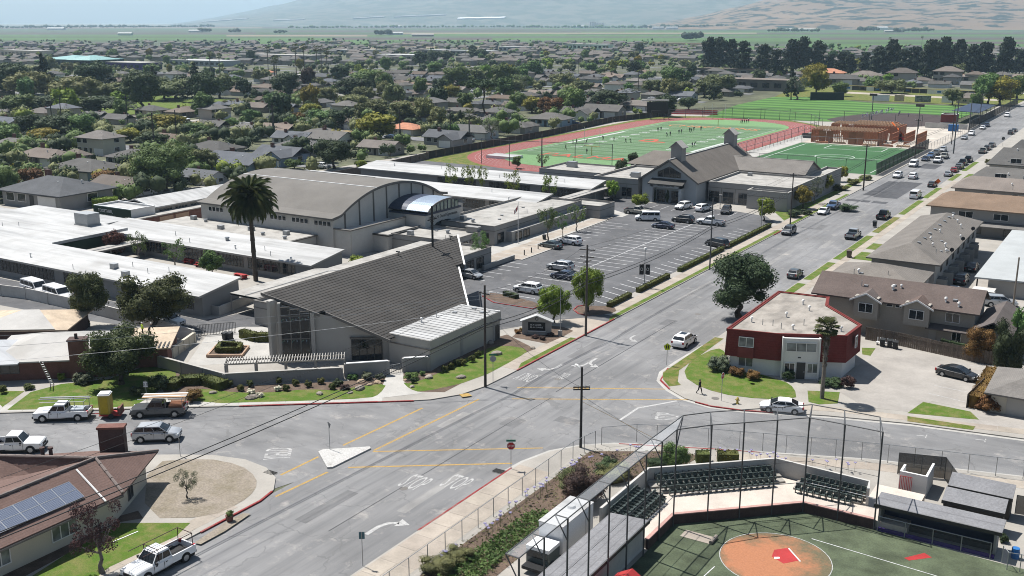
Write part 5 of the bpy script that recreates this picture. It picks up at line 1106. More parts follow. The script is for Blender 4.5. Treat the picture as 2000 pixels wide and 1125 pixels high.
 t=MB(); t.tube((0, -.11, 0), (0, .11, 0), wr, 18); rm=MB(); rm.tube((0, -.125, 0), (0, .125, 0), wr*.62, 12); tm=t.mesh("wheel", RUBBER); rmm=rm.mesh("rim", RIM)
 for x in wx:
  for s_ in(-1, 1):out.append(("wheel", tm, (x, s_*(hw-.07), wr), rmm))
 _veh[kind]=(body, out); return _veh[kind]
def car(kind, col, loc, ang, label, cat=None, group=None, s=1.0, z=0.0, name=None):
 body, parts=veh_meshes(kind); nm=name or dict(sedan="parked_car", hatch="parked_car", suv="parked_suv", van="parked_van", minivan="parked_van", pickup="pickup_truck")[kind]
 T=thing(nm, label, cat or dict(sedan="car", hatch="car", suv="car", van="van", minivan="van", pickup="pickup truck")[kind], (loc[0], loc[1], z), ang, group); T.scale=(s, s, s)
 b=ob("body", body, T); b.material_slots[0].link='OBJECT'; b.material_slots[0].material=CP[col]
 for nm, me, lc, sub in parts:
  o=ob(nm, me, T, lc)
  if sub is not None:ob("rim", sub, o)
 return T
UP=pi/2; DN=-pi/2; ZL=Zb+0.01
wang=math.atan2(.6, .8)
# by the stripped house and on the west street
ram1=car('pickup', 'white', (-97.6, 64.3), wang+pi, "white pickup truck with a ladder rack towing the yellow toilet trailer")
ram2=car('pickup', 'grey', (-89.6, 70.6), wang+pi, "dark grey pickup truck with a roof rack full of planks")
car('suv', 'silver', (-84.2, 65.8), wang, "silver crossover car driving along the near cross street"); pk=car('pickup', 'white', (-94.1, 56.3), wang, "white single cab pickup truck cut off by the picture edge"); chv=car('pickup', 'white', (-62.9, 48.2), DN-.02, "white pickup truck with an open pipe rack in the bottom corner")
def rack(T, x0, x1, z, mat, full=False):
 w=.9
 for x in(x0, x1):
  for s_ in(-1, 1):q=MB(); q.tube((x, s_*w, 1.0), (x, s_*w*.95, z), .035, 5); part(T, "rack_post", q, mat)
  q=MB(); q.tube((x, -w, z), (x, w, z), .035, 5); part(T, "rack_bar", q, mat)
 for s_ in(-1, 1):q=MB(); q.tube((x0, s_*w*.95, z), (2.0 if not full else x1, s_*w*.95, z+.02), .035, 5); part(T, "rack_rail", q, mat)
rack(chv, -2.7, .6, 2.15, BRICKD); rack(ram1, -2.6, -1.0, 2.2, STEEL); rack(ram2, -2.7, -.9, 2.15, STEEL)
for i in range(4):q=MB(); q.box(-3.1, 1.6, -.75+i*.38, -.48+i*.38, 2.2, 2.27); part(ram2, "plank", q, TIMBERL if i%2 else STUCW)
q=MB(); q.box(-2.6, -1.2, -.7, .7, .7, 1.35); part(ram2, "cargo", q, TIMBER); q=MB(); q.box(-2.3, -1.0, -.6, .5, .7, 1.2); part(ram1, "cargo", q, TARP)
for i in range(2):q=MB(); q.box(-3.0, 2.4, -.6+i*.5, -.5+i*.5, 2.22, 2.3); part(ram1, "ladder_rail", q, STEEL)
PT=thing("portable_toilet", "yellow portable toilet standing on a small trailer", "portable toilet", (-94.1, 67.2, 0), wang)
q=MB(); q.box(-.6, .6, -.6, .6, .45, 2.6); part(PT, "cabin", q, YELLOWP); q=MB(); q.box(-.64, .64, -.64, .64, 2.6, 2.68); q.box(-.55, .55, -.55, .55, 2.68, 2.8); part(PT, "roof", q, WHITEP); q=MB(); q.box(-.4, .4, -.64, -.605, .55, 2.4); part(PT, "door", q, M("yellow_door", (0.42, 0.30, 0.02), .6))
TR=thing("trailer", "small red trailer carrying the yellow toilet", "trailer", (-93.7, 67.5, 0), wang)
q=MB(); q.box(-1.1, 1.2, -.8, .8, .33, .44); q.box(-2.4, -1.1, -.05, .05, .33, .42); part(TR, "bed", q, REDPL)
for s_ in(-1, 1):q=MB(); q.tube((.2, s_*.86-.08, .3), (.2, s_*.86+.08, .3), .3, 14); part(TR, "wheel", q, RUBBER)
q=MB(); q.box(1.0, 1.15, -.8, .8, .44, 1.2); q.box(.75, 1.0, -.3, .3, .44, 1.1); part(TR, "tailgate", q, BRICK)
car('sedan', 'white', (-31.9, 107.9), math.radians(197), "white sedan parked before the red roofed building"); car('sedan', 'black', (-17.3, 129.8), math.radians(-12), "black sedan parked alone on the concrete forecourt", z=ZL)
# main street
ex=car('suv', 'white', (-50.6, 124.9), UP, "white car with a sunroof parked near the yellow school sign"); q=MB(); q.box(-.9, .1, -.42, .42, 1.742, 1.752); part(ex, "sunroof", q, GLASSC)
gr="cars parked along the main street"
for kind, col, x, y, a, lab in(
 ('hatch', 'grey', -49.6, 170.3, UP, "dark hatchback with a pale roof parked alone by the long verge"), ('pickup', 'silver', -49.8, 209, UP, "silver crew pickup truck parked by the black bin"), ('pickup', 'black', -49.6, 234, UP, "black pickup truck parked ahead of the silver one"),
 ('van', 'white', -49.3, 266, UP, "white panel van stopped before the fresh asphalt patch"), ('hatch', 'black', -49.3, 287, UP, "small black car beside the orange roadwork sign"), ('suv', 'grey', -61.9, 206, DN, "dark grey car parked by the pole opposite the verge"),
 ('sedan', 'white', -62.3, 232.5, DN, "white low coupe parked in front of the hall shrubs"), ('pickup', 'blue', -62.3, 240.5, DN, "blue pickup truck with a white load behind the coupe"), ('suv', 'white', -60.6, 299, DN, "white car driving just beyond the asphalt patch, left lane"),
 ('suv', 'white', -56.6, 299.5, UP, "white car driving beside another white car past the patch"), ('van', 'white', -61.6, 325, DN, "white van parked at the corner of the dark soccer fence"), ('sedan', 'navy', -61.3, 341, DN, "navy sedan parked along the screened soccer fence"),
 ('suv', 'blue', -61.3, 349.5, DN, "blue grey car parked second along the screened fence"), ('suv', 'grey', -61.3, 358, DN, "dark car parked third along the screened fence"), ('suv', 'silver', -61.0, 368, DN, "silver car parked last along the screened fence"),
 ('pickup', 'white', -57.2, 338.5, DN, "white pickup truck driving towards the asphalt patch"), ('pickup', 'tan', -57.4, 350, DN, "pale pickup truck following the white pickup"), ('sedan', 'silver', -49.3, 310, UP, "silver sedan parked by the tan roofed terrace"),
 ('hatch', 'red', -49.2, 319, UP, "dark red car parked between two silver cars"), ('suv', 'grey', -49.2, 327, UP, "grey car parked ahead of the red one"), ('pickup', 'grey', -49.8, 336.5, UP, "grey pickup truck parked beside the round bush"),
 ('pickup', 'black', -49.6, 345, UP, "black pickup truck parked close behind the grey pickup"), ('pickup', 'tan', -49.2, 371, UP, "pale pickup truck parked third from the street top row"), ('suv', 'black', -49.2, 381, UP, "black car parked next to the pale pickup"),
 ('suv', 'grey', -49.2, 391, UP, "dark car parked at the head of the right hand row"), ('sedan', 'silver', -61.4, 412, DN, "silver car parked by the framed building site"), ('suv', 'white', -61.4, 428, DN, "white car parked by the red scorer booth"),
 ('sedan', 'white', -61.4, 455, DN, "white sedan parked beside the dugout roof screen"), ('suv', 'navy', -61.4, 466, DN, "navy car parked under the blue dugout roof"), ('van', 'white', -60.5, 520, DN, "white box van far up the street beside the dugout"),
 ('suv', 'black', -49.2, 440, UP, "black car parked far up on the kerb beside the sign"), ('sedan', 'grey', -49.2, 450, UP, "grey sedan parked far up behind the black car")):
 car(kind, col, (x, y), a, lab, group=gr)
# school car park
gl_="cars in the school car park"
for kind, col, x, y, a, lab in(
 ('sedan', 'green', -96.0, 168.2, pi-.15, "green grey saloon by the plaza bollards"), ('suv', 'white', -94.6, 173.2, pi-.1, "boxy white car beside the green grey saloon"), ('suv', 'silver', -85.6, 153.4, pi, "silver estate car alone at the start of the stall rows"),
 ('sedan', 'navy', -82.0, 148.2, pi, "navy car half hidden by a bright round tree"), ('suv', 'white', -82.4, 137.2, pi, "white car behind the low hedge near the drive"), ('hatch', 'silver', -95.6, 140.4, 0, "silver car peeping out behind the church roof edge"),
 ('pickup', 'tan', -97.4, 209.6, .1, "old pale pickup at the apron of the covered walk"), ('van', 'white', -92.2, 203.6, pi+.5, "white panel van in the middle of the car park"), ('sedan', 'navy', -85.8, 197.4, pi, "dark blue sedan in the centre stalls"),
 ('suv', 'black', -84.8, 205.6, pi, "large black car in the centre stalls"), ('pickup', 'white', -78.8, 206.2, pi, "white pickup truck with a black bed cover"), ('suv', 'white', -91.2, 221, DN-.2, "white car parked right of the hall doors"),
 ('suv', 'white', -86.3, 221, UP-.2, "white car with dark tail parked before the hall"), ('suv', 'black', -80.9, 221, DN+.2, "black car parked at the end of the hall row"), ('minivan', 'black', -69.6, 186, pi-.35, "black minivan in the slanted stalls by the hedge")):
 car(kind, col, (x, y), a, lab, group=gl_, z=ZL)
for x, y, lab in((-148.6, 95.6, "white lettered school van at the head of the drive"), (-142.0, 95.0, "white school van beside the lettered one")):
 v=car('van', 'white', (x, y), -.12, lab, z=ZL, s=1.08);
 if x<-145:words("PALMA", (.2, -1.03), 0, .5, 2.2, BLACK, .85, "lettering", parent=v, rx=pi/2)
car('suv', 'white', (-116.2, 94.6), .1, "white car in the shade under the drive trees", z=ZL)
for i, (x, y, c, a, lab)in enumerate(((-24.6, 171.5, 'silver', UP, "silver car parked in the alley by the apartments"), (-25.0, 180.5, 'grey', UP, "grey car parked in the alley under a door hood"), (-25.0, 191, 'black', UP, "black car deeper in the alley"), (-17.5, 168, 'silver', .3, "silver car behind the short pale wall"))):car('suv' if i%2 else 'sedan', c, (x, y), a, lab, z=ZL)
# box truck inside the ballpark
BT=thing("box_truck", "white box truck with a dark cab behind the ballpark dugout", "truck", (-37.2, 66.8, Zb), UP)
q=MB(); q.box(-1.2, 4.0, -1.1, 1.1, .7, 3.1); part(BT, "cargo_box", q, WHITEP); q=MB(); q.box(-1.25, 4.05, -1.14, 1.14, 3.1, 3.16); q.tube((2.2, 0, 3.16), (2.2, 0, 3.35), .4, 10, .3); part(BT, "box_roof", q, WROOF)
q=MB(); q.box(-3.3, -1.5, -1.0, 1.0, .6, 1.7); part(BT, "cab", q, CP['green']); q=MB(); q.box(-3.3, -1.5, -1.02, 1.02, 1.7, 2.0); part(BT, "cab_roof", q, WHITEP); q=MB(); q.box(-4.2, 4.0, -.9, .9, .4, .65); part(BT, "chassis", q, BLACK); q=MB(); q.box(-3.34, -3.305, -.9, .9, 1.1, 1.68); part(BT, "windscreen", q, GLASSC)
for x in(-2.7, 2.4):
 for s_ in(-1, 1):q=MB(); q.tube((x, s_*.95-.14, .45), (x, s_*.95+.14, .45), .45, 16); part(BT, "wheel", q, RUBBER)
q=MB(); q.box(2.6, 3.5, -1.14, -1.105, .9, 2.7); part(BT, "side_door", q, STUCW)
# ------------------------------------------------------------------ vegetation
ICO_V, ICO_F=None, None
def _ico():
 global ICO_V, ICO_F
 b=bmesh.new(); bmesh.ops.create_icosphere(b, subdivisions=1, radius=1); b.verts.ensure_lookup_table()
 ICO_V=np.array([v.co[:]for v in b.verts]); ICO_F=np.array([[v.index for v in f.verts]for f in b.faces]); b.free()
_ico()
def np_mesh(name, V, quads=None, tris=None, mat=None):
 me=bpy.data.meshes.new(name); V=np.asarray(V, dtype=np.float32).reshape(-1, 3)
 nq=0 if quads is None else len(quads); ntri=0 if tris is None else len(tris)
 idx=np.concatenate([np.asarray(x).ravel()for x in(quads, tris)if x is not None and len(x)]).astype(np.int32)
 st=np.concatenate([np.arange(nq)*4, nq*4+np.arange(ntri)*3]).astype(np.int32)
 me.vertices.add(len(V)); me.vertices.foreach_set("co", V.ravel()); me.loops.add(len(idx)); me.loops.foreach_set("vertex_index", idx)
 me.polygons.add(nq+ntri); me.polygons.foreach_set("loop_start", st); me.update(calc_edges=True)
 if mat:me.materials.append(mat)
 return me
def foliage(name, clumps, per, leaf_s, mat, seed, core=0.80, tilt=0.5, squash=(1, 1, 1)):
 """clumps: (x,y,z,r[,rz]); leaf faces on each clump's shell round a lumpy core"""
 g=np.random.default_rng(seed); V=[]; Q=[]; T=[]; nv=0
 for c in clumps:
  x, y, z, r=c[:4]; rz=c[4]if len(c)>4 else r
  n=max(6, int(per*(r**1.5)if per>0 else 0))
  d=g.normal(size=(n, 3)); d[:, 2]=d[:, 2]*.9+.25; d/=np.linalg.norm(d, axis=1)[:, None]
  rad=g.uniform(.78, 1.12, (n, 1)); p=np.array([x, y, z])+d*np.array([r, r, rz])*rad
  nn=d+g.normal(size=(n, 3))*tilt; nn/=np.linalg.norm(nn, axis=1)[:, None]
  a=np.cross(nn, g.normal(size=(n, 3))); a/=np.linalg.norm(a, axis=1)[:, None]+1e-9; b=np.cross(nn, a)
  s=leaf_s*g.uniform(.55, 1.35, (n, 1)); a*=s*.5; b*=s*g.uniform(.3, .55, (n, 1))
  q=np.stack([p-a-b*.4, p+a*.1-b, p+a+b*.3, p-a*.2+b], 1).reshape(-1, 3)
  V.append(q); Q.append(np.arange(n*4).reshape(-1, 4)+nv); nv+=n*4
  if core:
   iv=ICO_V*np.array([r, r, rz])*core*g.uniform(.82, 1.1, (len(ICO_V), 1))+np.array([x, y, z]); V.append(iv); T.append(ICO_F+nv); nv+=len(iv)
 return np_mesh(name, np.concatenate(V), np.concatenate(Q), np.concatenate(T)if T else None, mat)
def trunk_mesh(h, r, limbs, seed, mat, lean=.03):
 g=random.Random(seed); m=MB(); k=4; p=Vector((0, 0, -.005));
 for i in range(k):
  q=Vector((g.uniform(-lean, lean), g.uniform(-lean, lean), h*(i+1)/k)); m.tube(p, q, r*(1.15-i*.16)*(1.3 if i==0 else 1), 7, r*(1.15-(i+1)*.16), cap=False); p=q
 for(x, y, z, rr)in limbs:
  a=Vector((0, 0, h*g.uniform(.7, 1.0))); b=Vector((x, y, z)); mid=a.lerp(b, .5)+Vector((0, 0, -.02)); m.tube(a, mid, r*.5, 5, r*.36, cap=False); m.tube(mid, b, r*.36, 5, r*.15, cap=False)
 return m.mesh("trunk", mat)
def clumps_of(kind, seed):
 g=random.Random(seed); C=[]
 if kind=='round':
  for i in range(26):
   while True:
    x, y, z=g.uniform(-1, 1), g.uniform(-1, 1), g.uniform(-1, 1); d=x*x+y*y+z*z
    if .25<d<1:break
   C.append((x*.37, y*.37, .56+z*.33, g.uniform(.10, .17)))
  C.append((0, 0, .55, .3)); C.append((.05, 0, .72, .22)); ht=.3
 elif kind=='wide':
  for i in range(30):
   a=g.uniform(0, 2*pi); r=math.sqrt(g.uniform(.02, 1)); C.append((math.cos(a)*r*.40, math.sin(a)*r*.40, .55+g.uniform(-.27, .29)*(1.1-r*.5), g.uniform(.10, .165)))
  C.append((0, 0, .55, .27)); ht=.32
 elif kind=='pine':
  for i in range(42):
   t=g.uniform(0.16, 1); w=.42*(1-t)**.5+.07; a=g.uniform(0, 2*pi); r=g.uniform(.3, 1)*w; C.append((math.cos(a)*r, math.sin(a)*r, t*.93, g.uniform(.10, .17), g.uniform(.045, .075)))
  for t in(.3, .42, .55, .7, .85):C.append((0, 0, t, .24*(1.1-t)+.09, .11))
  ht=.95
 elif kind=='cedar':
  for i in range(36):
   t=g.uniform(0.12, 1); w=.46*(1-t)+.03; a=g.uniform(0, 2*pi); r=g.uniform(.5, 1)*w; C.append((math.cos(a)*r, math.sin(a)*r, t*.96, g.uniform(.06, .11)*(1.3-t), .035))
  for t in(.3, .5, .7, .85):C.append((0, 0, t, .3*(1.05-t), .1))
  ht=.95
 elif kind=='column':
  for i in range(16):t=i/15; C.append((g.uniform(-.12, .12), g.uniform(-.12, .12), .12+t*.82, (.30*math.sin(pi*(.16+.8*t))+.06), .09))
  ht=.5
 elif kind=='sparse':
  for i in range(20):
   a=g.uniform(0, 2*pi); r=math.sqrt(g.uniform(.05, 1)); C.append((math.cos(a)*r*.40, math.sin(a)*r*.40, g.uniform(.42, .94), g.uniform(.07, .125)))
  ht=.4
 elif kind=='umbrella':
  for i in range(26):a=g.uniform(0, 2*pi); r=math.sqrt(g.uniform(0, 1)); C.append((math.cos(a)*r*.42, math.sin(a)*r*.42, .86+g.uniform(-.04, .06)*(1.4-r), g.uniform(.09, .13), .05))
  ht=.82
 elif kind=='bush':
  for i in range(18):
   a=g.uniform(0, 2*pi); r=math.sqrt(g.uniform(.0, 1)); z=g.uniform(.2, .82)*(1.12-.35*r); C.append((math.cos(a)*r*.36, math.sin(a)*r*.36, z, g.uniform(.13, .19)))
  C.append((0, 0, .4, .33, .36)); ht=.25
 return C, ht
_tp={}
def tree_proto(kind, mat, seed, q):
 key=(kind, mat.name, seed, q)
 if key in _tp:return _tp[key]
 C, ht=clumps_of(kind, seed*13+len(kind))
 per, ls={'hi':(6200, .027), 'mid':(1500, .052), 'lo':(560, .085)}[q]
 if kind=='sparse':per*=1.1; ls*=.85
 if kind in('pine', 'cedar'):per*=.9; ls*=.95
 cr=foliage("crown", C, per, ls, mat, seed, 0 if kind=='sparse' else .8)
 g=random.Random(seed); limbs=[(c[0]*.8, c[1]*.8, c[2], 0)for c in g.sample(C, min(len(C), 9 if q!='lo' else 4))]if kind not in('pine', 'cedar', 'column')else[]
 tr=trunk_mesh(ht, {'umbrella':.022, 'pine':.022, 'cedar':.025}.get(kind, .032), limbs, seed, BARKG if kind=='sparse' else BARK)
 _tp[key]=(tr, cr); return _tp[key]
def plant(kind, mat, X, Y, h, w, label, cat="tree", group=None, name="tree", q='mid', seed=None, z=Zb):
 seed=R.randrange(3)if seed is None else seed; tr, cr=tree_proto(kind, mat, seed, q)
 T=thing(name, label, cat, (X, Y, z), R.uniform(0, 2*pi), group); T.scale=(w, w, h)
 if kind!='bush':ob("trunk", tr, T)
 ob("crown", cr, T); return T
def height(px, pb, pt):
 X, Y=G(px, pb); y=-X*_sa+Y*_ca; lo, hi=0.0, 60.0
 for _ in range(40):
  mid=(lo+hi)/2; z=mid-CAM_H; d=y*_cp-z*_sp
  if 562.5-FPX*(y*_sp+z*_cp)/d>pt:lo=mid
  else:hi=mid
 return lo
def mpp(px, py):
 """metres across one photo pixel at that ground spot"""
 X, Y=G(px, py); y=-X*_sa+Y*_ca; return(y*_cp+CAM_H*_sp)/FPX
def pt(kind, mat, px, pb, ptop, wpx, label, **k):
 X, Y=G(px, pb); h=height(px, pb, ptop); k.setdefault("z", Zb if X>-200 else Zg); return plant(kind, mat, X, Y, h, wpx*mpp(px, pb), label, **k)
D, Gn, Br, Ye, Ol, Pi, Ru, Pu, Gg=L_DARK, L_GREEN, L_BRIGHT, L_YELLOW, L_OLIVE, L_PINE, L_RUST, L_PURPLE, L_GREYG
for a in(
 ('round', L_NEAR, 172, 640, 525, 92, "bushy olive tree by the block wall, leftmost of the drive pair"), ('wide', L_NEAR, 303, 650, 528, 148, "broad bushy olive green tree shading the school drive"), ('wide', L_NEAR, 238, 752, 630, 150, "broad bushy tree on the lawn of the stripped house"),
 ('round', Gn, 326, 374, 276, 138, "big dense green tree behind the school's back corner"), ('round', Gn, 12, 392, 322, 64, "dense green tree at the left picture edge by the ranch houses"), ('round', Ru, 62, 382, 324, 66, "rust and olive tree beside the left edge tree"),
 ('round', Ru, 207, 362, 331, 56, "small rust red and olive tree before the blue garage house"), ('wide', Ol, 396, 338, 286, 62, "olive tree just right of the big dense green tree"),
 ('wide', Br, 1082, 632, 548, 68, "bright green round tree behind the school monument sign"), ('round', Br, 1147, 610, 519, 70, "bright green round tree on the drive island"),
 ('sparse', Gn, 1070, 474, 408, 48, "loose tree nearest the green grey saloon on the plaza"), ('sparse', Gn, 1099, 464, 418, 26, "thin young tree between two others along the plaza"), ('sparse', Gn, 1126, 453, 402, 38, "loose tree farthest along the plaza"), ('sparse', Gn, 937, 518, 456, 50, "loose tree beside the church's far roof corner"),
 ('wide', Br, 1250, 408, 376, 36, "small bright tree standing alone before the hall"), ('wide', Br, 1196, 392, 350, 34, "bright tree in a red ringed bed beside the covered walk"), ('round', Br, 1492, 432, 384, 42, "yellow green tree at the car park exit near the hall"), ('round', Ye, 1568, 408, 361, 42, "yellow green tree at the hall's street corner"),
 ('wide', Br, 1521, 412, 383, 24, "small yellow green tree against the hall wall"), ('sparse', Gg, 1590, 398, 347, 36, "bare grey tree beside the hall's long side wall"), ('wide', Ye, 1613, 378, 338, 30, "yellow green tree second along the hall side"), ('wide', Ye, 1640, 356, 321, 30, "yellow green tree at the far end of the hall side"),
 ('round', D, 1443, 620, 496, 160, "large dark street tree beside the red roofed building"),
 ('round', D, 652, 330, 268, 84, "big dark green tree behind the gymnasium roof"), ('round', Br, 705, 332, 312, 30, "small bright tree at the end of the farthest wing"), ('wide', Gn, 575, 330, 308, 40, "low grey green tree left of the big dark tree"),
 ('round', D, 1215, 360, 308, 34, "dark tree by the flat block beside the track"), ('round', D, 1237, 330, 298, 32, "dark tree left of the hall roof"), ('round', Gn, 1010, 330, 304, 22, "sparse young tree at the track end, nearest the pole vault mat"), ('sparse', Gn, 1060, 332, 302, 30, "young tree at the track end before the goal"),
 ('round', Br, 695, 535, 500, 44, "bright leafy shrub poking up behind the church ridge")):
 pt(*a, q='hi' if a[4]-a[3]<-60 or a[5]>80 else 'mid')
for px, py, w, h, kd, mt, l in((182, 462, 44, 5.2, 'round', L_RED, "small dark red leafed tree in the school court"), (279, 480, 42, 5.4, 'sparse', Gn, "loose leafy court tree nearest the red leafed tree"), (340, 495, 48, 5.4, 'sparse', Gn, "loose leafy court tree in the middle"), (413, 508, 50, 4.8, 'round', Gn, "neat round court tree beside the date palm")):X, Y=G(px, py, 3); X=max(X, -158.6); plant(kd, mt, X, min(Y, 118.5), h, w*mpp(px, py), l)
for px, py, w in((882, 338, 28), (915, 341, 30), (942, 344, 24), (1000, 350, 34), (1073, 360, 32)):X, Y=G(px, py, 3.2); plant('sparse', Br, X*.945, Y*.945, 7.4, w*mpp(px, py), "feathery young tree in the row between the two far wings", group="feathery trees between the far classroom wings")
for x in(-101.0, -97.7, -94.5):plant('column', D, x, 226.6, 3.2, 1.1, "slim dark cypress beside the hall doors", group="cypresses at the hall doors", name="cypress", z=Zb)
pt('sparse', Pu, 200, 1122, 982, 128, "nearly bare purple leafed tree before the solar panel house", q='hi', seed=1); pt('sparse', Gg, 366, 975, 923, 46, "wispy desert tree alone in the dirt yard", q='hi')
# hedge boxes and clipped shrubs
def hedge(label, pts, w, h, mat, name="hedge", z=Zb, group=None, seed=1, leaf_s=.22, per=26):
 g=np.random.default_rng(seed); m=MB(); V=[]; Q=[]; nv=0
 P=[Vector(p)for p in pts]
 for a, b in zip(P, P[1:]):
  d=b-a; L=d.length; d.normalize(); nn=Vector((-d.y, d.x)); n=int((L*(w+2*h))*per)
  t=g.uniform(0, L, n); u=g.uniform(-h-w/2, h+w/2, n)
  y=np.clip(u, -w/2, w/2); zz=np.where(np.abs(u)>w/2, h-(np.abs(u)-w/2), h)*1.0
  p=np.stack([a.x+d.x*t+nn.x*y, a.y+d.y*t+nn.y*y, zz], 1)+g.normal(size=(n, 3))*.045
  aa=g.normal(size=(n, 3)); aa/=np.linalg.norm(aa, axis=1)[:, None]; bb=np.cross(aa, g.normal(size=(n, 3))); bb/=np.linalg.norm(bb, axis=1)[:, None]
  s=leaf_s*g.uniform(.5, 1.2, (n, 1)); aa*=s*.5; bb*=s*.35
  V.append(np.stack([p-aa, p-bb, p+aa, p+bb], 1).reshape(-1, 3)); Q.append(np.arange(n*4).reshape(-1, 4)+nv); nv+=n*4
  c=MB(); c.strip([tuple(a+d*.05), tuple(b-d*.05)], w*.94, 0, h*.96); cv=np.array(c.v); V.append(cv); Q.append(np.array([f for f in c.f])+nv); nv+=len(cv)
 V=np.concatenate(V); o=P[0]; V[:, 0]-=o.x; V[:, 1]-=o.y
 return tag(ob(name, np_mesh(name, V, np.concatenate(Q), None, mat), None, (o.x, o.y, z)), label, "hedge", group)
for i, (y0, y1, w)in enumerate(((136.0, 143.4, "nearest the drive island"), (146.2, 158.3, "second from the drive island"), (162.8, 183.6, "third from the drive island"), (185.6, 211, "longest, up to the car park exit"))):
 hedge("low clipped hedge edging the car park, "+w, [(-67.5, y0), (-67.5, y1)], .75, .75, L_HEDGE, seed=i, group="hedges between car park and street")
hq=[(p[0], p[1])for p in GG((424, 694), (466, 694), (472, 684), (432, 682))]; hedge("clipped box hedge ring inside the terracotta planter", hq+[hq[0]], .5, .75, L_HEDGE, z=.38, seed=9)
hedge("dark clipped hedge curving behind the court", GG((472, 660), (500, 668), (540, 668)), 1.0, 1.2, L_HEDGE, seed=10); hedge("long low rounded hedge beneath the street wall", GG((330, 765), (350, 752), (400, 750), (438, 762)), 1.6, 1.0, L_HEDGE, seed=11)
hedge("tangled shrub row along the forecourt edge", GG((1902, 800), (1918, 770), (1935, 740)), 1.3, 1.5, L_RUST, seed=12); hedge("clipped hedge behind the grandstand, square one", GG((1358, 905), (1386, 905)), 1.2, 1.1, L_HEDGE, seed=13); hedge("clipped hedge behind the grandstand, longer one", GG((1400, 903), (1442, 904)), 1.2, 1.0, L_HEDGE, seed=14)
hedge("row of low shrubs at the green lettered wall", GG((180, 405), (232, 402)), 3.0, 2.0, L_BRIGHT, seed=15, leaf_s=.35, per=12); hedge("low dark hedge and lavender at the drive island", GG((985, 578), (1000, 582), (1010, 585)), .9, .7, L_DARK, seed=16)
hedge("ivy hanging over the wooden fence", GG((1835, 690), (1900, 705)), .6, 1.9, L_DARK, seed=17)
BU="shrubs in the church front beds"
def bush(px, pb, wpx, hpx, mat, label, group=None, q='mid', name="shrub", z=Zb):
 X, Y=G(px, pb); k=mpp(px, pb); return plant('bush', mat, X, Y, max(.3, height(px, pb, pb-hpx)), wpx*k*1.12, label, "shrub", group, name, q, z=z)
for px, pb, w, h, mt in((690, 742, 22, 12, Gn), (716, 742, 26, 15, Gg), (742, 745, 20, 16, Gg), (690, 732, 18, 10, Gn), (805, 742, 30, 16, Gn), (825, 735, 12, 10, Gn), (808, 750, 14, 12, D), (660, 755, 22, 14, D), (675, 762, 20, 12, Pu)):bush(px, pb, w, h, mt, "rounded garden shrub in the mulch beds beside the church entry walk", BU)
for i, (px, pb)in enumerate(((560, 765), (578, 755), (602, 758), (628, 752), (649, 762), (470, 765), (488, 757), (545, 752), (449, 757), (905, 715), (922, 709), (934, 700), (868, 728), (880, 722), (892, 716))):bush(px, pb, 15, 15, L_HEDGE, "small clipped globe shrub in the bed along the church walls", "clipped globe shrubs along the church walls")
for px, pb in((490, 771), (508, 777), (543, 765)):bush(px, pb, 16, 11, FLOWW, "white flowering clump at the foot of the street wall", "white flower clumps by the street wall", name="flower_clump")
for px, pb, w, h, mt, l in((380, 785, 40, 25, Ru, "reddish shrub at the lawn tip behind the grey pickup"), (310, 765, 40, 35, D, "dark tall shrub between house lawn and church lawn"), (270, 775, 34, 22, D, "dark low shrub by the speed sign"), (165, 750, 40, 24, Gg, "lavender shrub in front of the stripped house"), (120, 745, 20, 16, Br, "bright yellow green shrub by the ladder"), (7, 770, 18, 18, L_HEDGE, "clipped cube shrub at the house path, outer"), (58, 762, 24, 12, L_HEDGE, "clipped flat shrub left of the ladder"), (300, 705, 60, 30, Gg, "lavender bank beside the stripped house"),
 (1402, 725, 46, 34, Gg, "big strappy leaved clump at the red building's corner"), (1440, 735, 36, 18, Ru, "pink flowering shrub under the red building's window"), (1470, 742, 34, 18, Ru, "pink flowering shrub next to the white wall"), (1540, 745, 26, 22, D, "dark shrub by the entry door"), (1655, 760, 30, 26, Pu, "dark purple shrub at the forecourt corner"), (1620, 755, 46, 18, D, "dark shrubs behind the fan palm"),
 (1140, 985, 96, 75, Pu, "big purple brown bush behind the ballpark netting"), (1120, 955, 70, 45, Ol, "olive bush beside the big purple bush"), (1200, 935, 70, 28, Ol, "low olive bush behind the stand wall"), (1185, 925, 50, 30, D, "dark bush at the ballpark corner"), (1320, 918, 56, 60, Gn, "upright green bush behind the grandstand"), (1290, 915, 60, 22, D, "low dark hedge bush behind the grandstand"),
 (860, 1118, 74, 34, Ol, "rounded shrub pair at the bottom of the fence line"), (895, 1095, 56, 26, Ol, "smaller rounded shrub next to the shrub pair"), (1915, 705, 62, 78, Ru, "rust and olive tangled shrub by the wooden fence"), (1962, 735, 60, 120, D, "tall dark conifer at the right edge"), (1990, 690, 50, 110, Gn, "leafy green tree at the right picture edge"), (1935, 690, 40, 70, D, "dark shrub behind the rust tangle"),
 (1930, 805, 46, 40, Ru, "rusty shrub by the garage drive"), (1945, 800, 34, 26, FLOWW, "white flowering rose shrub by the garage drive"), (1655, 412, 40, 14, D, "dark spreading shrub by the hall lawn"), (1552, 425, 36, 16, D, "dark low shrub at the hall corner pole"), (1575, 420, 24, 12, D, "dark cushion shrub at the hall corner"), (1665, 362, 30, 14, L_HEDGE, "cushion shrub bank at the far hall lawn"), (1640, 372, 34, 12, L_HEDGE, "cushion shrub on the hall lawn slope"), (1690, 352, 26, 12, Ol, "low shrub by the soccer fence corner"),
 (1930, 322, 16, 12, L_HEDGE, "round clipped street bush by the grey roof"), (1960, 1062, 20, 20, D, "dark clump beside the blue barrel")):bush(px, pb, w, h, mt, l, q='hi' if w>50 else 'mid')
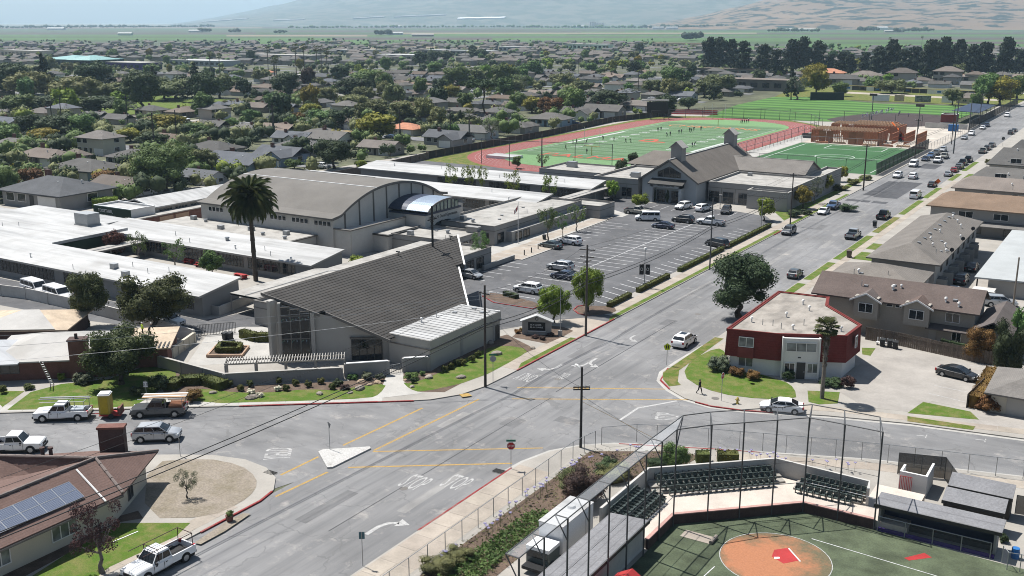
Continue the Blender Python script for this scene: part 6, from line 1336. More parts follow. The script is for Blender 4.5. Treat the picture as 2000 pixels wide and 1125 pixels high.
# bedding behind the ballpark fence: uncountable ground plants
def ground_cover(name, poly, mat, n, s, zh, seed, label=None):
 g=np.random.default_rng(seed); xs=[p[0]for p in poly]; ys=[p[1]for p in poly]; out=[]
 def inside(x, y):
  c=False; j=len(poly)-1
  for i in range(len(poly)):
   if(poly[i][1]>y)!=(poly[j][1]>y)and x<(poly[j][0]-poly[i][0])*(y-poly[i][1])/(poly[j][1]-poly[i][1])+poly[i][0]:c=not c
   j=i
  return c
 while len(out)<n:
  x=g.uniform(min(xs), max(xs)); y=g.uniform(min(ys), max(ys))
  if inside(x, y):out.append((x, y, Zb+g.uniform(.02, zh)))
 p=np.array(out); k=len(p); a=g.normal(size=(k, 3)); a[:, 2]*=.6; a/=np.linalg.norm(a, axis=1)[:, None]; b=np.cross(a, g.normal(size=(k, 3))); b/=np.linalg.norm(b, axis=1)[:, None]; sz=s*g.uniform(.5, 1.3, (k, 1)); a*=sz; b*=sz*.4
 me=np_mesh(name, np.stack([p-a, p-b, p+a, p+b], 1).reshape(-1, 3), np.arange(k*4).reshape(-1, 4), None, mat); return tag(ob(name, me), label, None, None, "stuff")
BED=[(-44.6, 50), (-44.6, 86.5), (-38.5, 90.3), (-34.6, 91.5), (-35.6, 86.5), (-39.6, 80), (-39.4, 50)]
sheet("planting_bed", BED, MULCH, Zb+0.014)
ground_cover("ground_cover", [(-43.2, 50), (-42.8, 72), (-40.8, 73), (-39.8, 50)], L_GREEN, 5000, .18, .45, 1, "leafy yellow green ground cover below the fence")
ground_cover("ground_cover", BED, L_OLIVE, 2600, .13, .4, 2, "mixed low bedding plants between fence and grandstand")
AG=thing("agapanthus", "pale lavender flower stalks along the ballpark fence", "flowers", (-43.8, 70, Zb))
for i in range(46):
 y=R.uniform(60, 89); x=-44.2+R.uniform(0, .8)+max(0, y-82)*.6; h=R.uniform(.7, 1.2); q=MB(); q.tube((x, y, Zb), (x, y, Zb+h), .012, 4); o=wpart(AG, "stalk", q, L_GREEN)
 f=MB(); [f.tube((x, y, Zb+h), (x+.14*math.cos(a), y+.14*math.sin(a), Zb+h+.1), .045, 4)for a in np.linspace(0, 5.5, 6)]; wpart(o, "flower_head", f, FLOWER)
ag2=thing("agapanthus", "pale lavender flower stalks behind the grandstand's right wall", "flowers", (-26, 96, Zb))
for i in range(26):
 t=R.random(); x=-33+13*t; y=91.6+4.0*t+R.uniform(-.4, .4); h=R.uniform(.6, 1.1); q=MB(); q.tube((x, y, Zb), (x, y, Zb+h), .012, 4); o=wpart(ag2, "stalk", q, L_GREEN); f=MB(); [f.tube((x, y, Zb+h), (x+.13*math.cos(a), y+.13*math.sin(a), Zb+h+.1), .045, 4)for a in np.linspace(0, 5.5, 6)]; wpart(o, "flower_head", f, FLOWER)
# ---- palms
def frond_mesh(L, droop, wd, seed, mat):
 g=random.Random(seed); V=[]; Q=[]; n=26
 for i in range(n):
  t0=.1+.9*i/n; p=Vector((L*t0*math.cos(droop*t0*.5), 0, L*(.55*t0-droop*.62*t0*t0))); w=wd*math.sin(pi*(.12+.84*t0))
  for s_ in(-1, 1):
   tip=p+Vector((L*.11, s_*w, -.10*L*t0-.06*L)); e=L*.042; b=len(V); V+=[tuple(p), (p.x+e*1.3, p.y, p.z), tuple(tip)]; Q.append((b, b+1, b+2))
 for i in range(8):
  t0=i/8; t1=(i+1)/8; f=lambda t:(L*t*math.cos(droop*t*.5), L*(.55*t-droop*.62*t*t)); a=f(t0); c=f(t1); b=len(V); r=.05
  V+=[(a[0], -r, a[1]), (a[0], r, a[1]), (c[0], r*.7, c[1]), (c[0], -r*.7, c[1])]; Q+=[(b, b+1, b+2), (b, b+2, b+3)]
 return np_mesh("frond", np.array(V), None, np.array(Q), mat)
DP=thing("date_palm", "tall date palm with a full drooping crown in the school court", "palm tree", (*G(500, 550), Zb)); ph=height(500, 550, 392)
m=MB(); prev=Vector((0, 0, 0))
for i in range(14):q_=Vector((-.35*(i+1)/14, 0, ph*(i+1)/14)); m.tube(prev, q_, .40-.008*i+(.06 if i%2 else 0), 10, .38-.008*i, cap=False); prev=q_
part(DP, "trunk", m, BARK)
fm=[frond_mesh(4.6, dr, .85, i, L_PALM)for i, dr in enumerate((.85, 1.1, 1.35))]
m=MB(); m.tube(prev-Vector((0, 0, 1.2)), prev+Vector((0, 0, .3)), .55, 10, .75); part(DP, "crown_base", m, L_PALMD)
for i in range(150):
 o=ob("frond", fm[i%3], DP, (prev.x, 0, ph+R.uniform(-.2, .4))); el=1.1-2.0*i/150; o.rotation_euler=(R.uniform(-.3, .3), -el, i*2.39996); k=R.uniform(.85, 1.12); o.scale=(k, k, k)
def fan_palm(X, Y, h, label, skirt=.0, cr=1.6, q=34, z=Zb, group=None, tr=.22):
 T=thing("fan_palm", label, "palm tree", (X, Y, z), R.uniform(0, 6), group); key=('fan', tr)
 if key not in _cache:
  V=[]; Q=[]
  for j in range(11):
   a=-1.15+2.3*j/10; b=len(V); V+=[(.45, 0, 0), (1*math.cos(a*.7), .55*math.sin(a)-.05, -.12), (1.12*math.cos(a*.7), .55*math.sin(a), -.2), (1*math.cos(a*.7), .55*math.sin(a)+.05, -.12)]; Q+=[(b, b+1, b+2), (b, b+2, b+3)]
  b=len(V); V+=[(0, -.02, 0), (0, .02, 0), (.47, .02, 0), (.47, -.02, 0)]; Q+=[(b, b+1, b+2), (b, b+2, b+3)]; _cache[key]=np_mesh("frond", np.array(V), None, np.array(Q), L_PALM)
  _cache[('fand',)]=np_mesh("dead_frond", np.array(V), None, np.array(Q), L_PALMD)
 m=MB(); m.tube((0, 0, 0), (0, 0, h*.5), tr*1.2, 8, tr, cap=False); m.tube((0, 0, h*.5), (0, 0, h), tr, 8, tr*.85); part(T, "trunk", m, BARKG)
 for i in range(q):
  o=ob("frond", _cache[key], T, (0, 0, h-.1+R.uniform(-.2, .2))); el=1.3-2.0*i/q; o.rotation_euler=(0, -el, i*2.39996); k=cr*R.uniform(.85, 1.1); o.scale=(k, k, k)
 if skirt:
  for i in range(70):
   t=R.random(); o=ob("dead_frond", _cache[('fand',)], T, (0, 0, h-.4-skirt*t)); o.rotation_euler=(0, 1.25+R.uniform(-.1, .2), i*2.39996); k=cr*.62*(1.05-.45*t); o.scale=(k, k, k)
 return T
X, Y=G(1605, 780); fan_palm(X, Y, height(1605, 780, 640), "shaggy fan palm with a skirt of dead fronds before the red building", 4.4, 1.35, 40)
# boulders on the lawns
def boulder(px, py, s, lab, mat=ROCK):
 b=bmesh.new(); bmesh.ops.create_icosphere(b, subdivisions=2, radius=1); g=R.random()*50
 for v in b.verts:v.co*=1+.28*noise.noise(v.co*1.3+Vector((g, 0, 0))); v.co.z=max(v.co.z, -.4)*.62
 me=bpy.data.meshes.new("boulder"); b.to_mesh(me); b.free(); me.materials.append(mat); X, Y=G(px, py); o=tag(ob("boulder", me, None, (X, Y, Zb+.2*s), R.uniform(0, 6)), lab, "boulder", "boulders on the church lawns"); o.scale=(s, s*.75, s*.7)
for px, py, s in((624, 772, .5), (684, 770, .38), (703, 762, .75), (838, 740, .65), (900, 740, .6), (805, 758, .4), (970, 694, .75), (416, 770, .5), (492, 780, .75), (958, 672, .6), (1040, 682, .5)):boulder(px, py, s, "grey boulder set into the church lawn")
for px, py, s in((706, 748, .6), (738, 750, .55), (796, 745, .5), (722, 754, .4)):boulder(px, py, s, "tan boulder in the mulch bed beside the entry walk", M("tan_rock", (0.36, 0.27, 0.19), .95, .2, 1.5))
# ------------------------------------------------------------------ ballpark in the lower right
FZ=Zb+.02
sheet("infield_turf", [(-31.2, 45), (-31.2, 76.4), (-22.5, 84.5), (-16.4, 84.5), (-6, 84.0), (14, 84), (14, 45)], TURFI, FZ)
sheet("infield_clay", circle_arc((-21.9, 75.2), 4.35, 0, 2*pi, 30)[:-1], WCLAY, FZ+.004);
m=MB(); m.strip(circle_arc((-21.9, 75.2), 4.4, 0, 2*pi, 40), .07, FZ+.006, FZ+.007); struct("chalk_circle", m, PAINTW)
line([(-20.4, 80.1), (-10, 79.2)], .08, PAINTL, FZ+.009, "foul_line"); line([(-25.6, 71.5), (-26.6, 60)], .08, PAINTL, FZ+.009, "foul_line")
for pts, mt in((GG((1507, 1090), (1512, 1077), (1540, 1073), (1560, 1098), (1530, 1104)), REDPL), (GG((1765, 1093), (1805, 1083), (1820, 1092), (1775, 1098)), REDPL)):sheet("batting_mat", pts, mt, FZ+.010)
line(GG((1540, 1074), (1563, 1100)), .14, FIELDW, FZ+.015, "chalk_line"); sheet("home_plate", GG((1512, 1091), (1522, 1091), (1523, 1094), (1512, 1095)), WHITEP, FZ+.016)
MT=solo("rolled_mat", MB().box(-29.9, -27.2, 74.7, 76.0, FZ+.005, FZ+.03).tube((-27.2, 74.7, FZ+.17), (-27.2, 76.0, FZ+.17), .16, 10), CONCB, "beige mat half unrolled on the infield turf", "mat", (-28.5, 75.3, 0))
WP=[(-31.2, 58), (-31.2, 76.4), (-22.5, 84.5), (-16.4, 84.5)]
BP=thing("grandstand", "concrete grandstand with rows of dark green seats round the infield", "grandstand", (-27, 84, 0))
m=MB(); m.strip([(-31.2, 71.2)]+WP[1:], .25, 0, 1.0, 0, 1); wpart(BP, "field_wall", m, BRICKD); m=MB(); m.strip([(-31.2, 71.2)]+WP[1:], .34, 1.0, 1.08, 0, 1); wpart(BP, "wall_cap", m, M("painted_cap", (0.42, 0.25, 0.22), .8))
m=MB(); m.prism([(-31.4, 71.4), (-31.4, 76.5), (-22.6, 84.75), (-13.8, 84.75), (-13.8, 92.2), (-18, 92.2), (-18.0, 88.6), (-26.6, 89.0), (-35.6, 80.9), (-35.6, 71.4)], 0, .88); wpart(BP, "deck", m, M("warm_deck_concrete", (0.52, 0.46, 0.40), .85, .1))
bw=[(-35.8, 71.6), (-35.8, 81.1), (-26.6, 89.4), (-18.0, 88.9), (-17.7, 87.2)]
m=MB(); m.strip(bw, .25, 0, 2.5); wpart(BP, "back_wall", m, BLOCKW)
u=Vector((8.7, 8.1)).normalized(); nb=Vector((-u.y, u.x)); c0=Vector((-31.2, 76.4))
sm=MB(); sm.box(-.21, .21, -.22, .20, .36, .43); sm.box(-.22, .22, .17, .24, .40, .86); sm.box(-.19, .19, .10, .175, .46, .80); sm.box(-.24, -.2, -.1, .15, 0, .6); sm.box(.2, .24, -.1, .15, 0, .6); sm.box(-.22, .22, .12, .2, .84, .9); sm.box(-.24, -.2, -.2, .18, .58, .62); sm.box(.2, .24, -.2, .18, .58, .62); SEAT=sm.mesh("seat", SEATG)
def seats(p, d, back, n, z, ang):
 for i in range(n):
  q=p+d*(i*.56); ob("seat", SEAT, BP, (q.x+27, q.y-84, z), ang)
for r_ in range(4):
 off=3.9+r_*.82; z=.9+r_*.17
 if r_:m=MB(); a=c0+nb*(off-.32); b=a+u*12.3; cc=c0+nb*7.2; m.prism([tuple(a-u*.4), tuple(b), tuple(cc+u*12.3), tuple(cc-u*.4)], .85, z-.02); wpart(BP, "step", m, CONC)
 seats(c0+nb*off+u*(.6 if r_ else 1.2), u, nb, 20 if r_ else 18, z, math.atan2(u.y, u.x))
for r_ in range(3):
 y=86.5+r_*.85; z=.9+r_*.17
 if r_:m=MB(); m.box(-24.2, -18.2, y-.32, 88.5, .85+r_*.001, z-.02); wpart(BP, "step", m, CONC)
 seats(Vector((-23.6+.15*r_, y)), Vector((1, 0)), None, 10-(r_==0), z, 0)
for r_ in range(4):
 x=-33.0-r_*.72; z=.9+r_*.17
 if r_:m=MB(); m.box(-35.6, x+.32, 72.0, 78.6-r_*.3, .85+r_*.001, z-.02); wpart(BP, "step", m, CONC)
 seats(Vector((x, 72.6)), Vector((0, 1)), None, 11-r_//2, z, pi/2)
# backstop: tall posts, rails and netting
BS=thing("backstop", "tall steel backstop with see through netting round home plate", "backstop", (-27, 80, 0))
posts=[(-16.4, 84.5), (-19.5, 84.55), (-22.5, 84.5), (-24.65, 82.5), (-26.85, 80.45), (-29.0, 78.5), (-31.1, 76.0), (-31.1, 73), (-31.1, 70), (-31.1, 66.8), (-31.1, 63.6), (-31.1, 60.4), (-31.1, 57.2), (-31.1, 54), (-31.1, 50.8)]
over=[(-17.4, 87.8), (-20.4, 87.8), (-23.2, 87.7), (-25.6, 85.4), (-27.9, 83.3), (-30.2, 81.2), (-31.9, 79.2)]+[(-32.1, y)for y in(73, 70, 66.8, 63.6, 60.4, 57.2, 54, 50.8)]
for i, (p, o_)in enumerate(zip(posts, over)):
 z0=0 if i<9 else 0
 q=MB(); q.tube((*p, z0), (*p, 9.0), .07, 8); wpart(BS, "post", q, DSTEEL); q=MB(); q.tube((*p, 7.3), (*o_, 9.0), .045, 6); wpart(BS, "brace", q, DSTEEL); q=MB(); q.tube((*p, 9.0), (*o_, 9.02), .05, 6); wpart(BS, "outrigger", q, DSTEEL)
for z, rr, ps in((9.0, .05, posts), (9.02, .05, over), (3.0, .035, posts), (5.0, .02, posts)):
 q=MB(); q.path([(*p, z)for p in ps], rr, 6); wpart(BS, "rail", q, STEEL if z==3.0 else DSTEEL)
for a, b in zip(posts, posts[1:]):q=MB(); q.add([(*a, 1.1), (*b, 1.1), (*b, 9), (*a, 9)], [(0, 1, 2, 3)]); wpart(BS, "net_panel", q, NETTING)
for i in range(len(posts)-1):
 q=MB(); a, b, c, d=posts[i], posts[i+1], over[i+1], over[i]; q.add([(*a, 9), (*b, 9), (*c, 9.02), (*d, 9.02)], [(0, 1, 2, 3)]); wpart(BS, "roof_net", q, NETG if i>=6 else NETTING)
# dugouts and sheds
def shed(name, label, x0, x1, y0, y1, z0, z1, front=None, wall=STUC, roof=SH_DUG, axis='y', cat="shed", o_=.35):
 T=thing(name, label, cat, ((x0+x1)/2, (y0+y1)/2, 0)); m=MB()
 if axis=='y':m.slab([(x0-o_, y0-o_, z0), (x1+o_, y0-o_, z0), (x1+o_, y1+o_, z1), (x0-o_, y1+o_, z1)], .18)
 else:m.slab([(x0-o_, y0-o_, z0), (x1+o_, y0-o_, z1), (x1+o_, y1+o_, z1), (x0-o_, y1+o_, z0)], .18)
 wpart(T, "roof", m, roof); m=MB(); zt=min(z0, z1)-.18
 m.box(x0, x0+.2, y0, y1, 0, zt); m.box(x1-.2, x1, y0, y1, 0, zt)
 if front!='S':m.box(x0+.2, x1-.2, y0, y0+.2, 0, zt)
 if front!='E':pass
 m.box(x0+.2, x1-.2, y1-.2, y1, 0, zt); wpart(T, "wall", m, wall)
 m=MB()
 if axis=='y':m.box(x0-o_-.02, x1+o_+.02, y0-o_-.06, y0-o_-.002, z0-.26, z0+.04)
 else:m.box(x1+o_+.002, x1+o_+.06, y0-o_, y1+o_, z1-.26, z1+.04)
 wpart(T, "fascia", m, TRIMD); return T
DR=shed("dugout", "dugout with grey shingle roof and dark bench front beside the infield", -16.2, -7.0, 84.8, 86.6, 2.5, 2.6, 'S', STUC, cat="dugout")
m=MB(); m.box(-16, -7.2, 85.8, 86.3, 0.1, .55); wpart(DR, "bench", m, TRIMD); m=MB(); m.box(-16, -7.2, 86.34, 86.39, .1, 2.2); wpart(DR, "back_panel", m, NAVY); m=MB(); m.box(-16.2, -7.0, 84.5, 84.6, 0, .45); wpart(DR, "kickboard", m, PURPLE)
for i in range(5):q=MB(); q.tube((-16.1+i*2.2, 84.4, 0), (-16.1+i*2.2, 84.4, 1.5), .045, 6); wpart(DR, "fence_post", q, STEEL)
q=MB(); q.tube((-16.1, 84.4, 1.5), (-7.3, 84.4, 1.5), .04, 6); wpart(DR, "fence_rail", q, STEEL); q=MB(); q.add([(-16.1, 84.4, .1), (-7.3, 84.4, .1), (-7.3, 84.4, 1.5), (-16.1, 84.4, 1.5)], [(0, 1, 2, 3)]); wpart(DR, "fence_mesh", q, CHAIN)
shed("equipment_shed", "grey shingled shed between dugout and street fence, nearer the dugout", -11.8, -7.1, 89.0, 90.6, 2.2, 2.75, None, TRIMD, o_=.12); shed("equipment_shed", "grey shingled shed next to the street fence", -11.9, -6.9, 92.4, 94.0, 2.2, 2.8, None, TRIMD, o_=.12)
DL=shed("dugout", "long shingle roofed dugout in front of the white box truck", -34.4, -31.6, 55.5, 71.0, 2.45, 2.7, None, BLOCKW, axis='x', cat="dugout")
WE=thing("block_enclosure", "white block wall enclosure with a red barred gate behind the dugout", "enclosure", (-15, 94, 0)); m=MB(); m.box(-16.3, -13.9, 93.2, 93.4, 0, 2.2); m.box(-14.1, -13.9, 93.4, 96.6, 0, 2.2); m.box(-16.3, -16.1, 93.4, 95, 0, 2.2); wpart(WE, "wall", m, STUCW)
for i in range(8):q=MB(); q.tube((-16.1+i*.14, 92.6+i*.02, .1), (-16.1+i*.14, 92.6+i*.02, 2.0), .03, 5); wpart(WE, "gate_bar", q, REDPL)
q=MB(); q.tube((-16.15, 92.6, 2.0), (-15.1, 92.74, 2.0), .03, 5); q.tube((-16.15, 92.6, .15), (-15.1, 92.74, .15), .03, 5); wpart(WE, "gate_rail", q, REDPL)
BB=solo("barrel", MB().tube((-5.6, 85.6, 0), (-5.6, 85.6, 1.0), .3, 12).tube((-5.6, 85.6, .3), (-5.6, 85.6, .36), .32, 12).tube((-5.6, 85.6, .66), (-5.6, 85.6, .72), .32, 12), BLUEP, "blue barrel in the shade right of the dugout", "barrel", (-5.6, 85.6, 0))
RR=solo("red_canopy", MB().gable(-30.6, -28.2, 61.7, 64.3, 1.6, 2.3, 'y', .1).tube((-30.4, 61.9, 0), (-30.4, 61.9, 1.6), .05, 5).tube((-28.4, 61.9, 0), (-28.4, 61.9, 1.6), .05, 5).tube((-30.4, 64.1, 0), (-30.4, 64.1, 1.6), .05, 5).tube((-28.4, 64.1, 0), (-28.4, 64.1, 1.6), .05, 5), REDPL, "red peaked canopy at the bottom edge by the infield", "canopy", (-29.4, 63, 0))
# ------------------------------------------------------------------ chain link and other fences
def fence(label, pts, h, step=2.4, mesh=CHAIN, post=STEEL, r=.035, name="chain_link_fence", top=True, cat="fence", z=Zb, mid=False):
 T=thing(name, label, cat, (*pts[0], 0)); key=('fp', h, r, post.name)
 if key not in _cache:q=MB(); q.tube((0, 0, 0), (0, 0, h), r, 6); _cache[key]=q.mesh("post", post)
 P=[Vector(p)for p in pts]
 for a, b in zip(P, P[1:]):
  k=max(1, round((b-a).length/step))
  for i in range(k+1):
   p=a.lerp(b, i/k); ob("post", _cache[key], T, (p.x-pts[0][0], p.y-pts[0][1], z))if i or a is P[0]else None
   if i<k:n_=a.lerp(b, (i+1)/k); q=MB(); q.add([(p.x, p.y, z+.05), (n_.x, n_.y, z+.05), (n_.x, n_.y, z+h), (p.x, p.y, z+h)], [(0, 1, 2, 3)]); wpart(T, "mesh_panel", q, mesh)
 if top:q=MB(); q.path([(*p, z+h)for p in pts], r*.8, 5); wpart(T, "top_rail", q, post)
 if mid:q=MB(); q.path([(*p, z+h/2)for p in pts], r*.7, 5); wpart(T, "mid_rail", q, post)
 return T
fence("chain link fence between pavement and planted bank by the ballpark", [(-45.0, 50), (-45.2, 84.0), (-44.6, 87.6)], 1.8, 2.4); fence("chain link fence along the cross street behind the grandstand", [(-44.4, 88.6), (-41.7, 91.2), (-38.0, 93.0), (-32.1, 95.0), (-27.8, 96.5), (-23.3, 98.0), (-18.6, 99.4), (-9.2, 101.7), (0, 104)], 1.9, 2.6)
fence("black screened fence run by the white block enclosure", [(-17.2, 97.2), (-13.2, 98.4), (-11.6, 95.0)], 2.2, 2.0, SCREEN, DSTEEL)
fence("black screened fence at the right edge behind the sheds", [(-6.6, 94.0), (4, 96)], 1.8, 2.4, SCREEN, DSTEEL)
fence("short chain link gate panels at the right end of the dugout", [(-6.4, 84.2), (-5.9, 83.2), (-5.0, 83.4), (-2, 82.6)], 1.5, 1.2)
# weathered wooden fence of boards
def board_fence(label, pts, h, bw=.28, mat=WOODF, rail=True):
 T=thing("wooden_fence", label, "fence", (*pts[0], 0)); key=('bd', h, bw)
 if key not in _cache:q=MB(); q.box(-bw/2+.01, bw/2-.01, -.02, .02, 0, h); _cache[key]=q.mesh("board", mat)
 for a, b in zip(pts, pts[1:]):
  a=Vector(a); b=Vector(b); d=b-a; k=max(1, int(d.length/bw)); ang=math.atan2(d.y, d.x)
  for i in range(k):p=a.lerp(b, (i+.5)/k); o=ob("board", _cache[key], T, (p.x-pts[0][0], p.y-pts[0][1], R.uniform(-.04, .04)), ang+R.uniform(-.03, .03))
 if rail:q=MB(); q.path([(*p, h*.8)for p in pts], .05, 4); wpart(T, "rail", q, mat)
 return T
board_fence("weathered wooden board fence behind the concrete forecourt", [(-30.6, 139.8), (-26.4, 139.4), (-16.6, 137.2), (-13.6, 137.0)], 1.9); board_fence("weathered board fence beside the garage and clipped shrubs", [(-13.8, 126.5), (-14.6, 119.4)], 1.8)
m=MB(); m.strip([(-12.9, 128), (-13.2, 121)], .15, 0, 1.9);
# bench, bins, pots
bn_=thing("bench", "white slatted bench by the wooden fence", "bench", (-27.5, 138.2, 0));
for i in range(5):q=MB(); q.box(-28.8, -26.4, 138.0+i*.11, 138.08+i*.11, .48, .53); wpart(bn_, "slat", q, WHITEP)
for i in range(8):q=MB(); q.box(-28.75+i*.32, -28.62+i*.32, 138.55, 138.6, .53, 1.1); wpart(bn_, "back_slat", q, WHITEP)
for x in(-28.7, -26.6):q=MB(); q.box(x, x+.1, 138.0, 138.6, 0, .48); wpart(bn_, "leg", q, WHITEP)
def bin_(px, py, mat, lab, s=1.0, z=Zb, XY=None):
 X, Y=XY or G(px, py); T=thing("wheeled_bin", lab, "bin", (X, Y, z), R.uniform(-.2, .2)); T.scale=(s, s, s); q=MB(); loft(q, [[(-.26, -.26, .06), (.26, -.26, .06), (.26, .26, .06), (-.26, .26, .06)], [(-.32, -.34, .95), (.32, -.34, .95), (.32, .34, .95), (-.32, .34, .95)]]); part(T, "tub", q, mat); q=MB(); q.slab([(-.34, -.38, 1.0), (.34, -.38, 1.0), (.34, .38, 1.08), (-.34, .38, 1.08)], .06); part(T, "lid", q, mat); q=MB(); q.tube((-.3, .3, .1), (.3, .3, .1), .1, 8); part(T, "wheel", q, RUBBER)
DG=M("bin_dark", (.02, .022, .024), .6); TB=M("bin_brown", (.10, .08, .065), .7)
bin_(1708, 444, DG, "black bin standing on the street verge alone", 1.2); bin_(1658, 504, TB, "brown square bin on the verge by the apartment walk", 1.3); bin_(1723, 678, DG, "dark bin by the fence, nearest the bench"); bin_(1737, 680, DG, "dark bin by the fence, middle one"); bin_(1748, 683, DG, "dark bin by the fence, outermost")
bin_(440, 665, DG, "dark bin before the drive gate, nearer the court"); bin_(450, 665, DG, "dark bin before the drive gate, second one"); bin_(940, 516, TB, "brown bin under the loose plaza tree", .9, Zb+.13); bin_(1063, 470, DG, "black bin by the parked green grey saloon", .9, Zb+.13); bin_(58, 545, DG, "black bin beside the classroom wall", .9)
pot=thing("flower_pot", "brown pot with a small plant on the verge by the red kerb", "plant pot", (*G(449, 1020), Zb)); q=MB(); q.tube((0, 0, 0), (0, 0, .55), .26, 12, .36); part(pot, "pot", q, BRICK); part(pot, "plant", foliage("plant", [(0, 0, .65, .3), (.1, .1, .8, .2)], 500, .14, L_GREEN, 3), None)
solo("hydrant", MB().tube((0, 0, 0), (0, 0, .62), .13, 10).tube((0, 0, .62), (0, 0, .78), .16, 10, .05).tube((-.26, 0, .45), (.26, 0, .45), .07, 8).tube((0, -.24, .45), (0, 0, .45), .09, 8).tube((0, 0, 0), (0, 0, .06), .2, 10), YELLOWP, "yellow fire hydrant on the verge by the stop sign", "fire hydrant").location=(*G(1440, 790), Zb)
for i, (px, py)in enumerate(((1024, 501), (1038, 496), (1051, 489))):X, Y=G(px, py); solo("bollard", MB().tube((X, Y, Zb), (X, Y, 1.15), .1, 8).tube((X, Y, 1.15), (X, Y, 1.25), .12, 8, .06), BLACK, "black plaza bollard, "+("nearest the street", "middle of three", "next to the saloon car")[i], "bollard", (X, Y, Zb), "bollards on the plaza")
for px, py, r in((1397, 780, .45), (1470, 752, .3)):X, Y=G(px, py); struct("manhole_cover", MB().tube((X, Y, Zb), (X, Y, Zb+.02), r, 16), TRIM)
for px, py in((528, 925), (975, 922)):X, Y=G(px, py); m=MB(); [m.box(X-.6, X+.6, Y-.35+i*.16, Y-.28+i*.16, Zb-.05, Zb+.02)for i in range(5)]; struct("storm_drain", m, TRIMD)
sheet("tactile_pad", GG((897, 772), (915, 770), (922, 775), (903, 778)), PAINTY, Zb+.02); [line(GG(*p), .09, WHITEP, Zb+.05, "plastic_pipe")for p in(((218, 1063), (270, 1041)),)]
# monument sign
MS=thing("monument_sign", "gabled stone school sign with a black message board", "sign", (-69.6, 118.3, Zb), math.radians(25))
[part(MS, "pillar", MB().box(x, x+.8, -.35, .35, 0, 2.0), STUC)for x in(-2.0, 1.2)]; q=MB(); q.box(-1.2, 1.2, -.25, .25, 0, .55); q.add([(-2.0, -.3, 1.9), (2.0, -.3, 1.9), (2.0, -.3, 2.0), (0, -.3, 2.75), (-2.0, -.3, 2.0)], [(0, 1, 2, 3, 4)]); q.box(-1.2, 1.2, -.24, .25, 1.8, 2.0); part(MS, "face", q, STUCL)
q=MB(); q.gable(-2.3, 2.3, -.55, .55, 1.95, 2.85, 'y', .14); part(MS, "roof", q, WROOF); q=MB(); q.box(-1.18, 1.18, -.31, .2, .62, 1.8); part(MS, "board", q, BLACK); q=MB(); q.box(-1.25, 1.25, -.4, -.2, .5, .6); part(MS, "ledge", q, TRIMW)
words("BE A LEADER", (-.1, -.325), 0, .2, 1.5, WHITEP, 1.45, "lettering", parent=MS, rx=pi/2); words("BE AN EXAMPLE", (0, -.325), 0, .2, 1.75, WHITEP, 1.1, "lettering", parent=MS, rx=pi/2); q=MB(); q.path([(.2*math.cos(t), -.32, 2.3+.2*math.sin(t))for t in np.linspace(0, 2*pi, 17)], .04, 5); part(MS, "emblem_ring", q, TRIMD)
for px, pb in((1010, 652), (1022, 648), (1045, 662), (1060, 665), (1075, 658)):bush(px, pb, 16, 8, Pu if px>1030 else Ru, "low dark shrub in the bed round the monument sign", "shrubs round the monument sign")
# ------------------------------------------------------------------ traffic signs
def post_sign(name, label, px, pb, ptop, shape, face, mats, size=.38, txt=None, cat="sign", extra=None):
 X, Y=G(px, pb); h=height(px, pb, ptop); T=thing(name, label, cat, (X, Y, Zb if name!="yield_sign" else .16), face); q=MB(); q.tube((0, .03, 0), (0, .03, h), .035, 6); part(T, "post", q, STEEL)
 n, rot={'oct':(8, pi/8), 'tri':(3, -pi/2), 'sq':(4, pi/4), 'dia':(4, 0), 'pent':(5, pi/2)}[shape]; zc=h-size*.9; sx=.75 if shape=='sq' else 1
 P=[(size*sx*math.cos(rot+2*pi*i/n), size*math.sin(rot+2*pi*i/n))for i in range(n)]; q=MB(); q.add([(a, -.01, zc+b)for a, b in P], [tuple(range(n))]); part(T, "face", q, mats[0]); q=MB(); q.add([(a*1.02, .0, zc+b*1.02)for a, b in P], [tuple(range(n))[::-1]]); part(T, "back", q, mats[1])
 if shape=='oct':
  q=MB(); P2=P+[P[0]]; q.path([(a*.95, -.014, zc+b*.95)for a, b in P2], .018, 4); part(T, "border", q, WHITEP)
 if txt:words(txt, (0, -.03), 0, size*.55, size*1.5, WHITEP if shape=='oct' else BLACK, zc, "lettering", parent=T, rx=pi/2)
 if extra:
  for k, a in enumerate((0, pi/2)):q=MB(); q.obox((0, .03), a, .9, .03, h+.05+k*.25, h+.25+k*.25); part(T, "street_name_plate", q, SIGNG)
 return T
CF=AZ
post_sign("stop_sign", "red stop sign with green street plates at the near corner", 998, 918, 866, 'oct', CF, (SIGNR, STEEL), .42, "STOP", "stop sign", True)
post_sign("stop_sign", "stop sign seen from behind beside the church lawn pole", 963, 750, 697, 'oct', CF+pi, (SIGNR, STEEL), .40, None, "stop sign", True); post_sign("stop_sign", "stop sign on the pavement before the red building", 1409, 785, 730, 'oct', CF+.9, (SIGNR, STEEL), .40, "STOP", "stop sign")
post_sign("yield_sign", "yield sign seen from behind on the white island", 645, 880, 826, 'tri', CF+pi-.9, (SIGNR, STEEL), .42, None, "yield sign"); post_sign("parking_sign", "blue grey sign back on the near pavement", 709, 1108, 1040, 'sq', CF+pi, (WHITEP, M("sign_back_teal", (.06, .14, .17), .6)), .42, None, "sign")
post_sign("speed_sign", "white speed limit sign beside the dark shrubs", 288, 795, 746, 'sq', CF, (WHITEP, STEEL), .45, "25", "sign"); post_sign("kerb_sign", "thin grey sign post at the dirt yard corner", 353, 893, 858, 'sq', CF+2, (WHITEP, STEEL), .3, None, "sign"); ysg=post_sign("school_crossing_sign", "yellow green pentagon school sign at the verge", 1302, 715, 673, 'pent', CF, (SIGNY, STEEL), .48, None, "sign")
zc_=height(1302, 715, 673)-.43
